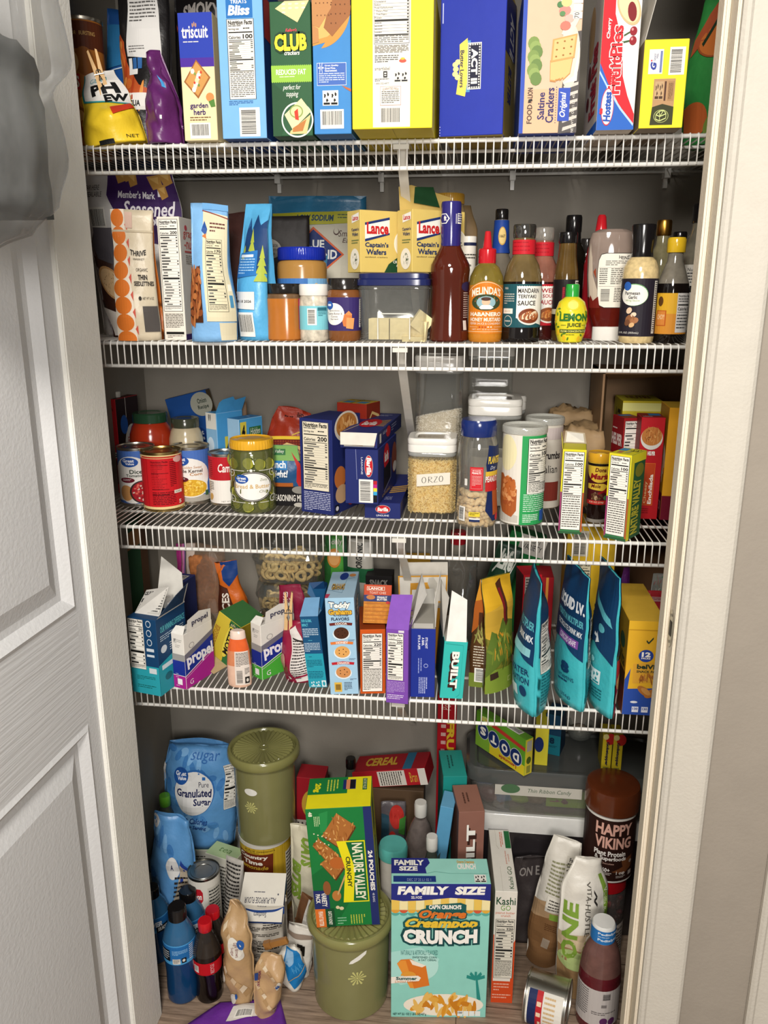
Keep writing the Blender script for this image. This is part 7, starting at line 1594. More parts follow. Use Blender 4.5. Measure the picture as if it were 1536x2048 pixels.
# yellow simple box and torn card box behind
X,Yf,z,w,h=fit(3,806,856,1128,Y=.3)
c=Carton('cracker_box','small yellow box with dark serif lettering at the back, under the shelf above','cracker box',(X,Yf,z),w*1.1,.08,h,'d8a62a','c9c2b4','b88a24',rz=4,left='b0aa9c');s=c.sh('F');s.text('Simple',.2,.03,.82,.1,'4a2a18',2,bold=.02);s.text('MILLS',.3,.12,.7,.16,'6a3a18',2);c.done()
X,Yf,z,w,h=fit(3,790,888,1196,Y=.16)
c=Carton('snack_box','opened box with a torn white, orange-edged flap standing up behind the purple box','snack box',(X,Yf,z),w,.07,h-.02,'c98a2a','b57a24','c9c2b4',rz=-3)
c.flap([(-w/2,.07,h-.02),(w/2,.07,h-.02),(w/2-.004,.09,h+.052),(-w/2-.004,.09,h+.045)],'cfc9be',back='a89a80')
c.flap([(-w/2+.003,.03,h-.02),(w/2,.03,h-.02),(w/2,.05,h+.036),(-w/2-.002,.05,h+.028)],'d89a2a',name='front_flap',back='d9d3c6')
A,B_,C_,D_=Vector((-w/2+.003,.03,h-.02)),Vector((w/2,.03,h-.02)),Vector((w/2,.05,h+.036)),Vector((-w/2-.002,.05,h+.028));nn=(B_-A).cross(D_-A).normalized()
t=Sheet();t.rect(.03,.06,.97,.94,'e2ddd2',1);t.poly([(.62,.1),(.72,.08),(.8,.3),(.78,.6),(.66,.55),(.6,.3)],'c9c4b8',2);t.ell(.25,.8,.1,.06,'d0cabd',2)
t.build('torn_lining',lambda u,v,e:(D_*(1-u)+C_*u)*(1-v)+(A*(1-u)+B_*u)*v+nn*(e+.0004),c.o);c.done()
# protein bar boxes
loc,w,h,rz=p2(3,(821,1394),(869,1395),1258)
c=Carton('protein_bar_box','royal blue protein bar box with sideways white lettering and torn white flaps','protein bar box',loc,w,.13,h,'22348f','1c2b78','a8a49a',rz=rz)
s=c.sh('F');s.text("IT'S NOT",.58,.12,.68,.28,'dcdfee',2,rot=-90,bold=.04);s.text('A BAR.',.44,.12,.54,.24,'dcdfee',2,rot=-90,bold=.04);s.text("IT'S A PUFF.",.28,.09,.38,.3,'dcdfee',2,rot=-90,bold=.04);s.ell(.62,.53,.09,.03,'aab4e0',2);s.ell(.62,.53,.07,.022,'22348f',3);s.para(.3,.42,.5,.64,2,'8f9ad0',2,vert=True);s.para(.34,.7,.72,.94,5,'c0c8ea',2,vert=True)
s=c.sh('T','top_print');s.rect(.1,.8,.9,.98,'e2ded6',1);c.done()
c.flap([(-w/2,.01,h),(-w/2,.12,h),(-w/2+.02,.12,h+.07),(-w/2+.03,.05,h+.052)],'e0ddd6',back='d2cec6');c.flap([(w/2,.01,h),(w/2,.12,h),(w/2+.012,.11,h+.085),(w/2-.002,.04,h+.045)],'d9d6ce',back='e0ddd6');c.flap([(-w/2,.13,h),(w/2,.13,h),(w/2,.14,h+.03),(-w/2,.14,h+.026)],'b5b2aa')
loc,w,h,rz=p2(3,(874,1397),(922,1397),1283)
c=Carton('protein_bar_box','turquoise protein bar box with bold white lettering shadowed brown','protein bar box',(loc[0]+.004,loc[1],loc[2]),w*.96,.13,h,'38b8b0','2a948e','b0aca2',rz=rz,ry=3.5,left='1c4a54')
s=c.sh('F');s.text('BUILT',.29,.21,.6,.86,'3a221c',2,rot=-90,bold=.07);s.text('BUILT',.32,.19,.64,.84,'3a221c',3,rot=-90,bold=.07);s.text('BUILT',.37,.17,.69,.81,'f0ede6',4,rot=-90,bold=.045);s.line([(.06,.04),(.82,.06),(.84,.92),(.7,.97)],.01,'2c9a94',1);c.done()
c.flap([(-w/2+.004,.0,h),(w/2-.004,0,h),(w/2-.006,.03,h+.075),(-w/2+.012,.05,h+.085)],'e2dfd8',back='d0ccc4');c.flap([(-w/2,.02,h),(-w/2,.11,h),(-w/2-.006,.1,h+.09),(-w/2+.008,.05,h+.07)],'d2cec6',back='c4c0b8')
# clear bag and bottle behind
backbag('clear plastic bag of grey snacks behind the turquoise box',893,948,1118,.22,clear('8a857c',.35,.25),d=.06,seed=90,name='clear_bag',cat='plastic bag',ex=1.1)
o,r,h=bot('seasoning_jar','jar with a red lid at the back, seen through the shelf lip above','jar',3,897,926,1066,Y=.33)
lathe('jar_body',pf([(.95,0),(1,.01),(1,.9)],r,h),mat('8a8478','g',.1),o);lathe('lid',pf([(1.03,.88),(1.05,.885),(1.05,.99),(1,1)],r,h),mat('a8202a','g',.03),o,rib=(24,.0005,.89*h,.98*h))
# brown and green pouch showing its corner edge
E_=onz(976,1389,Z[3]);w,d,th=.076,.064,R(44)
b=Bag('granola_pouch','tall pouch with a yellow top, brown gusset and leafy green front','snack pouch',(E_.x-.006+math.cos(th)*w/2-math.sin(th)*d*.36,E_.y+math.sin(th)*w/2+math.cos(th)*d*.36,Z[3]),w,.232,d,'7d7a2c',rz=44,seed=91,wr=.005,sq=.7,wp=((0,1),(.5,.98),(1,1.0)),dp=((0,.95),(.3,1),(.7,.6),(1,.04)),side='5a3a20',lean=(0,.0),wf=14)
s=b.sh();s.rect(0,0,1,.28,'d8a82a',1);s.poly([(0,.28),(1,.2),(1,.45),(.6,.4),(.3,.55),(0,.5)],'c9a03a',1);s.poly([(0,.6),(.2,.45),(.45,.5),(.6,.36),(1,.4),(1,.7),(.4,.72),(0,.85)],'5a6f2a',2);s.poly([(.45,.06),(.62,.02),(.8,.4),(.72,.44)],'4a2a1c',3);s.poly([(.5,.1),(.58,.1),(.72,.38),(.66,.4)],'7a2226',4)
s.rect(0,.78,1,1,'7a8f34',1);bush(s,.5,.62,.45,.14,('4a5f22','6f7f2f','8a8f3a','c98a2a'),40,3,.06);s.poly([(.1,.82),(.3,.8),(.36,.86),(.12,.88)],'3a2a20',4);s.rect(.7,.88,.84,.93,'a8b06a',4);s.rect(.72,.89,.82,.92,'7a8f34',5)
s=b.sh('L','gusset_print');s.rect(0,0,1,.22,'c98a2c',1);s.poly([(0,.2),(1,.16),(1,.3),(.5,.38),(0,.5)],'a85a22',2);s.rect(.3,.3,.85,.44,'4a2c1c',3);bush(s,.4,.5,.25,.08,('8a8a4a','a8a05a'),16,4,.09);s.para(.15,.62,.8,.82,8,'cfc4b0',4);s.rect(0,.87,1,1,'6f7f30',3);b.done()
q=b.sh('L');
t=Sheet();t.asp=.5;t.bar(.2,.82,.8,.95,5,True);t.build('barcode_label',lambda u,v,e:b.Q('L',u,v,e+.0014),b.o,[i/4 for i in range(1,4)],[j/22 for j in range(1,22)])
def A3(b):s=b.sh();s.text('Life',.2,.05,.8,.25,'cfd2c8',2,shear=.3,bold=.04);s.line([(.1,.3),(.4,.1),(.7,.35),(.9,.12)],.03,'cfd2c8',2)
backbag('dark green bag with white script, behind the yellow-topped pouch',938,990,1085,.28,'1c3f2c',art=A3,seed=93,rz=-10,ry=14)
X=ony(1012,1170,.24)
c=Carton('tea_box','green and white mint variety box, tilted, just under the shelf above','tea box',(ony(1012,1170,.34).x-.016,.34,Z[3]+.012),.085,.05,.235,'1f7a3c','17552c','1f7a3c',ry=16);s=c.sh('F');s.rect(.3,.0,1,.17,'d6d2c8',2);s.text('MINT',.55,.02,.85,.07,'1a1a1a',3);s.text('VARIETY',.4,.085,.92,.14,'1a1a1a',3);s.rect(.0,.17,1,.19,'d6d2c8',2);c.done()
X,Yf,z,w,h=fit(3,1040,1074,1150,Y=.17)
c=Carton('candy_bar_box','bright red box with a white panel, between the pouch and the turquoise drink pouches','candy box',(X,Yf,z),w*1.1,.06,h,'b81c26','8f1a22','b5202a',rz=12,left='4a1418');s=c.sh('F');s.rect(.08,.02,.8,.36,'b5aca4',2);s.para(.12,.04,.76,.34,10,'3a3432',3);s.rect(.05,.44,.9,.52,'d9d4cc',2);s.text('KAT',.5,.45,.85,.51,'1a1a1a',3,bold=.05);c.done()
X,Yf,z,w,h=fit(3,1066,1100,1155,Y=.26);c=Carton('candy_bar_box','second red box standing further back beside the first','candy box',(X,Yf,z),w,.08,h,'9a1a22','7a161c','9a1a22');s=c.sh('F');s.rect(.1,.02,.3,.3,'b5aca4',2);s.rect(.55,0,.7,1,'cf8a3a',1);c.done()
# three drink mix pouches seen edge-on
PT,PN='3fb0b8','14395f'
def pouch(label,px,py,yt,rz,w,d,seed,mode):
    E_=onz(px,py,Z[3]);t=R(rz);h=.0
    lo,hi=0,.5
    for _ in range(30):
        q=(lo+hi)/2
        if proj((E_.x,E_.y,Z[3]+q))[1]>yt:lo=q
        else:hi=q
    b=Bag('drink_mix_pouch',label,'drink mix pouch',(E_.x-math.cos(t)*w*.47,E_.y-math.sin(t)*w*.47,Z[3]+.001),w,lo,d,PT,rz=rz,seed=seed,wr=.005,sq=.1,wp=((0,1),(.3,.97),(1,.92)),dp=((0,.85),(.25,1),(.7,.6),(1,.03)),wf=13,lean=(0,0.0))
    s=b.sh('F');s.poly([(0,0),(1,0),(1,.62),(.55,.52),(0,.6)],PN,1)
    if mode==1:
        s.text('MULTIPLIER',.55,.3,.98,.36,'5fb8c4',3,bold=.03);s.text('DRINK MIX',.6,.4,.98,.45,'e6ecf0',3,bold=.03);s.rect(.4,.5,.95,.56,'8ccad0',2);s.text('WATER',.6,.66,.95,.71,'14395f',3,bold=.02);s.text('HYDRATION',.5,.73,.95,.78,'14395f',3,bold=.02);s.rect(.5,.82,.75,.9,'d0e6e8',2);s.ell(.86,.84,.06,.04,'14395f',3)
    elif mode==2:
        s.text('LIQUID I.V.',.3,.2,.98,.3,'e9eef2',3,bold=.06);s.text('HYDRATION MULTIPLIER',.25,.33,.96,.38,'5fb8c4',3,bold=.03);s.text('ELECTROLYTE DRINK MIX',.3,.41,.96,.45,'e6ecf0',3,bold=.02);s.rect(.4,.48,.92,.54,'7a4a9a',2);s.text('CONCORD GRAPE',.45,.49,.88,.53,'e6dcee',3,bold=.02);s.text('8',.66,.66,.84,.75,'14395f',3,bold=.06);s.text('VITAMINS',.6,.77,.9,.8,'14395f',3);s.para(.6,.81,.9,.84,1,'14395f',3);s.text('9.03oz (256g)',.4,.92,.85,.95,'14395f',3)
    else:
        s.poly([(.3,.2),(.9,.3),(.95,.36),(.35,.26)],'5fb8c4',2);s.rect(.5,.46,.62,.48,'e6ecf0',3);s.poly([(.6,.44),(.7,.5),(.6,.52)],'e6ecf0',3);s.recyc(.5,.7,.8,.8,'2c8a94',3,'d0e2e4');s.para(.4,.83,.85,.94,5,'17606a',3);s.ell(.7,.4,.1,.03,'5fb8c4',2);s.ell(.4,.62,.05,.02,'8cd0d6',2);s.ell(.6,.64,.05,.02,'8cd0d6',2)
    s=b.sh('B','back_print');s.poly([(0,0),(1,0),(1,.5),(.4,.58),(0,.55)],PN,1);s.para(.04,.7,.4,.94,10,'17606a',3)
    if mode==3:s.poly([(0,.58),(.3,.6),(.34,.98),(0,1)],'b0243a',2);s.ell(.15,.75,.14,.06,'d8a86a',3);s.ell(.12,.86,.12,.05,'e0d2c0',3)
    b.done()
    if mode!=3:
        t_=Sheet();t_.asp=w/lo;t_.nut(.02,.3,.36,.68,'45',rows=9,foot=.15);t_.build('nutrition_label',lambda u,v,e:b.Q('B',u,v,e+.0018),b.o,[i/16 for i in range(1,16)],[j/22 for j in range(1,22)])
    return b
pouch('navy and turquoise drink mix pouch seen edge-on, its nutrition panel toward the room',1068,1433,1168,-87,.15,.072,95,1)
pouch('navy and turquoise drink mix pouch with a purple grape patch, middle of three',1162,1423,1160,-78,.15,.058,96,2)
pouch('navy and turquoise drink mix pouch with strawberry red on its edge, beside the biscuits',1220,1437,1160,-82,.14,.048,97,3)
# yellow tall box, cardboard box, biscuits
X,Yf,z,w,h=fit(3,1128,1218,1066,Y=.13)
c=Carton('cracker_box','tall mustard yellow box standing at the back, taller than the pouches','cracker box',(X-.004,.16,z),w*1.06,.1,h+.004,'d8b02a','b8942a','d8b02a',rz=-2,left='a8862a')
s=c.sh('F');s.line([(.5,0),(.5,.8)],.006,'a8882a',1);b_=c.sh('F','barcode_label');b_.bar(.12,.03,.44,.2,2,True,bg='c9c2b0');n=c.sh('F','nutrition_label');n.nut(.1,.24,.52,.72,'210',bg='cfc4a4',rows=10,foot=.2);s.recyc(.62,.5,.9,.58,bg='cfb03a');c.done()
o=thing('cardboard_box','dark open cardboard box on the snack bar shelf, beside the jamb','cardboard box',(0,0,Z[3]+.001));x0=ony(1222,1150,.26).x;x1=XR-.012;y0,y1=.26,.415;zt_=.29
m=Mb();t=.004;m.box((x0,y0,0),(x0+t,y1,zt_));m.box((x1-t,y0,0),(x1,y1,zt_));m.box((x0,y0,zt_-t),(x1,y1,zt_));m.box((x0,y0,0),(x1,y1,t));m.box((x0,y1-t,0),(x1,y1,zt_));m.obj('box_shell',mat('6a4a30','k',.08,20),o)
backbag('glossy purple bag squeezed upright beside the mustard yellow box',1226,1256,1142,.2,'6a2a7a',d=.04,rz=20,seed=98,wp=((0,1),(.6,.9),(1,.4)))
loc,w,h,rz=p2(3,(1247,1428),(1312,1431),1243)
BV='d8a62c'
c=Carton('biscuit_box','yellow over blue biscuit box with a round twelve badge, next to the jamb','biscuit box',loc,w*1.12,.2,h,BV,'b8862a','d9b040',rz=rz,left='b5902c')
s=c.sh('F');s.rect(0,0,1,.09,'d9a92c',1);s.rect(0,.085,1,.095,'b88a24',2);s.poly([(0,.62),(.14,.5),(.1,.72),(1,.7),(1,1),(0,1)],'2a4a9a',2);s.poly([(.2,.45),(1,.42),(1,.64),(.22,.66)],'cf9a34',1)
s.ell(.52,.36,.2,.065,'26408f',3,30);s.text('12',.4,.32,.64,.37,'eeeae0',4,bold=.05);s.text('PACKS',.4,.375,.64,.395,'eeeae0',4,bold=.03);s.text('belVita',.3,.45,.98,.5,'2c3a2a',4,bold=.04);s.text('SNACK PACKS',.3,.515,1,.54,'2c3a2a',4,bold=.03)
bush(s,.62,.6,.22,.035,('a0622a','b87a3a','8a5224'),14,5,.05);s.ell(.56,.74,.2,.045,'a86a30',5,18,rot=12);s.ell(.6,.74,.14,.03,'c08a4a',6,16,rot=12);s.ell(.74,.76,.18,.045,'a86a30',5,18,rot=-8);s.ell(.3,.86,.1,.012,'d9dbe0',4)
for i in range(3):s.rect(.26+.26*i,.91,.44+.26*i,.97,'d9dbe6',4);s.text('130',.28+.26*i,.92,.42+.26*i,.945,'26408f',5,bold=.03)
s.line([(.5,.2),(.56,.225),(.68,.17)],.02,'2c3a2a',3)
s=c.sh('L','side_print');s.rect(0,.7,1,1,'6a2c20',1);s.rect(0,.55,1,.72,'4a3018',1);s.text('belVita',.1,.25,.45,.4,'4a4420',2,rot=0,bold=.03);s.text('belVita',.55,.38,.95,.52,'4a4420',2,bold=.03);s.line([(.5,0),(.5,1)],.02,'8a6a20',2);s.ell(.8,.28,.1,.08,'2f5a44',2);s.ell(.4,.2,.05,.03,'b03a3a',2);s.ell(.3,.8,.3,.06,'b06a2c',2);c.done()
X,Yf,z,w,h=fit(3,1276,1322,1190,Y=.2)
b=Bag('snack_packet','red packet with a pinked top edge rising behind the yellow and blue biscuit box','snack packet',(X,.225,z),w,h,.02,'b52a34',seed=99,wr=.002);s=b.sh();s.rect(.05,.08,1,.14,'cf9a9a',1);s.ell(.3,.05,.05,.012,'d9b8b8',2);s.para(.1,.09,.95,.13,2,'8a4a4a',2);b.done()
backbag('grey flowered bag inside the dark cardboard box',1296,1330,1155,.285,'8a8a84',d=.04,seed=100,art=lambda b:bush(b.sh(),.5,.15,.4,.12,('a85a5a','5a8a6a','c9c4b8'),24,2,.06))

# ================================================================== THE FLOOR
def solidbag(name,label,cat,x0,x1,yt,c,d,yb=None,Y=None,z=None,ex=1.0,**kw):
    X,Yf,zz,w,h=fit(4,x0,x1,yt,yb,Y,z);art=kw.pop('art',None);kw.setdefault('dp',((0,.8),(.3,1),(.75,.75),(1,.15)))
    b=Bag(name,label,cat,(X,Yf+d/2,zz+.0005),w*ex,h,d,c,**kw)
    if art:art(b)
    b.done();return b
OL=mat('7d7b50','g',.04,20);OL2=mat('84824f','g',.04,20)
def canister(label,X,Y,z,r,h,lr,mot):
    """olive fluted-lid canister; mot=(angle, height share)"""
    o=thing('olive_canister',label,'canister',(X,Y,z))
    pr=[(r*.9,0),(r*.96,.003),(r*1.0,h*.9),(r*.985,h*.92)]
    lathe('body',pr,OL,o,seg=64)
    lathe('lid',[(r*.99,h*.9),(lr*.98,h*.905),(lr,h*.92),(lr,h*.955),(lr*.985,h*.985),(lr*.95,h),(lr*.9,h),(lr*.88,h*.99),(lr*.86,h*.965)],OL2,o,seg=64)
    m=Mb();n=36;V=[]
    zc=h*.967
    for j in range(n*2):
        t=2*math.pi*j/(n*2);hi=j%2
        for q,(rad,dz)in enumerate(((.12,.0),(.8,.006 if hi else .001),(.84,.0))):V.append((lr*rad*math.cos(t),lr*rad*math.sin(t),zc+dz))
    N=n*2
    Fc=[(j*3+q,((j+1)%N)*3+q,((j+1)%N)*3+q+1,j*3+q+1)for j in range(N)for q in range(2)]+[tuple(j*3 for j in range(N))[::-1]]
    m.add(V,Fc);m.obj('fluted_top',OL2,o)
    m=Mb();m.tube([(lr*.11*math.cos(t*.4),lr*.11*math.sin(t*.4),zc+.001)for t in range(17)],.0012,6);m.obj('centre_ring',OL2,o)
    m=Mb()
    m.box((-.02,-r*1.03,h*.895),(.02,-r*.99,h*.905));m.obj('lid_tab',OL2,o)
    W=Wrap('flower_emblem',o,pr,h*mot[1],h*mot[2],mot[0]-14,mot[0]+14,off=.0003);s=W.t
    for k in range(12):
        t=2*math.pi*k/12;c_,q=math.cos(t),math.sin(t);L=.36 if k%2 else .45
        P=[(.5+c_*.08-q*.015,.5+(q*.08+c_*.015)*s.asp),(.5+c_*L-q*.055,.5+(q*L+c_*.055)*s.asp),(.5+c_*(L+.04),.5+q*(L+.04)*s.asp),(.5+c_*L+q*.055,.5+(q*L-c_*.055)*s.asp),(.5+c_*.08+q*.015,.5+(q*.08-c_*.015)*s.asp)]
        s.poly(P,'c3c07a',1)
    s.ell(.5,.5,.06,.06*s.asp,'c3c07a',1);W.done()
    W=Wrap('white_sticker',o,pr,h*mot[3],h*mot[4],mot[0]-12,mot[0]+14,off=.0004);s=W.t
    s.ell(.5,.5,.5,.5,'e6e4dc',1,26)if not mot[5]else s.poly([(0,1),(.1,.75),(.5,.35),(.9,.02),(1,.0),(.95,.3),(.6,.7),(.2,.98)],'e6e4dc',1);W.done()
    return o
# large olive canister in front
X,Yf,z,w,h=fit(4,612,771,1886,2046)
CR=w/2*.985;CX,CY=X,Yf+CR
canister('large olive green canister with a fluted lid, on the floor, carrying the green snack box',CX,CY,0,CR,h*1.03,CR*1.12,(18,.40,.68,.72,.85,True));CT=h*1.03
# lemonade drum with the smaller canister on it
q=ony(522,1800,.19);dr=54/870;DX,DY=q.x,.19+dr
zt=ony(522,1690,.19).z
o=thing('drink_mix_canister','yellow and brown lemonade drum under the smaller olive canister','canister',(DX,DY,0))
pr=[(dr*.99,.001),(dr,.004),(dr,zt-.012)]
lathe('tube',pr,mat('b8962c','p',.06,40),o);lathe('lid',[(dr*1.0,zt-.014),(dr*1.04,zt-.012),(dr*1.04,zt-.002),(dr*1.0,zt),(dr*.94,zt),(dr*.92,zt-.003)],mat('cfcbc0','g',.03),o)
W=Wrap('label',o,pr,.02,zt-.014,-100,100,bg='c2a02c');s=W.t
for i in range(9):s.rect(i/9,0,i/9+.004,1,'8a701c',1)
s.text('artificial sweeteners',.32,.015,.68,.045,'4a3a14',2);s.text('or flavors',.34,.05,.5,.07,'4a3a14',2);s.poly([(.2,.085),(.66,.075),(.65,.42),(.22,.43)],'6a2c18',2);s.text('Country',.24,.095,.6,.165,'e9e2d2',4,bold=.04);s.text('Time',.3,.175,.54,.24,'e9e2d2',4,bold=.04);s.text('lemonade',.26,.25,.6,.31,'d8b03a',4,bold=.03,shear=.2);s.rect(.82,.15,1,1,'cfcabc',2);s.para(.83,.18,.98,.95,14,'3a3830',3);W.done()
z0=zt+.0008;hh=ony(532,1530,.17).z-z0
canister('smaller olive green canister with a fluted lid, standing on the lemonade drum',DX+.006,DY,z0,.073,hh,.087,(-14,.36,.56,.6,.68,False))
# sugar bag on light green boxes
GB='b5cc9a'
for i,(px,Yb,hb,lb)in enumerate(((398,.27,.125,'pale green box below the blue sugar bag, behind the evaporated milk can'),(440,.2,.165,'pale green box with a nutrition panel between the milk can and the lemonade drum'))):
    q=ony(px,1740,Yb)
    c=Carton('food_box',lb,'food box',(q.x,Yb,0),.085,.1 if not i else .05,hb,'d9d6c6','c4d0ae',GB,rz=(6,-18)[i])
    s=c.sh('F');s.rect(.3,.1,.95,.9,'dcd8cc',2);s.para(.34,.14,.9,.85,12,'4a463c',3);s=c.sh('T','top_print');s.text('tea',.3,.3,.7,.6,'6a8a54',1,shear=.2);c.done()
SB='5a93c9'
X,Yf,z,w,h=fit(4,326,456,1503,Y=.262,z=.1265)
b=Bag('sugar_bag','blue paper sugar bag with a round white label, top folded, beside the smaller canister','sugar bag',(X,.262+.045,.1265),w*1.06,h,.085,SB,rz=4,ry=3,seed=101,wr=.008,wp=((0,.95),(.3,1),(.7,1),(1,.82)),dp=((0,.85),(.3,1),(.8,.8),(1,.35)),wf=15)
s=b.sh()
for i in range(26):s.ell(.08+.84*((i*37)%97)/97,.04+.92*((i*61)%89)/89,.07,.035,('3f78b5','78aad8','4a84bf')[i%3],1,12,rot=i*47)
s.text('sugar',.4,.06,.85,.15,'2f66a8',2,shear=.3);s.ell(.46,.42,.28,.21,'2f66a8',3,36);s.ell(.455,.43,.27,.2,'d9d8d6',4,36);s.ell(.28,.27,.11,.085,'1f4f96',5,24);s.text('Great',.2,.225,.36,.27,'e6eaf0',6,bold=.03);s.text('Value',.23,.275,.36,.31,'e6eaf0',6,bold=.03)
s.text('Pure',.53,.325,.66,.375,'2a2a44',5);s.text('Granulated',.22,.39,.7,.465,'1f2450',5,bold=.03);s.text('Sugar',.46,.475,.7,.55,'1f2450',5,bold=.03);s.text('30 Calories',.3,.665,.66,.73,'1f3f7d',5,shear=.25,bold=.02);s.text('Per Serving',.33,.75,.64,.8,'1f3f7d',5,shear=.25,bold=.02)
t=b.sh('F','nutrition_label');t.nut(.86,.17,1,.6,'30',rows=8,foot=.2);s.poly([(0,.2),(.03,.22),(.03,.36),(0,.4)],'d9d8d6',4);b.done()
def soda(name,label,cat,px,yt,Y,r,h,prof,liq,glass,cap,capf=(.33,.86,1),split=.8,yb=None,group=None,lab=None,at=None):
    q=at or(ony(px,yt or 1900,Y).x,Y+r)
    o=thing(name,label,cat,(q[0],q[1],.0005),group=group)
    pr=pf(prof,r,h);lathe('bottle',pr,None,o,mats=[liq,glass],zf=lambda z:1 if z>split*h else 0)
    lathe('cap',pf([(capf[0]*.95,capf[1]),(capf[0],capf[1]+.005),(capf[0],capf[2]-.015),(capf[0]*.9,capf[2])],r,h),cap,o,rib=(36,.0005,(capf[1]+.01)*h,(capf[2]-.02)*h))
    if lab:lab(o,pr,r,h)
    return o
GCAP=mat('5a9a2c','g',.03);CLR=mat('4a4f48','l',.15)
BP=[(.85,0),(.98,.02),(1,.06),(1,.55),(.95,.66),(.7,.78),(.42,.88),(.38,.93)]
for px,yt,Y,lb in((318,1586,.24,'clear drink bottle with a bright green cap, tallest beside the sugar bag'),(336,1638,.2,'clear drink bottle with a bright green cap just above the folded blue bag'),(300,1622,.28,'clear drink bottle whose green cap shows at the wall, half behind the door edge')):
    h=ony(px,yt+4,Y+.03).z;soda('drink_bottle',lb,'drink bottle',px,yt,Y,.031,h,BP,CLR,CLR,GCAP,(.45,.9,1))
def A(b):
    s=b.sh();
    for i in range(14):s.ell(.08+.84*((i*37)%97)/97,.04+.92*((i*61)%89)/89,.08,.05,('3f78b5','78aad8')[i%2],1,12,rot=i*47)
    s.ell(.1,.05,.12,.05,'d9d8d6',2);s.text('drink',.06,.16,.34,.24,'3f6fae',2,shear=.3);s.ell(.62,.38,.14,.09,'d9d8d6',2);s.text('A',.58,.35,.64,.4,'1f2450',3,bold=.03);s.poly([(.8,.3),(1,.42),(1,.8),(.62,.88)],'26408f',2);s.poly([(.78,.34),(.96,.42),(.86,.72),(.6,.84)],'b5a894',3);s.para(.66,.45,.9,.76,9,'2a2420',4)
solidbag('sugar_bag','small folded blue sugar bag slumped by the wall above the sports drinks','sugar bag',294,384,1652,SB,.08,Y=.1,rz=-8,ry=3,ex=1.0,seed=103,wr=.012,wp=((0,1),(.5,1),(1,.8)),art=A,wf=18)
# milk can
X,Y,z,r,h=canfit(4,382,441,1727,1895)
o,pr=tin('white and red milk can with a plain metal top, behind the cola','can',X,.075+r,0,.0375,ony(410,1745,.1).z,None,'9a9890');h=ony(410,1745,.1).z
pr=[(.0365,.003),(.0365,h-.004)];W=Wrap('label',o,pr,.008,h-.007,-100,110,bg='dcd8ce');s=W.t
s.poly([(.2,.1),(.5,.1),(.54,.15),(.54,.26),(.5,.31),(.2,.31)],'b8202c',2);s.text('Carnation',.2,.16,.52,.25,'ece6e0',3,bold=.03);s.rect(.36,.31,.52,.38,'1f2f6a',2);s.rect(.62,.1,.88,.9,'c9c5ba',2);s.para(.64,.14,.86,.6,10,'2a2a28',3);s.ell(.45,.72,.1,.05,'d8c8a0',2);W.done()
# sports drinks
BL=mat('123c66','l',.1,14);BLg=mat('2f5f86','l',.12,14)
PW=[(.86,0),(.96,.012),(.99,.03),(.97,.15),(.94,.3),(1,.46),(1,.5),(1,.66),(.97,.7),(.8,.78),(.55,.86),(.5,.88)]
def plab(front):
    def f(o,pr,r,h):
        W=Wrap('label',o,pr,.47*h,.68*h,-150,150,bg='2468a8');s=W.t;s.rect(0,.0,1,.06,'4a94cc',1);s.rect(0,.8,1,1,'4a9ad0',1)
        if front:s.rect(.3,.22,.45,.82,'15191f',2);s.para(.31,.3,.44,.78,4,'b5bcc4',3);s.para(.48,.25,.66,.5,4,'8fbfe4',2);s.rect(.48,.68,.57,.95,'d0ccc4',2);s.para(.49,.72,.56,.92,3,'5a5652',3);s.rect(.585,.66,.64,.92,'15191f',2);s.ell(.61,.78,.018,.08,'d6d2ca',3,6);s.para(.68,.1,.74,.9,8,'d0d6dc',2)
        else:s.text('POWER',.42,.25,.68,.6,'e0e6ec',3,shear=.15,bold=.05);s.rect(.6,.55,.76,1,'15191f',2);s.text('50% MORE',.62,.65,.74,.9,'d6d6d2',3,bold=.03)
        W.done()
    return f
h0=ony(341,1832,-.035).z
x_,Y_,_,w_,h_=fit(4,326,387,1836,2012)
BX=JL+.012+w_/2
soda('sports_drink_bottle','blue sports drink bottle with a black cap, nearest the door','drink bottle',341,0,0,w_/2,h_*1.0,PW,BL,BLg,BLK,(.56,.87,1),.66,at=(x_,Y_+w_/2),lab=plab(True),group=None)
h1=ony(362,1785,.055).z
soda('sports_drink_bottle','blue sports drink bottle with a black cap behind the first, letters on its label','drink bottle',363,1785,.03,.0345,h1,PW,BL,BLg,BLK,(.56,.87,1),.66,lab=plab(False))
h2=ony(316,1775,.06).z
soda('sports_drink_bottle','blue sports drink bottle mostly hidden by the door edge','drink bottle',312,0,.01,.0345,h2,PW,BL,BLg,BLK,(.5,.87,1),.66,lab=plab(False),at=(XL+.075,.06))
# cola
CL=mat('120a08','l',.05);CLg=mat('2a2420','l',.1)
CP=[(.8,0),(.92,.012),(.95,.05),(.9,.12),(.86,.24),(.96,.36),(1,.42),(1,.56),(.98,.62),(.9,.7),(.7,.8),(.46,.88),(.4,.9)]
def clab(o,pr,r,h):
    W=Wrap('label',o,pr,.4*h,.56*h,-150,150,bg='b8141f');s=W.t;s.rect(.36,.25,.44,.8,'d6d0ca',2);s.para(.37,.3,.43,.7,4,'4a4a4a',3);s.rect(.3,.1,.34,.5,'d0b0b0',2);s.text('RECYCLE',.6,.12,.65,.85,'e0c0c0',2,rot=90);W.done()
CC=mat('c0141f','g',.03)
x_,Y_,_,w_,h_=fit(4,384,438,1862,2011)
soda('cola_bottle','cola bottle with a red cap and label standing in front beside the sports drink','drink bottle',0,0,0,w_/2,h_,CP,CL,CLg,CC,(.5,.885,1),.62,at=(x_,Y_+w_/2),lab=clab)
hc=ony(427,1808,.045).z
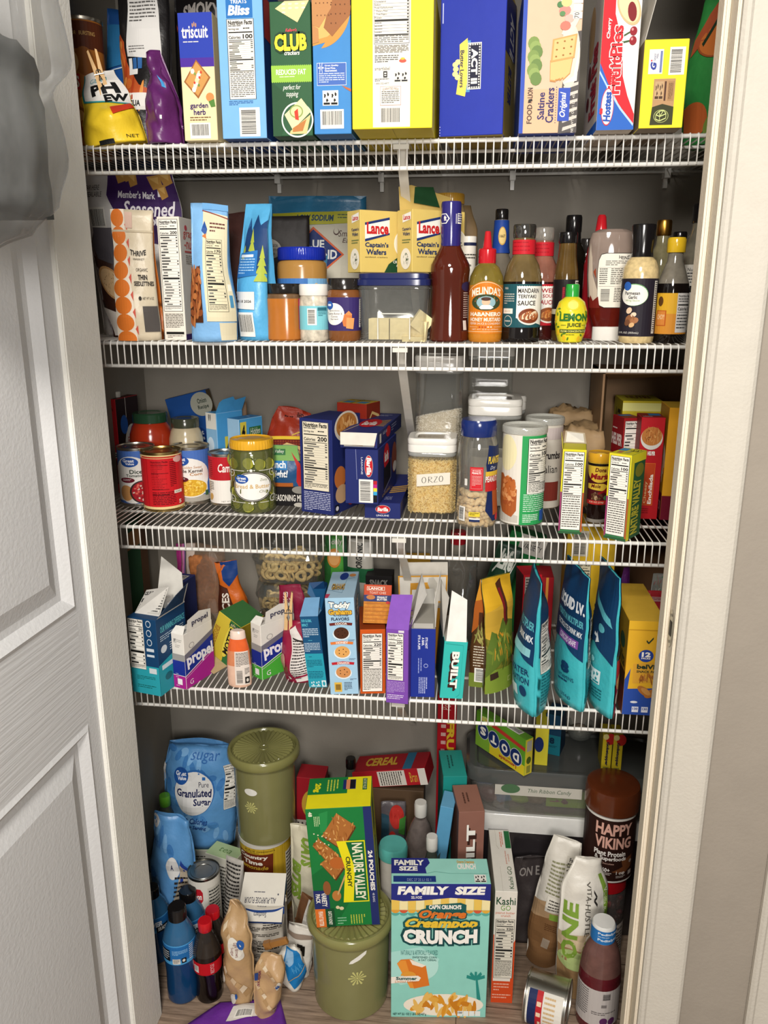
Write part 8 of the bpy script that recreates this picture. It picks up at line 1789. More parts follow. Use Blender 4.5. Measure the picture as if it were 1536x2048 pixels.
soda('cola_bottle','cola bottle with a red cap standing behind the other cola, before the milk can','drink bottle',0,0,0,.032,hc,CP,CL,CLg,CC,(.5,.885,1),.62,at=(ony(427,1808,.04).x,.03),lab=clab)
# silver text pouch
def A(b):s=b.sh();s.para(.1,.05,.9,.8,16,'2a2826',2,vert=False);s.rect(.1,.82,.9,.86,'4a2a5a',2);s.rect(.2,.87,.9,.91,'a8a03a',2)
solidbag('snack_bag','silver-white bag covered in small print between the milk can and the flour','snack bag',446,476,1722,'bdb8b0',.03,Y=.13,rz=-20,ry=5,seed=105,wr=.006,art=A,ex=1.3)
# flour
X,Yf,z,w,h=fit(4,487,567,1826,1938)
c=Bag('flour_bag','white paper flour bag with a navy-edged folded top','flour bag',(X-.006,Yf+.04,.0005),w*1.06,h,.072,mat('dcd5c8','p',.04,40),rz=4,seed=107,wr=.003,sq=.6,wp=((0,1),(.5,.98),(1,1.04)),dp=((0,1),(.7,1),(1,.8)),wf=15)
s=c.sh();s.rect(0,.0,1,.12,'24458a',1)
for i in range(7):s.para(.06+.0*i,.16+.12*i,(.5,.95,.9,.92,.5,.85,.9)[i],.24+.12*i,3,'4a453e',2)
s.para(.55,.16,.95,.3,4,'4a453e',2);s.para(.4,.6,.9,.75,3,'4a453e',2);c.done()
hh=h;
m=Mb();a,d_=w*.54,.075
P0=[(-a,-.046,hh-.012),(a,-.046,hh-.012),(a,-.04,hh+.004),(-a,-.04,hh+.004)]
m.add([(-a,-.047,hh-.018),(a,-.047,hh-.018),(a*.96,.045,hh+.036),(-a*.96,.045,hh+.036),(-a,-.043,hh-.024),(a,-.043,hh-.024),(a*.96,.047,hh+.02),(-a*.96,.047,hh+.02)],[(0,1,2,3)],0)
m.add([(-a,-.047,hh-.018),(a,-.047,hh-.018),(a,-.043,hh-.026),(-a,-.043,hh-.026)],[(0,3,2,1)],1);m.add([(a,-.047,hh-.018),(a*.96,.045,hh+.036),(a*.96,.046,hh+.0),(a,-.043,hh-.026)],[(0,3,2,1)],1);m.add([(-a,-.047,hh-.018),(-a*.96,.045,hh+.036),(-a*.96,.046,hh+.0),(-a,-.043,hh-.026)],[(0,1,2,3)],1)
m.add([(-a*.96,.045,hh+.036),(a*.96,.045,hh+.036),(a*.96,.046,hh),(-a*.96,.046,hh)],[(0,1,2,3)],0)
m.obj('folded_top',[mat('e4dfd4','p',.02),mat('24458a','p',.03)],c.o)
t=Sheet();t.text('ALL-PURPOSE FLOUR',.1,.52,.82,.64,'2a2f4a',2,rot=180);t.text('Biscuit,',.42,.68,.62,.78,'2a2f4a',2,rot=180);t.text('Southern',.36,.82,.64,.92,'2a2f4a',2,rot=180);t.ell(.86,.45,.015,.02,'2a2f4a',2,8);t.para(.3,.4,.7,.44,1,'6a6a74',2)
A_,B_,C_,D_=[Vector(p)for p in((-a,-.047,hh-.018),(a,-.047,hh-.018),(a*.96,.045,hh+.036),(-a*.96,.045,hh+.036))];nn=(B_-A_).cross(D_-A_).normalized()
t.build('fold_print',lambda u,v,e:(D_*(1-u)+C_*u)*(1-v)+(A_*(1-u)+B_*u)*v+nn*(e+.0012),c.o)
# brown sugar bags
def bs(b,mode):
    s=b.sh();s.ell(.5,.4,.5,.45,'a8865a',0,20)if False else None
    for i in range(16):s.poly([(.1+.8*((i*37)%97)/97+dx*.09,.08+.85*((i*61)%89)/89+dy*.05)for dx,dy in((-1,0),(0,-.7),(1,.2),(.1,1))],('c9b08e','a8875e','d6c4a8','b8976c')[i%4],1)
    if mode==0:s.ell(.72,.38,.19,.1,'d9d4c8',3,24,rot=20);s.ell(.84,.34,.075,.05,'2a5aa0',4);s.text('Light Brown',.68,.31,.78,.46,'7a3a34',5,rot=-90);s.text('Sugar',.6,.36,.68,.44,'7a3a34',5,rot=-90);s.ell(.14,.7,.14,.06,'d0cabc',3);s.ell(.4,.93,.14,.05,'d0cabc',3);s.ell(.52,.9,.06,.03,'2a5aa0',4)
    else:s.ell(.78,.38,.1,.1,'d0cabc',3);s.ell(.76,.4,.085,.05,'2a5aa0',4);s.poly([(.02,.3),(.12,.25),(.14,.42),(.04,.45)],'2a4a8a',3);s.text('SUGAR',.13,.2,.2,.5,'7a3a4a',3,rot=90,bold=.03)
solidbag('brown_sugar_bag','upright clear-topped bag of light brown sugar leaning by the cola','sugar bag',448,504,1838,'b5946a',.055,yb=2020,rz=-22,ry=-3,rx=-2,seed=109,wr=.014,wp=((0,.75),(.3,1),(.7,.95),(1,.45)),art=lambda b:bs(b,0),wf=20,ex=1.12)
solidbag('brown_sugar_bag','second brown sugar bag slumped forward beside the first, at the floor edge','sugar bag',500,550,1930,'bd9a70',.045,yb=2046,rz=16,ry=8,rx=0,seed=111,wr=.014,wp=((0,.7),(.4,1),(.8,1),(1,.7)),art=lambda b:bs(b,1),wf=22,ex=1.15)
# purple wrapper flat on the floor
m=Mb();n=18;V=[]
P1=[onz(392,2046,0),onz(572,2046,0),onz(560,1998,0),onz(440,2006,0)]
P1[0]=P1[0]+(P1[0]-P1[3])*.9;P1[1]=P1[1]+(P1[1]-P1[2])*.8
for i in range(n+1):
    for j in range(n+1):
        u,v=i/n,j/n;p=(P1[3]*(1-u)+P1[2]*u)*(1-v)+(P1[0]*(1-u)+P1[1]*u)*v
        e=min(u,1-u,v,1-v);V.append((p.x,p.y,.003+.007*(noise.noise(Vector((p.x*22,p.y*22,2)))+.6)*min(1,e*5)+(.018*max(0,.25-u)*4*v)))
m.add(V,[(i*(n+1)+j,i*(n+1)+j+1,(i+1)*(n+1)+j+1,(i+1)*(n+1)+j)for i in range(n)for j in range(n)])
o=m.obj('flattened_bag',film('6a2f96'),None,True);tag(o,'empty purple bag lying flat on the floor under the brown sugar','empty bag')
sm=o.modifiers.new('thick','SOLIDIFY');sm.thickness=.002
def fb(u,v,e):
    fi,fj=u*n,v*n;i,j=min(n-1,int(fi)),min(n-1,int(fj));a,b_=fi-i,fj-j;q=lambda i,j:Vector(V[i*(n+1)+j])
    return(q(i,j)*(1-a)+q(i+1,j)*a)*(1-b_)+(q(i,j+1)*(1-a)+q(i+1,j+1)*a)*b_+Vector((0,0,e+.0015))
t=Sheet();t.poly([(.32,.2),(.72,.1),(.86,.4),(.34,.55)],'d6d1ca',1);t.bar(.4,.3,.62,.48,2);t.para(.66,.16,.8,.36,6,'3a3a3a',2)
t.build('wrapper_label',fb,o,[i/n for i in range(1,n)],[i/n for i in range(1,n)])
# white bags with blue wrapper and clip
def A(b):s=b.sh();s.rect(.5,.28,.7,.36,'26221f',2);s.rect(.62,.3,.78,.5,'17140f',3);s.poly([(0,.14),(1,.1),(1,.17),(0,.22)],'8a7a6c',2)
solidbag('baking_chip_bag','white bag with a black stripe standing beside the large olive canister','baking bag',571,611,1862,'d9d4ca',.04,yb=1960,rz=-14,ry=6,seed=113,wr=.008,art=A,ex=1.25)
q=onz(585,1995,0)
b=Bag('baking_chip_bag','white pointed bag tucked in a crinkled bright blue wrapper, on the floor','baking bag',(q.x,q.y+.03,.0005),.062,.105,.045,'dad5ca',rz=14,ry=-8,seed=115,wr=.01,wp=((0,.5),(.3,1),(.8,.9),(1,.5)),wf=26)
s=b.sh();s.poly([(.35,.0),(.9,.1),(1,.5),(1,.86),(.5,.9),(.3,.55),(.2,.25)],'1f78b8',1);s.poly([(.4,.05),(.7,.1),(.6,.3),(.4,.35),(.25,.25)],'8ab0d0',2);s.line([(.35,.66),(.7,.62),(1,.5)],.02,'c9a878',3)
for i in range(9):s.line([(.5+.05*i,.36+.04*(i%3)),(.52+.05*i,.46+.05*(i%2))],.02,'5aa8d8',3)
b.done()
def A(b):s=b.sh();s.poly([(.45,.0),(1,0),(1,.75),(.6,.85),(.4,.4)],'d6d2ca',1);s.rect(.75,.1,.82,.6,'2a2826',2)
solidbag('baking_chip_bag','brown and white bag standing behind the canister lid','baking bag',578,614,1790,'6d4a30',.035,Y=.075,rz=-20,ry=12,seed=117,wr=.007,art=A,ex=1.2)
q=ony(551,1889,-.035)
o=thing('bag_clip','tan plastic bag clip sticking out over the floor bags','bag clip',(q.x,-.03,q.z),0,0,-22);m=Mb();m.box((-.027,-.004,-.007),(.027,.003,.007));m.box((-.027,-.006,-.0075),(-.012,.005,.0085));m.obj('clip_bar',mat('a0703c','g',.08),o)
# oat bag
def A(b):
    s=b.sh();s.text('OATS',.35,.08,.8,.3,'7d9a3a',2,rot=-90,bold=.06);s.text('BITES',.05,.3,.4,.62,'7d9a3a',2,rot=-90,bold=.06);s.line([(.1,.66),(.5,.78),(.9,.74)],.01,'8a8478',2);bush(s,.55,.88,.45,.1,('8a4a2c','a8643a','6d3420'),26,2,.07)
solidbag('oat_bites_bag','cream bag with green lettering behind the green snack box and the canister','snack bag',589,640,1668,'d0cab2',.055,Y=.135,rz=-10,seed=119,wr=.007,art=A,ex=1.3)
# red boxes at the back
X,Yf,z,w,h=fit(4,596,640,1556,Y=.3)
c=Carton('cereal_box','red box with a yellow blot standing at the back, left of the green snack box'.replace(', left of',' just past'),'cereal box',(X,Yf,0),w*1.2,.06,h,'a01f2a','8a1a24','a01f2a',ry=2);s=c.sh('F');s.ell(.55,.22,.35,.12,'c9a03a',2);s.ell(.7,.18,.14,.05,'5a4a2a',3);s.rect(.0,.36,1,.5,'cfc8be',2);s.para(.05,.38,.95,.49,6,'4a4540',3,vert=True);c.done()
q=ony(800,1590,.33)
c=Carton('cereal_box','red cereal box lying tipped at the back with its panel and torn end showing','cereal box',(q.x-.02,.31,.32),.19,.075,.045,'a81f28','8f1a22','9a1c26',ry=-13,rz=-8)
s=c.sh('F');s.rect(.35,.05,.72,.95,'d0c9be',2);s.para(.38,.1,.7,.9,10,'3a3632',3,vert=True);s.rect(.9,.0,1,1,'d6d0c6',2);s.text('Bran',.78,.2,.88,.8,'c9a03a',3);s=c.sh('T','top_print');s.text('CEREAL',.15,.2,.6,.7,'c9a03a',2,bold=.04);s.rect(.7,0,.82,1,'2f6a8a',2);c.done()
base_h=.318
c=Carton('food_box','plain brown box at the very back, propping up the tipped red cereal box','food box',(q.x-.02,.315,0),.16,.08,.308,'5a4634','4a3a2c','5a4634');c.done()
q=ony(697,1532,.3);soda('drink_bottle','bottle at the back showing only its black cap above the green snack box','drink bottle',0,0,0,.03,q.z,BP,CLR,CLR,BLK,(.42,.93,1),at=(q.x,.335))
# green granola box leaning on the big canister
loc,w,h,rz=p2(4,(634,1851),(760,1855),1617,z=CT+.0015)
GG='1f7a3c'
c=Carton('granola_bar_box','big green and yellow granola bar box standing on the large olive canister','granola bar box',(loc[0],loc[1],CT+.0035),w,.105,h,GG,'c9c428','e6da20',rz=rz+2,ry=-3.6)
s=c.sh('F');s.rect(.875,0,1,1,'252f66',1);s.poly([(0,.55),(.3,.45),(.6,.75),(.3,1),(0,1)],'1a6a34',1);s.poly([(.2,.04),(.34,.02),(.3,.2),(.2,.2)],'2a8a48',1)
def bar_(P,seed):
    s.poly([(x+.012,y+.014)for x,y in P],'5a3418',2);s.poly(P,'a86a34',3);cx=sum(p[0]for p in P)/4;cy=sum(p[1]for p in P)/4;rr=random.Random(seed)
    for i in range(34):
        a,b=rr.random(),rr.random();x=(P[0][0]*(1-a)+P[1][0]*a)*(1-b)+(P[3][0]*(1-a)+P[2][0]*a)*b;y=(P[0][1]*(1-a)+P[1][1]*a)*(1-b)+(P[3][1]*(1-a)+P[2][1]*a)*b
        s.ell(x,y,.022,.007,rr.choice(('c9904a','8a4f22','d8a868','9a5f2c')),4,8,rot=rr.random()*180)
bar_([(.22,.22),(.47,.04),(.74,.15),(.5,.34)],1);bar_([(.06,.3),(.16,.24),(.44,.38),(.33,.48)],2);bar_([(.15,.45),(.4,.36),(.54,.47),(.36,.59)],3);s.ell(.42,.45,.12,.05,'b5642c',5)
for i in range(9):s.ell(.1+.03*i,.2+.012*(i*5%9),.012,.006,'e6d8b8',5,6)
s.poly([(.43,.27),(.55,.27),(.66,.5),(.62,.79),(.46,.79),(.53,.5)],'e6da20',5);s.poly([(.55,.27),(.865,.27),(.865,.79),(.6,.79),(.66,.5)],'e6da20',5);s.poly([(.575,.28),(.85,.28),(.85,.78),(.62,.78),(.68,.5)],'1a6636',6)
s.text('NATURE VALLEY',.66,.29,.82,.77,'e9e6c8',7,rot=-90,bold=.03);s.text('CRUNCHY',.55,.4,.62,.66,'2a3a20',7,rot=-90,bold=.03);s.text('24 POUCHES',.9,.36,.97,.7,'ece9e0',3,rot=-90,bold=.04);s.text('48 BARS',.92,.72,.955,.8,'d0d0da',3,rot=-90)
s.rect(0,.68,.24,.84,'252f66',4);s.text('VARIETY',.12,.7,.2,.82,'ece9e0',5,rot=-90,bold=.03);s.text('PACK',.03,.71,.1,.79,'ece9e0',5,rot=-90,bold=.03);s.rect(0,.84,.16,1,'d8702c',4);s.text('PEANUT BUTTER',.05,.86,.12,.99,'f0dcc4',5,rot=-90,bold=.03);s.rect(.16,.84,.3,1,'1a4a2c',4);s.text("OATS 'N HONEY",.2,.86,.26,.98,'e6e6d8',5,rot=-90,bold=.02)
s.ell(.22,.66,.06,.06,'8a5530',5);s.ell(.36,.73,.07,.045,'b5763a',5);s.line([(.38,.72),(.52,.56)],.02,'c9a06a',5);s.ell(.42,.84,.035,.015,'d8c8a0',5);s.ell(.36,.83,.03,.014,'d8c8a0',5);s.text('48',.04,.02,.1,.06,'e6e6c8',4,rot=-90,bold=.03);s.para(.12,.06,.22,.14,4,'c4dca8',4,vert=True);s.para(.55,.9,.8,.98,6,'b9c44a',4,vert=True);s.para(.34,.92,.48,.99,3,'8ac09a',4)
s=c.sh('T','top_print');s.rect(0,0,.62,.55,GG,1);s.text('20g',.08,.18,.2,.48,'e6da20',2,rot=-90,bold=.05);s.para(.3,.08,.5,.46,4,'c4cc4a',2,vert=True);s.rect(.55,.1,.75,.42,'252f66',2);s.rect(.6,.1,.66,.42,'d88a5a',3);s.rect(.66,.12,.74,.4,'1a1a22',3);s.rect(.86,.08,.93,.46,'1a6636',2);s.text('NATURE VALLEY',.87,.1,.92,.44,'e6e0b8',3,rot=-90)
s=c.sh('R','side_print');s.rect(.3,.06,.6,.3,'2a5a3a',2);s.text('NATURE VALLEY',.35,.34,.6,.9,'3a4a22',2,rot=90,bold=.03);s.line([(.8,0),(.8,1)],.03,'b5b024',1);c.done()
# strawberry pouch, clear bottles
def A(b):s=b.sh();s.ell(.62,.12,.3,.1,'b5302a',2);bush(s,.62,.12,.24,.07,('c9463a','8f1f1c'),14,3,.03);s.poly([(.75,.14),(1,.12),(.95,.3),(.7,.26)],'3f7a34',3);s.ell(.45,.34,.18,.1,'b5302a',2);s.poly([(.3,.45),(.7,.4),(.62,1),(.2,1)],'8a2a7a',2);s.poly([(0,.1),(.3,.12),(.3,.4),(0,.5)],'2a4a5a',2)
solidbag('fruit_pouch','fruit pouch with strawberries and a magenta stripe, beside the green snack box','fruit pouch',764,806,1612,'5a5458',.035,Y=.26,rz=10,seed=121,wr=.008,art=A,ex=1.2)
WC=mat('d6d3cc','g',.03)
def nlab(o,pr,r,h):W=Wrap('label',o,pr,.1*h,.45*h,-60,60);s=W.t;s.rect(.1,0,.8,1,'b5b0a8',1);s.text('Nutrition',.15,.06,.75,.2,'2a2828',2,bold=.02);s.para(.15,.3,.75,.9,5,'3a3836',2);W.done()
x_,Y_,_,w_,h_=fit(4,805,867,1624,Y=.18)
soda('drink_bottle','empty-looking clear bottle with a white cap, behind the cereal box','drink bottle',0,0,0,w_/2,h_,[(.85,0),(1,.02),(1,.6),(.94,.7),(.6,.83),(.36,.88)],mat('5a4c4c','l',.2),mat('6a605c','l',.2),WC,(.4,.9,1),.55,at=(x_,.18+w_/2),lab=nlab)
x_,Y_,_,w_,h_=fit(4,845,871,1690,Y=.08)
soda('drink_bottle','smaller bottle whose white cap shows just above the cereal box','drink bottle',0,0,0,.026,h_,BP,CLR,CLR,WC,(.5,.9,1),at=(x_,.11))
x_,Y_,_,w_,h_=fit(4,770,800,1708,Y=.09)
o=thing('food_tub','tub with a turquoise lid and white side, squeezed behind the cereal box','tub',(x_-.003,.125,0));lathe('tub',[(.026,0),(.03,h_*.9)],mat('cfc9c0','g',.04),o);lathe('lid',[(.031,h_*.9),(.033,h_*.905),(.033,h_*.98),(.03,h_)],mat('5ab0a8','g',.03),o)
# long protein boxes, light blue box, red cereal box
q=ony(944,1700,.115);hz=ony(935,1620,.115).z
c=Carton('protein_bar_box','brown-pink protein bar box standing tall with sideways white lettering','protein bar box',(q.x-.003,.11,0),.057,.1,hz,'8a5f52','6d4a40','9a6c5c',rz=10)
s=c.sh('F');s.text('BUILT',.36,.1,.72,.5,'3a221c',2,rot=90,bold=.07);s.text('BUILT',.32,.08,.66,.48,'eeeae2',3,rot=90,bold=.045);s=c.sh('T','top_print');s.para(.3,.3,.6,.7,2,'5a3a30',1,vert=True);c.done()
q=ony(914,1553,.214);h2=ony(914,1553,.214).z
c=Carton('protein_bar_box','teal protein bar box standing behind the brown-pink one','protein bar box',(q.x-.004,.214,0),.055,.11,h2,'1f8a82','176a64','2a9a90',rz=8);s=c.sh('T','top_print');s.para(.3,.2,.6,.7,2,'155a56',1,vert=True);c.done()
q=ony(886,1700,.15)
c=Carton('food_box','light blue card box leaning beside the brown-pink protein box','food box',(q.x-.034,.14,.001),.03,.06,ony(880,1605,.15).z,'5a9ac0','2a4a5a','6aa8cc',rz=-6,ry=6);s=c.sh('F');s.poly([(0,.4),(.5,.3),(.7,1),(0,1)],'3a4a4a',1);c.done()
X,Yf,z,w,h=fit(4,876,921,1392,Y=.345)
c=Carton('cereal_box','tall red cereal box in the back corner beside the storage boxes','cereal box',(X-.016,.345,0),.046,.06,h,'a81420','8a121a','a81420');s=c.sh('F');s.text('Post',.2,.02,.7,.07,'d9b8a8',2,shear=.25,rot=90);s.text('FRUITY',.5,.12,.9,.4,'d8b02a',3,rot=-90,bold=.05);s.para(.2,.14,.45,.3,4,'d9b0a8',2);c.done()
# orange cream cereal
loc,w,h,rz=p2(4,(782,2034),(971,2035),1767)
MT='8fd0c2'
c=Carton('cereal_box','mint green family size cereal box with orange and yellow lettering, standing in front','cereal box',loc,w,.075,h,MT,'6aa89c','9ad6c8',rz=rz)
s=c.sh('F');PU='2a2f7d'
s.poly([(0,0),(1,0),(1,.12),(.85,.11),(.6,.1),(.3,.12),(.12,.125),(0,.115)],PU,3);s.text('FAMILY',.06,.018,.58,.078,'f2efe6',4,bold=.06,shear=.1);s.text('SIZE',.64,.018,.95,.078,'f2efe6',4,bold=.06,shear=.1);s.text('22.1OZ',.2,.088,.31,.106,'f2efe6',4,bold=.03)
for i in range(12):
    s.poly([(i/12,.1),((i+1)/12,.1),((i+.98)/12+.0*i,.19),((i+.02)/12,.19)],('e6c05a','efe0a8')[i%2],1);s.ell((i+.5)/12,.19,.042,.022,('dd9a3a','cf5a3a','e0ab40')[i%3],2,16,a0=0,a1=180);s.ell((i+.5)/12,.212,.042,.02,'5aa89c',1,16,a0=0,a1=180)
s.poly([(.35,.155),(.7,.135),(.76,.15),(.76,.2),(.35,.2)],'1f5a58',3);s.text("CAP'N CRUNCH'S",.38,.15,.71,.182,'f0ede4',4,bold=.05)
s.out('Orange',.28,.185,.76,.265,'d9742c','1f5a58',.09,5,.05,shear=.3);s.out('Creampop',.14,.245,.88,.335,'e6bf3a','1f5a58',.09,7,.05,shear=.3);s.out('CRUNCH',.12,.33,.88,.435,'f4f1ea','17484a',.1,9,.06,arc=-.1)
s.text('NATURALLY & ARTIFICIALLY FLAVORED',.1,.485,.48,.52,'2a6a66',3);s.text('SWEETENED CORN',.22,.53,.47,.545,'1f5450',3,bold=.02);s.text('& OAT CEREAL',.28,.55,.47,.565,'1f5450',3,bold=.02)
s.poly([(0,.5),(.3,.46),(.5,.55),(.4,.7),(.1,.75),(0,.7)],'a8dcd2',1);s.ell(.36,.6,.13,.1,'b5e2d8',2)
s.poly([(.06,.585),(.1,.555),(.2,.55),(.27,.575),(.36,.6),(.4,.75),(.24,.775),(.16,.72)],'d9782a',3);s.poly([(.19,.552),(.26,.57),(.36,.598),(.32,.612),(.22,.592)],'f0e6d6',4);s.poly([(.06,.585),(.1,.56),(.15,.56),(.24,.77),(.2,.77)],'e6943a',4)
s.poly([(0,.685),(.28,.675),(.31,.69),(.29,.715),(0,.735)],'efe9dc',5);s.ell(.18,.675,.08,.035,'e09a3a',6,20,a0=180,a1=360);s.text('Summer',.05,.683,.27,.707,'1f5454',7,bold=.04);s.text('Limited Edition',.04,.71,.27,.728,'c9783a',7,shear=.2)
for i in range(5):t_=R(150+60*i*.5-10);s.line([(.88,.7),(.88+.1*math.cos(R(200+35*i)),.7+.055*math.sin(R(200+35*i)))],.024,'2a8a80',3)
s.poly([(.88,.7),(.9,.7),(.94,.86),(.9,.86)],'2a8a80',3);s.ell(.55,.9,.42,.085,'efe6d4',3,30)
rr=random.Random(6)
for i in range(46):
    a,q_=rr.random()*6.28,math.sqrt(rr.random());s.ell(.55+.36*q_*math.cos(a),.9+.068*q_*math.sin(a),.055,.02,rr.choice(('d9942c','e0a848','c97f22','e6b860')),4,9,rot=rr.random()*180)
s.text('NET WT 22.1 OZ (1 LB 6 OZ) 627 g',.02,.962,.37,.985,'1f4a48',6,bold=.02)
for i in range(4):s.rect(.7+.062*i,.945,.755+.062*i,.985,'e6ece8',6)
s.text('150',.705,.95,.75,.965,'2a2a44',7,bold=.03)
s=c.sh('T','top_print');s.poly([(0,0),(.38,0),(.4,.2),(.35,.4),(.36,.62),(0,.62)],PU,2);s.text('FAMILY',.03,.08,.34,.3,'f2efe6',3,bold=.05);s.text('SIZE',.08,.34,.27,.52,'f2efe6',3,bold=.05);s.rect(.02,.72,.45,.95,'233a7d',2);s.text('DEC 27 25 L1 02 1',.16,.82,.4,.92,'9aa8cc',3);s.text('CRUNCH',.68,.22,.87,.46,'f0ede4',4,bold=.05);s.text('Orange Creampop',.68,.1,.86,.24,'d8a03a',4,bold=.03);s.recyc(.84,.66,.96,.96);s.line([(.36,.62),(.45,.55),(.6,.62),(.98,.62)],.008,'5a9a90',2);c.done()
# slim breakfast bar box
loc,w,h,rz=p2(4,(981,2004),(1024,2006),1783)
c=Carton('breakfast_bar_box','slim white and orange-red box with a long white top, beside the mint cereal box','cereal box',loc,w,.2,h,'e0dacf','6a5a4c','e2ddd2',rz=rz,left='c9c2b4')
s=c.sh('F');s.poly([(0,.38),(.04,.38),(.06,.8),(.85,.8),(.9,.46),(1,.42),(1,1),(0,1)],'cf4a20',1);s.text('Kashi',.07,.05,.93,.115,'1f4a30',2,bold=.01);s.text('GO',.28,.12,.72,.165,'6a9a3a',2);s.text('peanut butter',.06,.175,.92,.2,'c96a4a',2);s.text('crunch',.3,.2,.72,.22,'c96a4a',2);s.para(.1,.82,.8,.9,3,'e6a890',2);s.para(.05,.92,.9,.97,2,'e6a890',2);n=c.sh('F','nutrition_label');n.nut(.07,.24,.93,.77,'220',bg='d9d3c4',rows=10,foot=.3)
s=c.sh('T','top_print');s.rect(.72,.02,.98,.32,'1f6a3a',2);s.text('Kashi GO',.66,.62,.86,.96,'2f5a34',2,rot=90);s.text('peanut butter',.62,.36,.72,.58,'c96a4a',2,rot=90);s.text('crunch',.74,.42,.82,.54,'c96a4a',2,rot=90);s.line([(.3,0),(.3,.28),(.4,.34)],.01,'b5aea0',1);s.line([(.35,1),(.35,.62)],.01,'b5aea0',1);s.para(.5,.04,.66,.3,2,'cf6a4a',2,vert=True);c.done()
# storage boxes at the back
TX0=ony(932,1560,.225).x;TX1=XR-.015;TY=.225
zr=ony(1050,1664,TY).z;zb=ony(1050,1633,TY).z;zl=ony(1050,1570,TY).z;zlid=ony(1050,1545,TY).z
cx,hw,hd=(TX0+TX1)/2,(TX1-TX0)/2,(YB-.01-TY)/2;cy=TY+hd
o=thing('storage_box','lower smoky plastic storage box with a white rim, dark things inside','storage box',(cx,cy,0));sy_=hd/hw
lathe('box',[(hw*.86,.001),(hw*.9,.006),(hw*.95,zr-.004)],mat('2a2628','g',.3,9),o,n=8,seg=64,sy=sy_)
lathe('rim',[(hw*.95,zr-.006),(hw*.99,zr-.004),(hw*.99,zb-.006),(hw*.96,zb-.001),(hw*.9,zb-.001)],mat('d0cfcb','g',.03),o,n=9,seg=64,sy=sy_)
o=thing('storage_box','upper clear storage box with a slate grey lid, candy visible inside','storage box',(cx,cy,zb))
hb=zl-zb
lathe('box',[(hw*.9,.001),(hw*.93,.006),(hw*.965,hb)],clear('bab6ae',.22,.1),o,n=8,seg=64,sy=sy_)
lathe('lid',[(hw*.97,hb-.004),(hw*1.0,hb-.002),(hw*1.0,hb+(zlid-zl)*.8),(hw*.97,zlid-zb),(hw*.9,zlid-zb),(hw*.88,zlid-zb-.006)],mat('4a4c4a','g',.05,14),o,n=8,seg=64,sy=sy_)
LZ=zlid-.006
t=Sheet();t.rect(0,0,1,1,'b9b5aa',1);t.ell(.18,.35,.11,.45,'4a6a4a',2,24);t.text('Thin Ribbon Candy',.38,.25,.88,.75,'5a6a58',2,shear=.2)
xa=ony(990,1575,TY).x-cx;xb=ony(1165,1575,TY).x-cx
t.build('paper_strip',lambda u,v,e:Vector((xa+(xb-xa)*u,-hd*.985-e-.001,hb*(.97-.32*v))),o)
rr=random.Random(21);sw=None
cols=(('wrapped_candy','5a2a30'),('wrapped_candy','2a5a8a'),('wrapped_candy','7a9a2a'),('wrapped_candy','6a5a44'),('wrapped_candy','7a3a44'))
for i in range(12):
    m=Mb();m.blob((0,0,0),(.03,.016,.02),0,12,8,.25,i);ob=m.obj('candy_bag',film(cols[i%5][1]),None,True)
    ob.location=(ony(975+190*(i%6)/6,1610,TY+.05).x,TY+.045+.03*(i//6),zb+.026+.016*(i//6));ob.rotation_euler=(0,0,R(rr.uniform(-30,30)))
    tag(ob,'small wrapped candy bag inside the clear box with the slate lid','candy','candy bags in the storage box')
m=Mb();m.box((-.05,0,0),(.05,.02,.045));ob=m.obj('candy_box',mat('7a9a2a','p'),None);ob.location=(ony(1135,1610,TY+.03).x,TY+.028,zb+.012);tag(ob,'lime green candy box lying inside the clear storage box','candy box')
# things on the lid
loc,w,h,rz=p2(4,(951,1487),(1050,1553),1470,z=LZ+.008)
DL=onz(951,1487,LZ+.008);DRt=onz(1048,1552,LZ+.008);d=DRt-DL;rz=math.degrees(math.atan2(d.y,d.x));w=math.hypot(d.x,d.y)
m_=(DL+DRt)/2;lo=ony(1048,1480,DRt.y).z-LZ-.008
c=Carton('candy_box','green and yellow candy box turned upside down, white letters in round blue discs','candy box',(m_.x,m_.y,LZ+.0075),w,.024,max(.06,lo),'5f9a2c','d0c03a','6fa83a',rz=rz)
s=c.sh('F');s.poly([(0,.62),(1,.72),(1,1),(0,1)],'d8c42c',1);s.poly([(0,.4),(.3,.5),(.3,1),(0,1)],'7aa834',1);s.poly([(.3,.08),(1,.22),(1,.32),(.3,.2)],'b8382c',2)
for i in range(4):s.ell(.16+.225*i,.48+.045*i,.118,.235,'cfd0d6',3,28);s.ell(.16+.225*i,.48+.045*i,.11,.22,'1c2f66',4,28);s.text('STOD'[i],.1+.225*i,.36+.045*i,.22+.225*i,.6+.045*i,'ece9e0',5,rot=180,bold=.05)
s.text('Lemonade',.5,.84,.85,.94,'a8302a',4,rot=180,bold=.03);s.text('Tropical',.62,.75,.8,.81,'6a2a1a',4,rot=180);bush(s,.22,.14,.1,.09,('d8c05a','d89a8a','c9e07a'),8,4,.035)
s=c.sh('T','top_print');s.bar(.6,.15,.85,.85,2);s=c.sh('R','side_print');s.rect(.2,.06,.85,.35,'a8a49a',1);s.ell(.5,.6,.3,.1,'4a5a20',1);s.rect(.25,.75,.75,.95,'8a8a3a',1);c.done()
q=onz(1078,1540,LZ);c=Carton('candy_box','second yellow candy box standing close behind the upside-down one','candy box',(q.x+.005,q.y+.02,LZ),.03,.1,.098,'d8cc3a','d9d2b0','d8cc3a',rz=-4);s=c.sh('F');s.ell(.3,.45,.35,.2,'1c2f66',2);c.done()
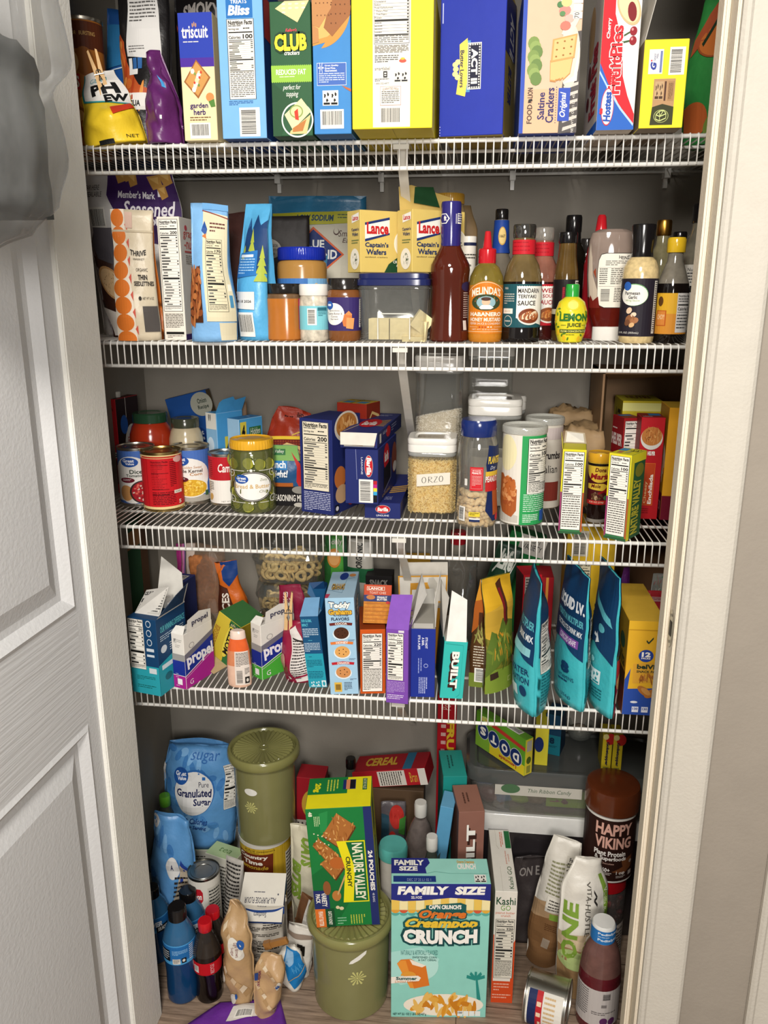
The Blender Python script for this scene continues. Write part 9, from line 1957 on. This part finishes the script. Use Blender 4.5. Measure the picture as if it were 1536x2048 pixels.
q=onz(1105,1519,LZ);c=Carton('drink_mix_box','dark teal drink mix box marked eight, on the slate lid','drink mix box',(q.x,q.y+.02,LZ),.037,.06,.105,'1a6a78','122a40','173a55',rz=-18);s=c.sh('F');s.rect(0,0,1,.5,'173a55',1);s.text('8',.3,.56,.62,.72,'0f2a3f',2,bold=.05);s.para(.15,.76,.8,.82,2,'0f3a48',2);c.done()
q=onz(1163,1497,LZ);o=thing('glass_bowl','clear bowl of pale wrapped sweets on the slate lid','bowl',(q.x,q.y+.05,LZ+.0005));lathe('bowl',[(.018,0),(.026,.006),(.033,.025),(.034,.04),(.031,.04),(.024,.012)],clear('c4c8c0',.2,.2),o)
m=Mb();m.blob((0,0,0),(.023,.023,.011),0,12,8,.3,4);ob=m.obj('wrapped_sweets',mat('a89a84','f',.3,60),None,True);ob.location=(q.x,q.y+.05,LZ+.021);tag(ob,'pale wrapped sweets filling the clear bowl on the slate lid','candy',kind='stuff')
for i,(px,py,lb)in enumerate(((1211,1539,'slim yellow jawbreaker candy box, next to the turquoise one'.replace(', next to the turquoise one',' nearer the upside-down candy box')),(1232,1541,'slim yellow jawbreaker candy box nearer the door jamb'))):
    q=onz(px,py,LZ);c=Carton('candy_box',lb,'candy box',(q.x,q.y,LZ),.0215,.05,.09,'d8c02c','9a8a2a','c9b42c')
    s=c.sh('F');s.ell(.8,.12,.5,.16,'c02a26',2);s.ell(.3,.06,.3,.08,'e6d88a',3);s.text('Gobstopper',.3,.2,.7,.88,'2a2440',4,rot=-90,bold=.05);s.rect(.2,.92,.8,.98,'8a8a3a',3);c.done()
# protein tub on the candy jar
q=onz(1213,1905,0);jr=.049;JX,JY=ony(1217,1760,.125).x,.125+jr;jz=ony(1217,1765,.125).z
o=thing('candy_jar','clear jar of dark candies with a red lid, under the brown protein tub','candy jar',(JX,JY,.0005));pr=[(jr*.92,0),(jr,.006),(jr,jz*.82),(jr*.9,jz*.87)]
lathe('jar_body',pr,clear('b8aca8',.12,.16),o);lathe('lid',[(jr*.95,jz*.86),(jr*1.0,jz*.865),(jr*1.0,jz-.002),(jr*.95,jz)],mat('a8141c','g',.03),o,rib=(48,.0006,jz*.87,jz*.98))
W=Wrap('label',o,pr,.01,jz*.5,-40,70);s=W.t;s.rect(0,0,1,1,'b5aaa2',1);s.text('Nutrition Facts',.15,.06,.9,.14,'2a2626',2,bold=.02);s.para(.15,.2,.9,.9,10,'3a3634',2);s.rect(0,0,.08,1,'7a1620',2);W.done()
m=None;rr=random.Random(31)
for i in range(44):
    a=R(-100+200*(i%11)/11+rr.uniform(-6,6));zz=jz*(.1+.185*(i//11))+rr.uniform(0,.008)
    mm=Mb();mm.blob((0,0,0),(.012,.007,.007),0,8,6,.2,i);ob=mm.obj('wrapped_candy',film(('3a1c1a','4a2a22','6a1a22','2a1a1a','a8423f')[i%5]),None,True)
    ob.location=(JX+jr*.78*math.sin(a),JY-jr*.78*math.cos(a),zz+.01);ob.rotation_euler=(rr.uniform(0,3),rr.uniform(0,3),rr.uniform(0,3));tag(ob,'dark wrapped candy in the clear jar with the red lid','candy','candies in the jar')
tr=.056;z0=jz+.001;th=ony(1217,1598,.12).z+.008-z0
o=thing('protein_tub','big brown protein powder tub with a brown lid and pink block lettering','protein tub',(JX+.003,JY,z0))
pr=[(tr*.93,0),(tr*.98,.003),(tr*.99,.01),(tr*.985,th*.74)]
lathe('tub',pr,mat('dcd8d0','g',.03),o,seg=56);lathe('lid',[(tr*1.0,th*.76),(tr*1.05,th*.765),(tr*1.05,th*.95),(tr*1.0,th*.99),(tr*.9,th),(tr*.4,th*.995)],mat('5a2a14','g',.05),o,seg=56)
W=Wrap('label',o,pr,th*.035,th*.72,-105,105,bg='2c1712');s=W.t
s.text('HAPPY',.3,.05,.7,.24,'d9a898',3,bold=.035);s.text('VIKING',.3,.27,.7,.46,'d9a898',3,bold=.035);s.text('Plant Protein',.3,.5,.64,.585,'ece6e0',3,bold=.03);s.text('& Superfoods',.31,.59,.65,.675,'ece6e0',3,bold=.03);s.poly([(.6,.66),(.74,.6),(.74,.8),(.64,.88),(.5,.84),(.62,.76)],'6d4024',2);s.text('20g',.3,.72,.36,.78,'ece6e0',3,bold=.03);s.text('60+',.4,.78,.48,.85,'ece6e0',3,bold=.03);s.text('1 cup',.55,.83,.65,.9,'ece6e0',3,bold=.02);s.para(.4,.86,.5,.91,2,'cfc4bc',3);s.para(.55,.91,.66,.95,2,'cfc4bc',3);s.ell(.72,.7,.02,.03,'a89a90',3);s.rect(.7,.86,.75,.93,'b5aaa2',3);s.text('Rich Chocolate',.32,.69,.52,.72,'cfa898',3);W.done()
# protein powder pouches
def A(b):s=b.sh();s.rect(0,.52,1,1,'7a5838',1);s.poly([(0,.5),(1,.4),(1,.56),(0,.62)],'a88a68',2);s.para(.25,.16,.85,.42,9,'8a8a6a',3);s.rect(.35,.42,.95,.54,'d9d4c8',3);s.para(.42,.44,.9,.53,4,'4a463e',4);s.rect(.5,.55,.95,.6,'7a9a3a',3);s.para(.4,.64,.9,.7,4,'5a3a22',3);s.rect(.42,.76,.62,.84,'9a8a78',3);s.rect(.62,.1,.96,.3,'cfcabd',3);s.text('Facts',.7,.11,.94,.14,'2a2826',4,bold=.02);s.para(.66,.15,.94,.29,6,'4a4640',4)
solidbag('protein_pouch','white over brown protein powder pouch leaning toward the tub','protein pouch',1050,1116,1698,'d6d1c6',.055,yb=1938,rz=-14,ry=7,rx=-4,seed=123,wr=.009,art=A,ex=1.12,wp=((0,.8),(.3,1),(.8,.95),(1,.75)))
def A(b):s=b.sh();s.rect(0,.56,1,1,'9a7a54',1);s.poly([(0,.52),(1,.46),(1,.6),(0,.62)],'c9b494',2);s.text('VITA-HUSTLE',.46,.14,.56,.5,'4a463e',4,rot=-90);s.line([(.62,.2),(.68,.24),(.62,.26),(.7,.3)],.02,'2a2826',4);s.text('ONE',.05,.3,.34,.7,'7a9a3a',4,rot=90,bold=.04);s.poly([(.8,.1),(.9,.1),(1,.4),(1,.5),(.9,.4)],'7a9a3a',3);s.text('Vanilla Bean',.86,.2,.94,.42,'d9dcc4',4,rot=-90);s.ell(.3,.7,.3,.08,'a8b878',3)
solidbag('protein_pouch','white and tan protein pouch with green letters, in front of the candy jar','protein pouch',1110,1200,1748,'ddd8cd',.075,yb=2005,rz=8,ry=2,rx=-3,seed=125,wr=.01,art=A,ex=1.05,wp=((0,.85),(.4,1.02),(.75,1),(1,.55)))
solidbag('plastic_bag','dark grey plastic bag in the gap between the slim box and the protein pouch','plastic bag',1022,1080,1722,'3a3434',.03,Y=.185,rz=6,seed=127,wr=.008,ex=1.3,wp=((0,1),(.6,1),(1,.8)),art=lambda b:b.sh().text('ON E',.2,.1,.8,.2,'8a8480',2,bold=.02))
# electrolyte bottle
x_,Y_,_,w_,h_=fit(4,1172,1258,1876,2075)
def pl(o,pr,r,h):
    W=Wrap('label',o,pr,.1*h,.46*h,-90,90);s=W.t;s.rect(0,0,1,1,'bdb6b2',0);s.para(.08,.05,.3,.8,12,'6a6462',2);s.bar(.5,.06,.66,.26,2,True,bg='bdb6b2');s.rect(.5,.38,.58,.46,'7a7472',2);s.ell(.55,.85,.06,.1,'5a2a5a',2);s.ell(.68,.87,.06,.1,'5a2a5a',2);s.para(.36,.6,.75,.7,2,'6a6462',2);W.done()
    nb=pf([(.55,.845),(.55,.985)],r,h);W=Wrap('seal_band',o,nb,.85*h,.975*h,-170,170,bg='2a72b5',off=.0012);s=W.t;s.text('Pedialyte',.4,.1,.7,.32,'dce6ee',2,bold=.03);s.text('Pedialyte',.4,.56,.7,.8,'dce6ee',2,bold=.03);s.para(.4,.4,.65,.48,1,'dce6ee',2);W.done()
o=soda('electrolyte_bottle','red-purple electrolyte drink bottle with a blue sealed cap, at the jamb','drink bottle',0,0,0,w_/2,h_,[(.85,0),(.98,.015),(1,.04),(1,.5),(.98,.57),(.9,.68),(.75,.77),(.56,.83),(.5,.85)],mat('5a1a22','l',.1),mat('6a4a44','l',.15),mat('dcdcd8','g',.02),(.55,.84,1),.57,at=(min(x_,JR-.03-w_/2+.05),Y_+w_/2),lab=pl)
# tipped can
q=onz(1085,2046,0);cr,ch=.053,.088
o,pr=tin('silver and white tin lying on its side at the front, label sideways','can',q.x-.034,q.y+.02,cr+.0005,cr,ch,None,'b5b2aa',rz=-16,ry=90)
W=Wrap('label',o,[(cr*.975,.006),(cr*.975,ch-.006)],.007,ch-.007,-60,170,bg='dedad0');s=W.t
s.rect(.0,.55,.5,.72,'b8262c',2);s.rect(.0,.72,.5,.95,'1f2a55',2);s.para(.04,.2,.4,.5,8,'c9a878',2,vert=True);s.rect(.45,.1,.95,.9,'cfcbc0',1);s.para(.5,.15,.9,.85,9,'3a3a44',2,vert=True);s.rect(.45,.3,.8,.45,'2a3050',3);s.para(.1,.58,.4,.7,3,'ecd8b8',3,vert=True);W.done()

# ================================================================== HANGING GREY BAG
# hangs from an over-the-door hook, in front of the door leaf
a_=R(DA);dv=Vector((-math.cos(a_),-math.sin(a_),0));nv=Vector((dv.y*-1,dv.x,0));nv=nv if nv.x>0 else-nv
hp=Vector((DH.x,DH.y,0))+dv*.40
o=thing('door_hook','metal hook over the top of the open door','hook',(0,0,0))
m=Mb();zt=DH.z+2.03
m.tube([hp-nv*.045+Vector((0,0,zt-.08)),hp-nv*.045+Vector((0,0,zt+.004)),hp+nv*.008+Vector((0,0,zt+.004)),hp+nv*.008+Vector((0,0,zt-.06)),hp+nv*.03+Vector((0,0,zt-.08)),hp+nv*.05+Vector((0,0,zt-.06))],.003,8);m.obj('hook_wire',mat('a8a49c','s'),o)
bz0=1.545;bz1=zt-.075
o=thing('carrier_bag','hazy grey plastic carrier bag hanging in front of the open door','plastic bag',(0,0,0))
V=[];Fc=[];NU,NV=72,50
cxy=hp+nv*.105
for j in range(NV+1):
    t=j/NV;z=bz0+(bz1-bz0)*t
    rad=interp([(0,.012),(.05,.06),(.13,.09),(.24,.103),(.39,.092),(.5,.118),(.65,.11),(.85,.07),(1,.014)],t)
    for i in range(NU):
        an=2*math.pi*i/NU;fold=1+.05*math.sin(3*an+2*t)*min(1,3*t)+.022*math.sin(9*an+3*t)+.012*math.sin(17*an+5*t)+.05*noise.noise(Vector((math.cos(an)*1.2,math.sin(an)*1.2,z*6)))
        c_=cxy*(1-max(0,t-.7)/.3)+(hp+nv*.045)*(max(0,t-.7)/.3)if t>.7 else cxy
        V.append(Vector((c_.x,c_.y,0))+dv*(rad*1.15*fold*math.cos(an)-.0)+nv*(rad*.8*fold*math.sin(an))+Vector((0,0,z+.012*noise.noise(Vector((an,t*5,1))))))
Fc=[(j*NU+i,j*NU+(i+1)%NU,(j+1)*NU+(i+1)%NU,(j+1)*NU+i)for j in range(NV)for i in range(NU)]+[tuple(range(NU))[::-1]]
gm=clear('b4b4b2',.2,.0,.45)
mesh('bag_body',V,Fc,gm,o,None,True)
m=Mb();m.tube([hp+nv*.045+Vector((0,0,bz1-.01)),hp+nv*.05+Vector((0,0,bz1+.02)),hp+nv*.04+Vector((0,0,bz1+.012))],.006,8);m.obj('handle',gm,o,True)
crumple('bundle','dark grey bundle showing through the hazy hanging carrier bag','bundle',Vector((cxy.x,cxy.y,bz0+.035)),(.135,.095,.17),mat('454b4c','m',.2,20),33,DA,.6)
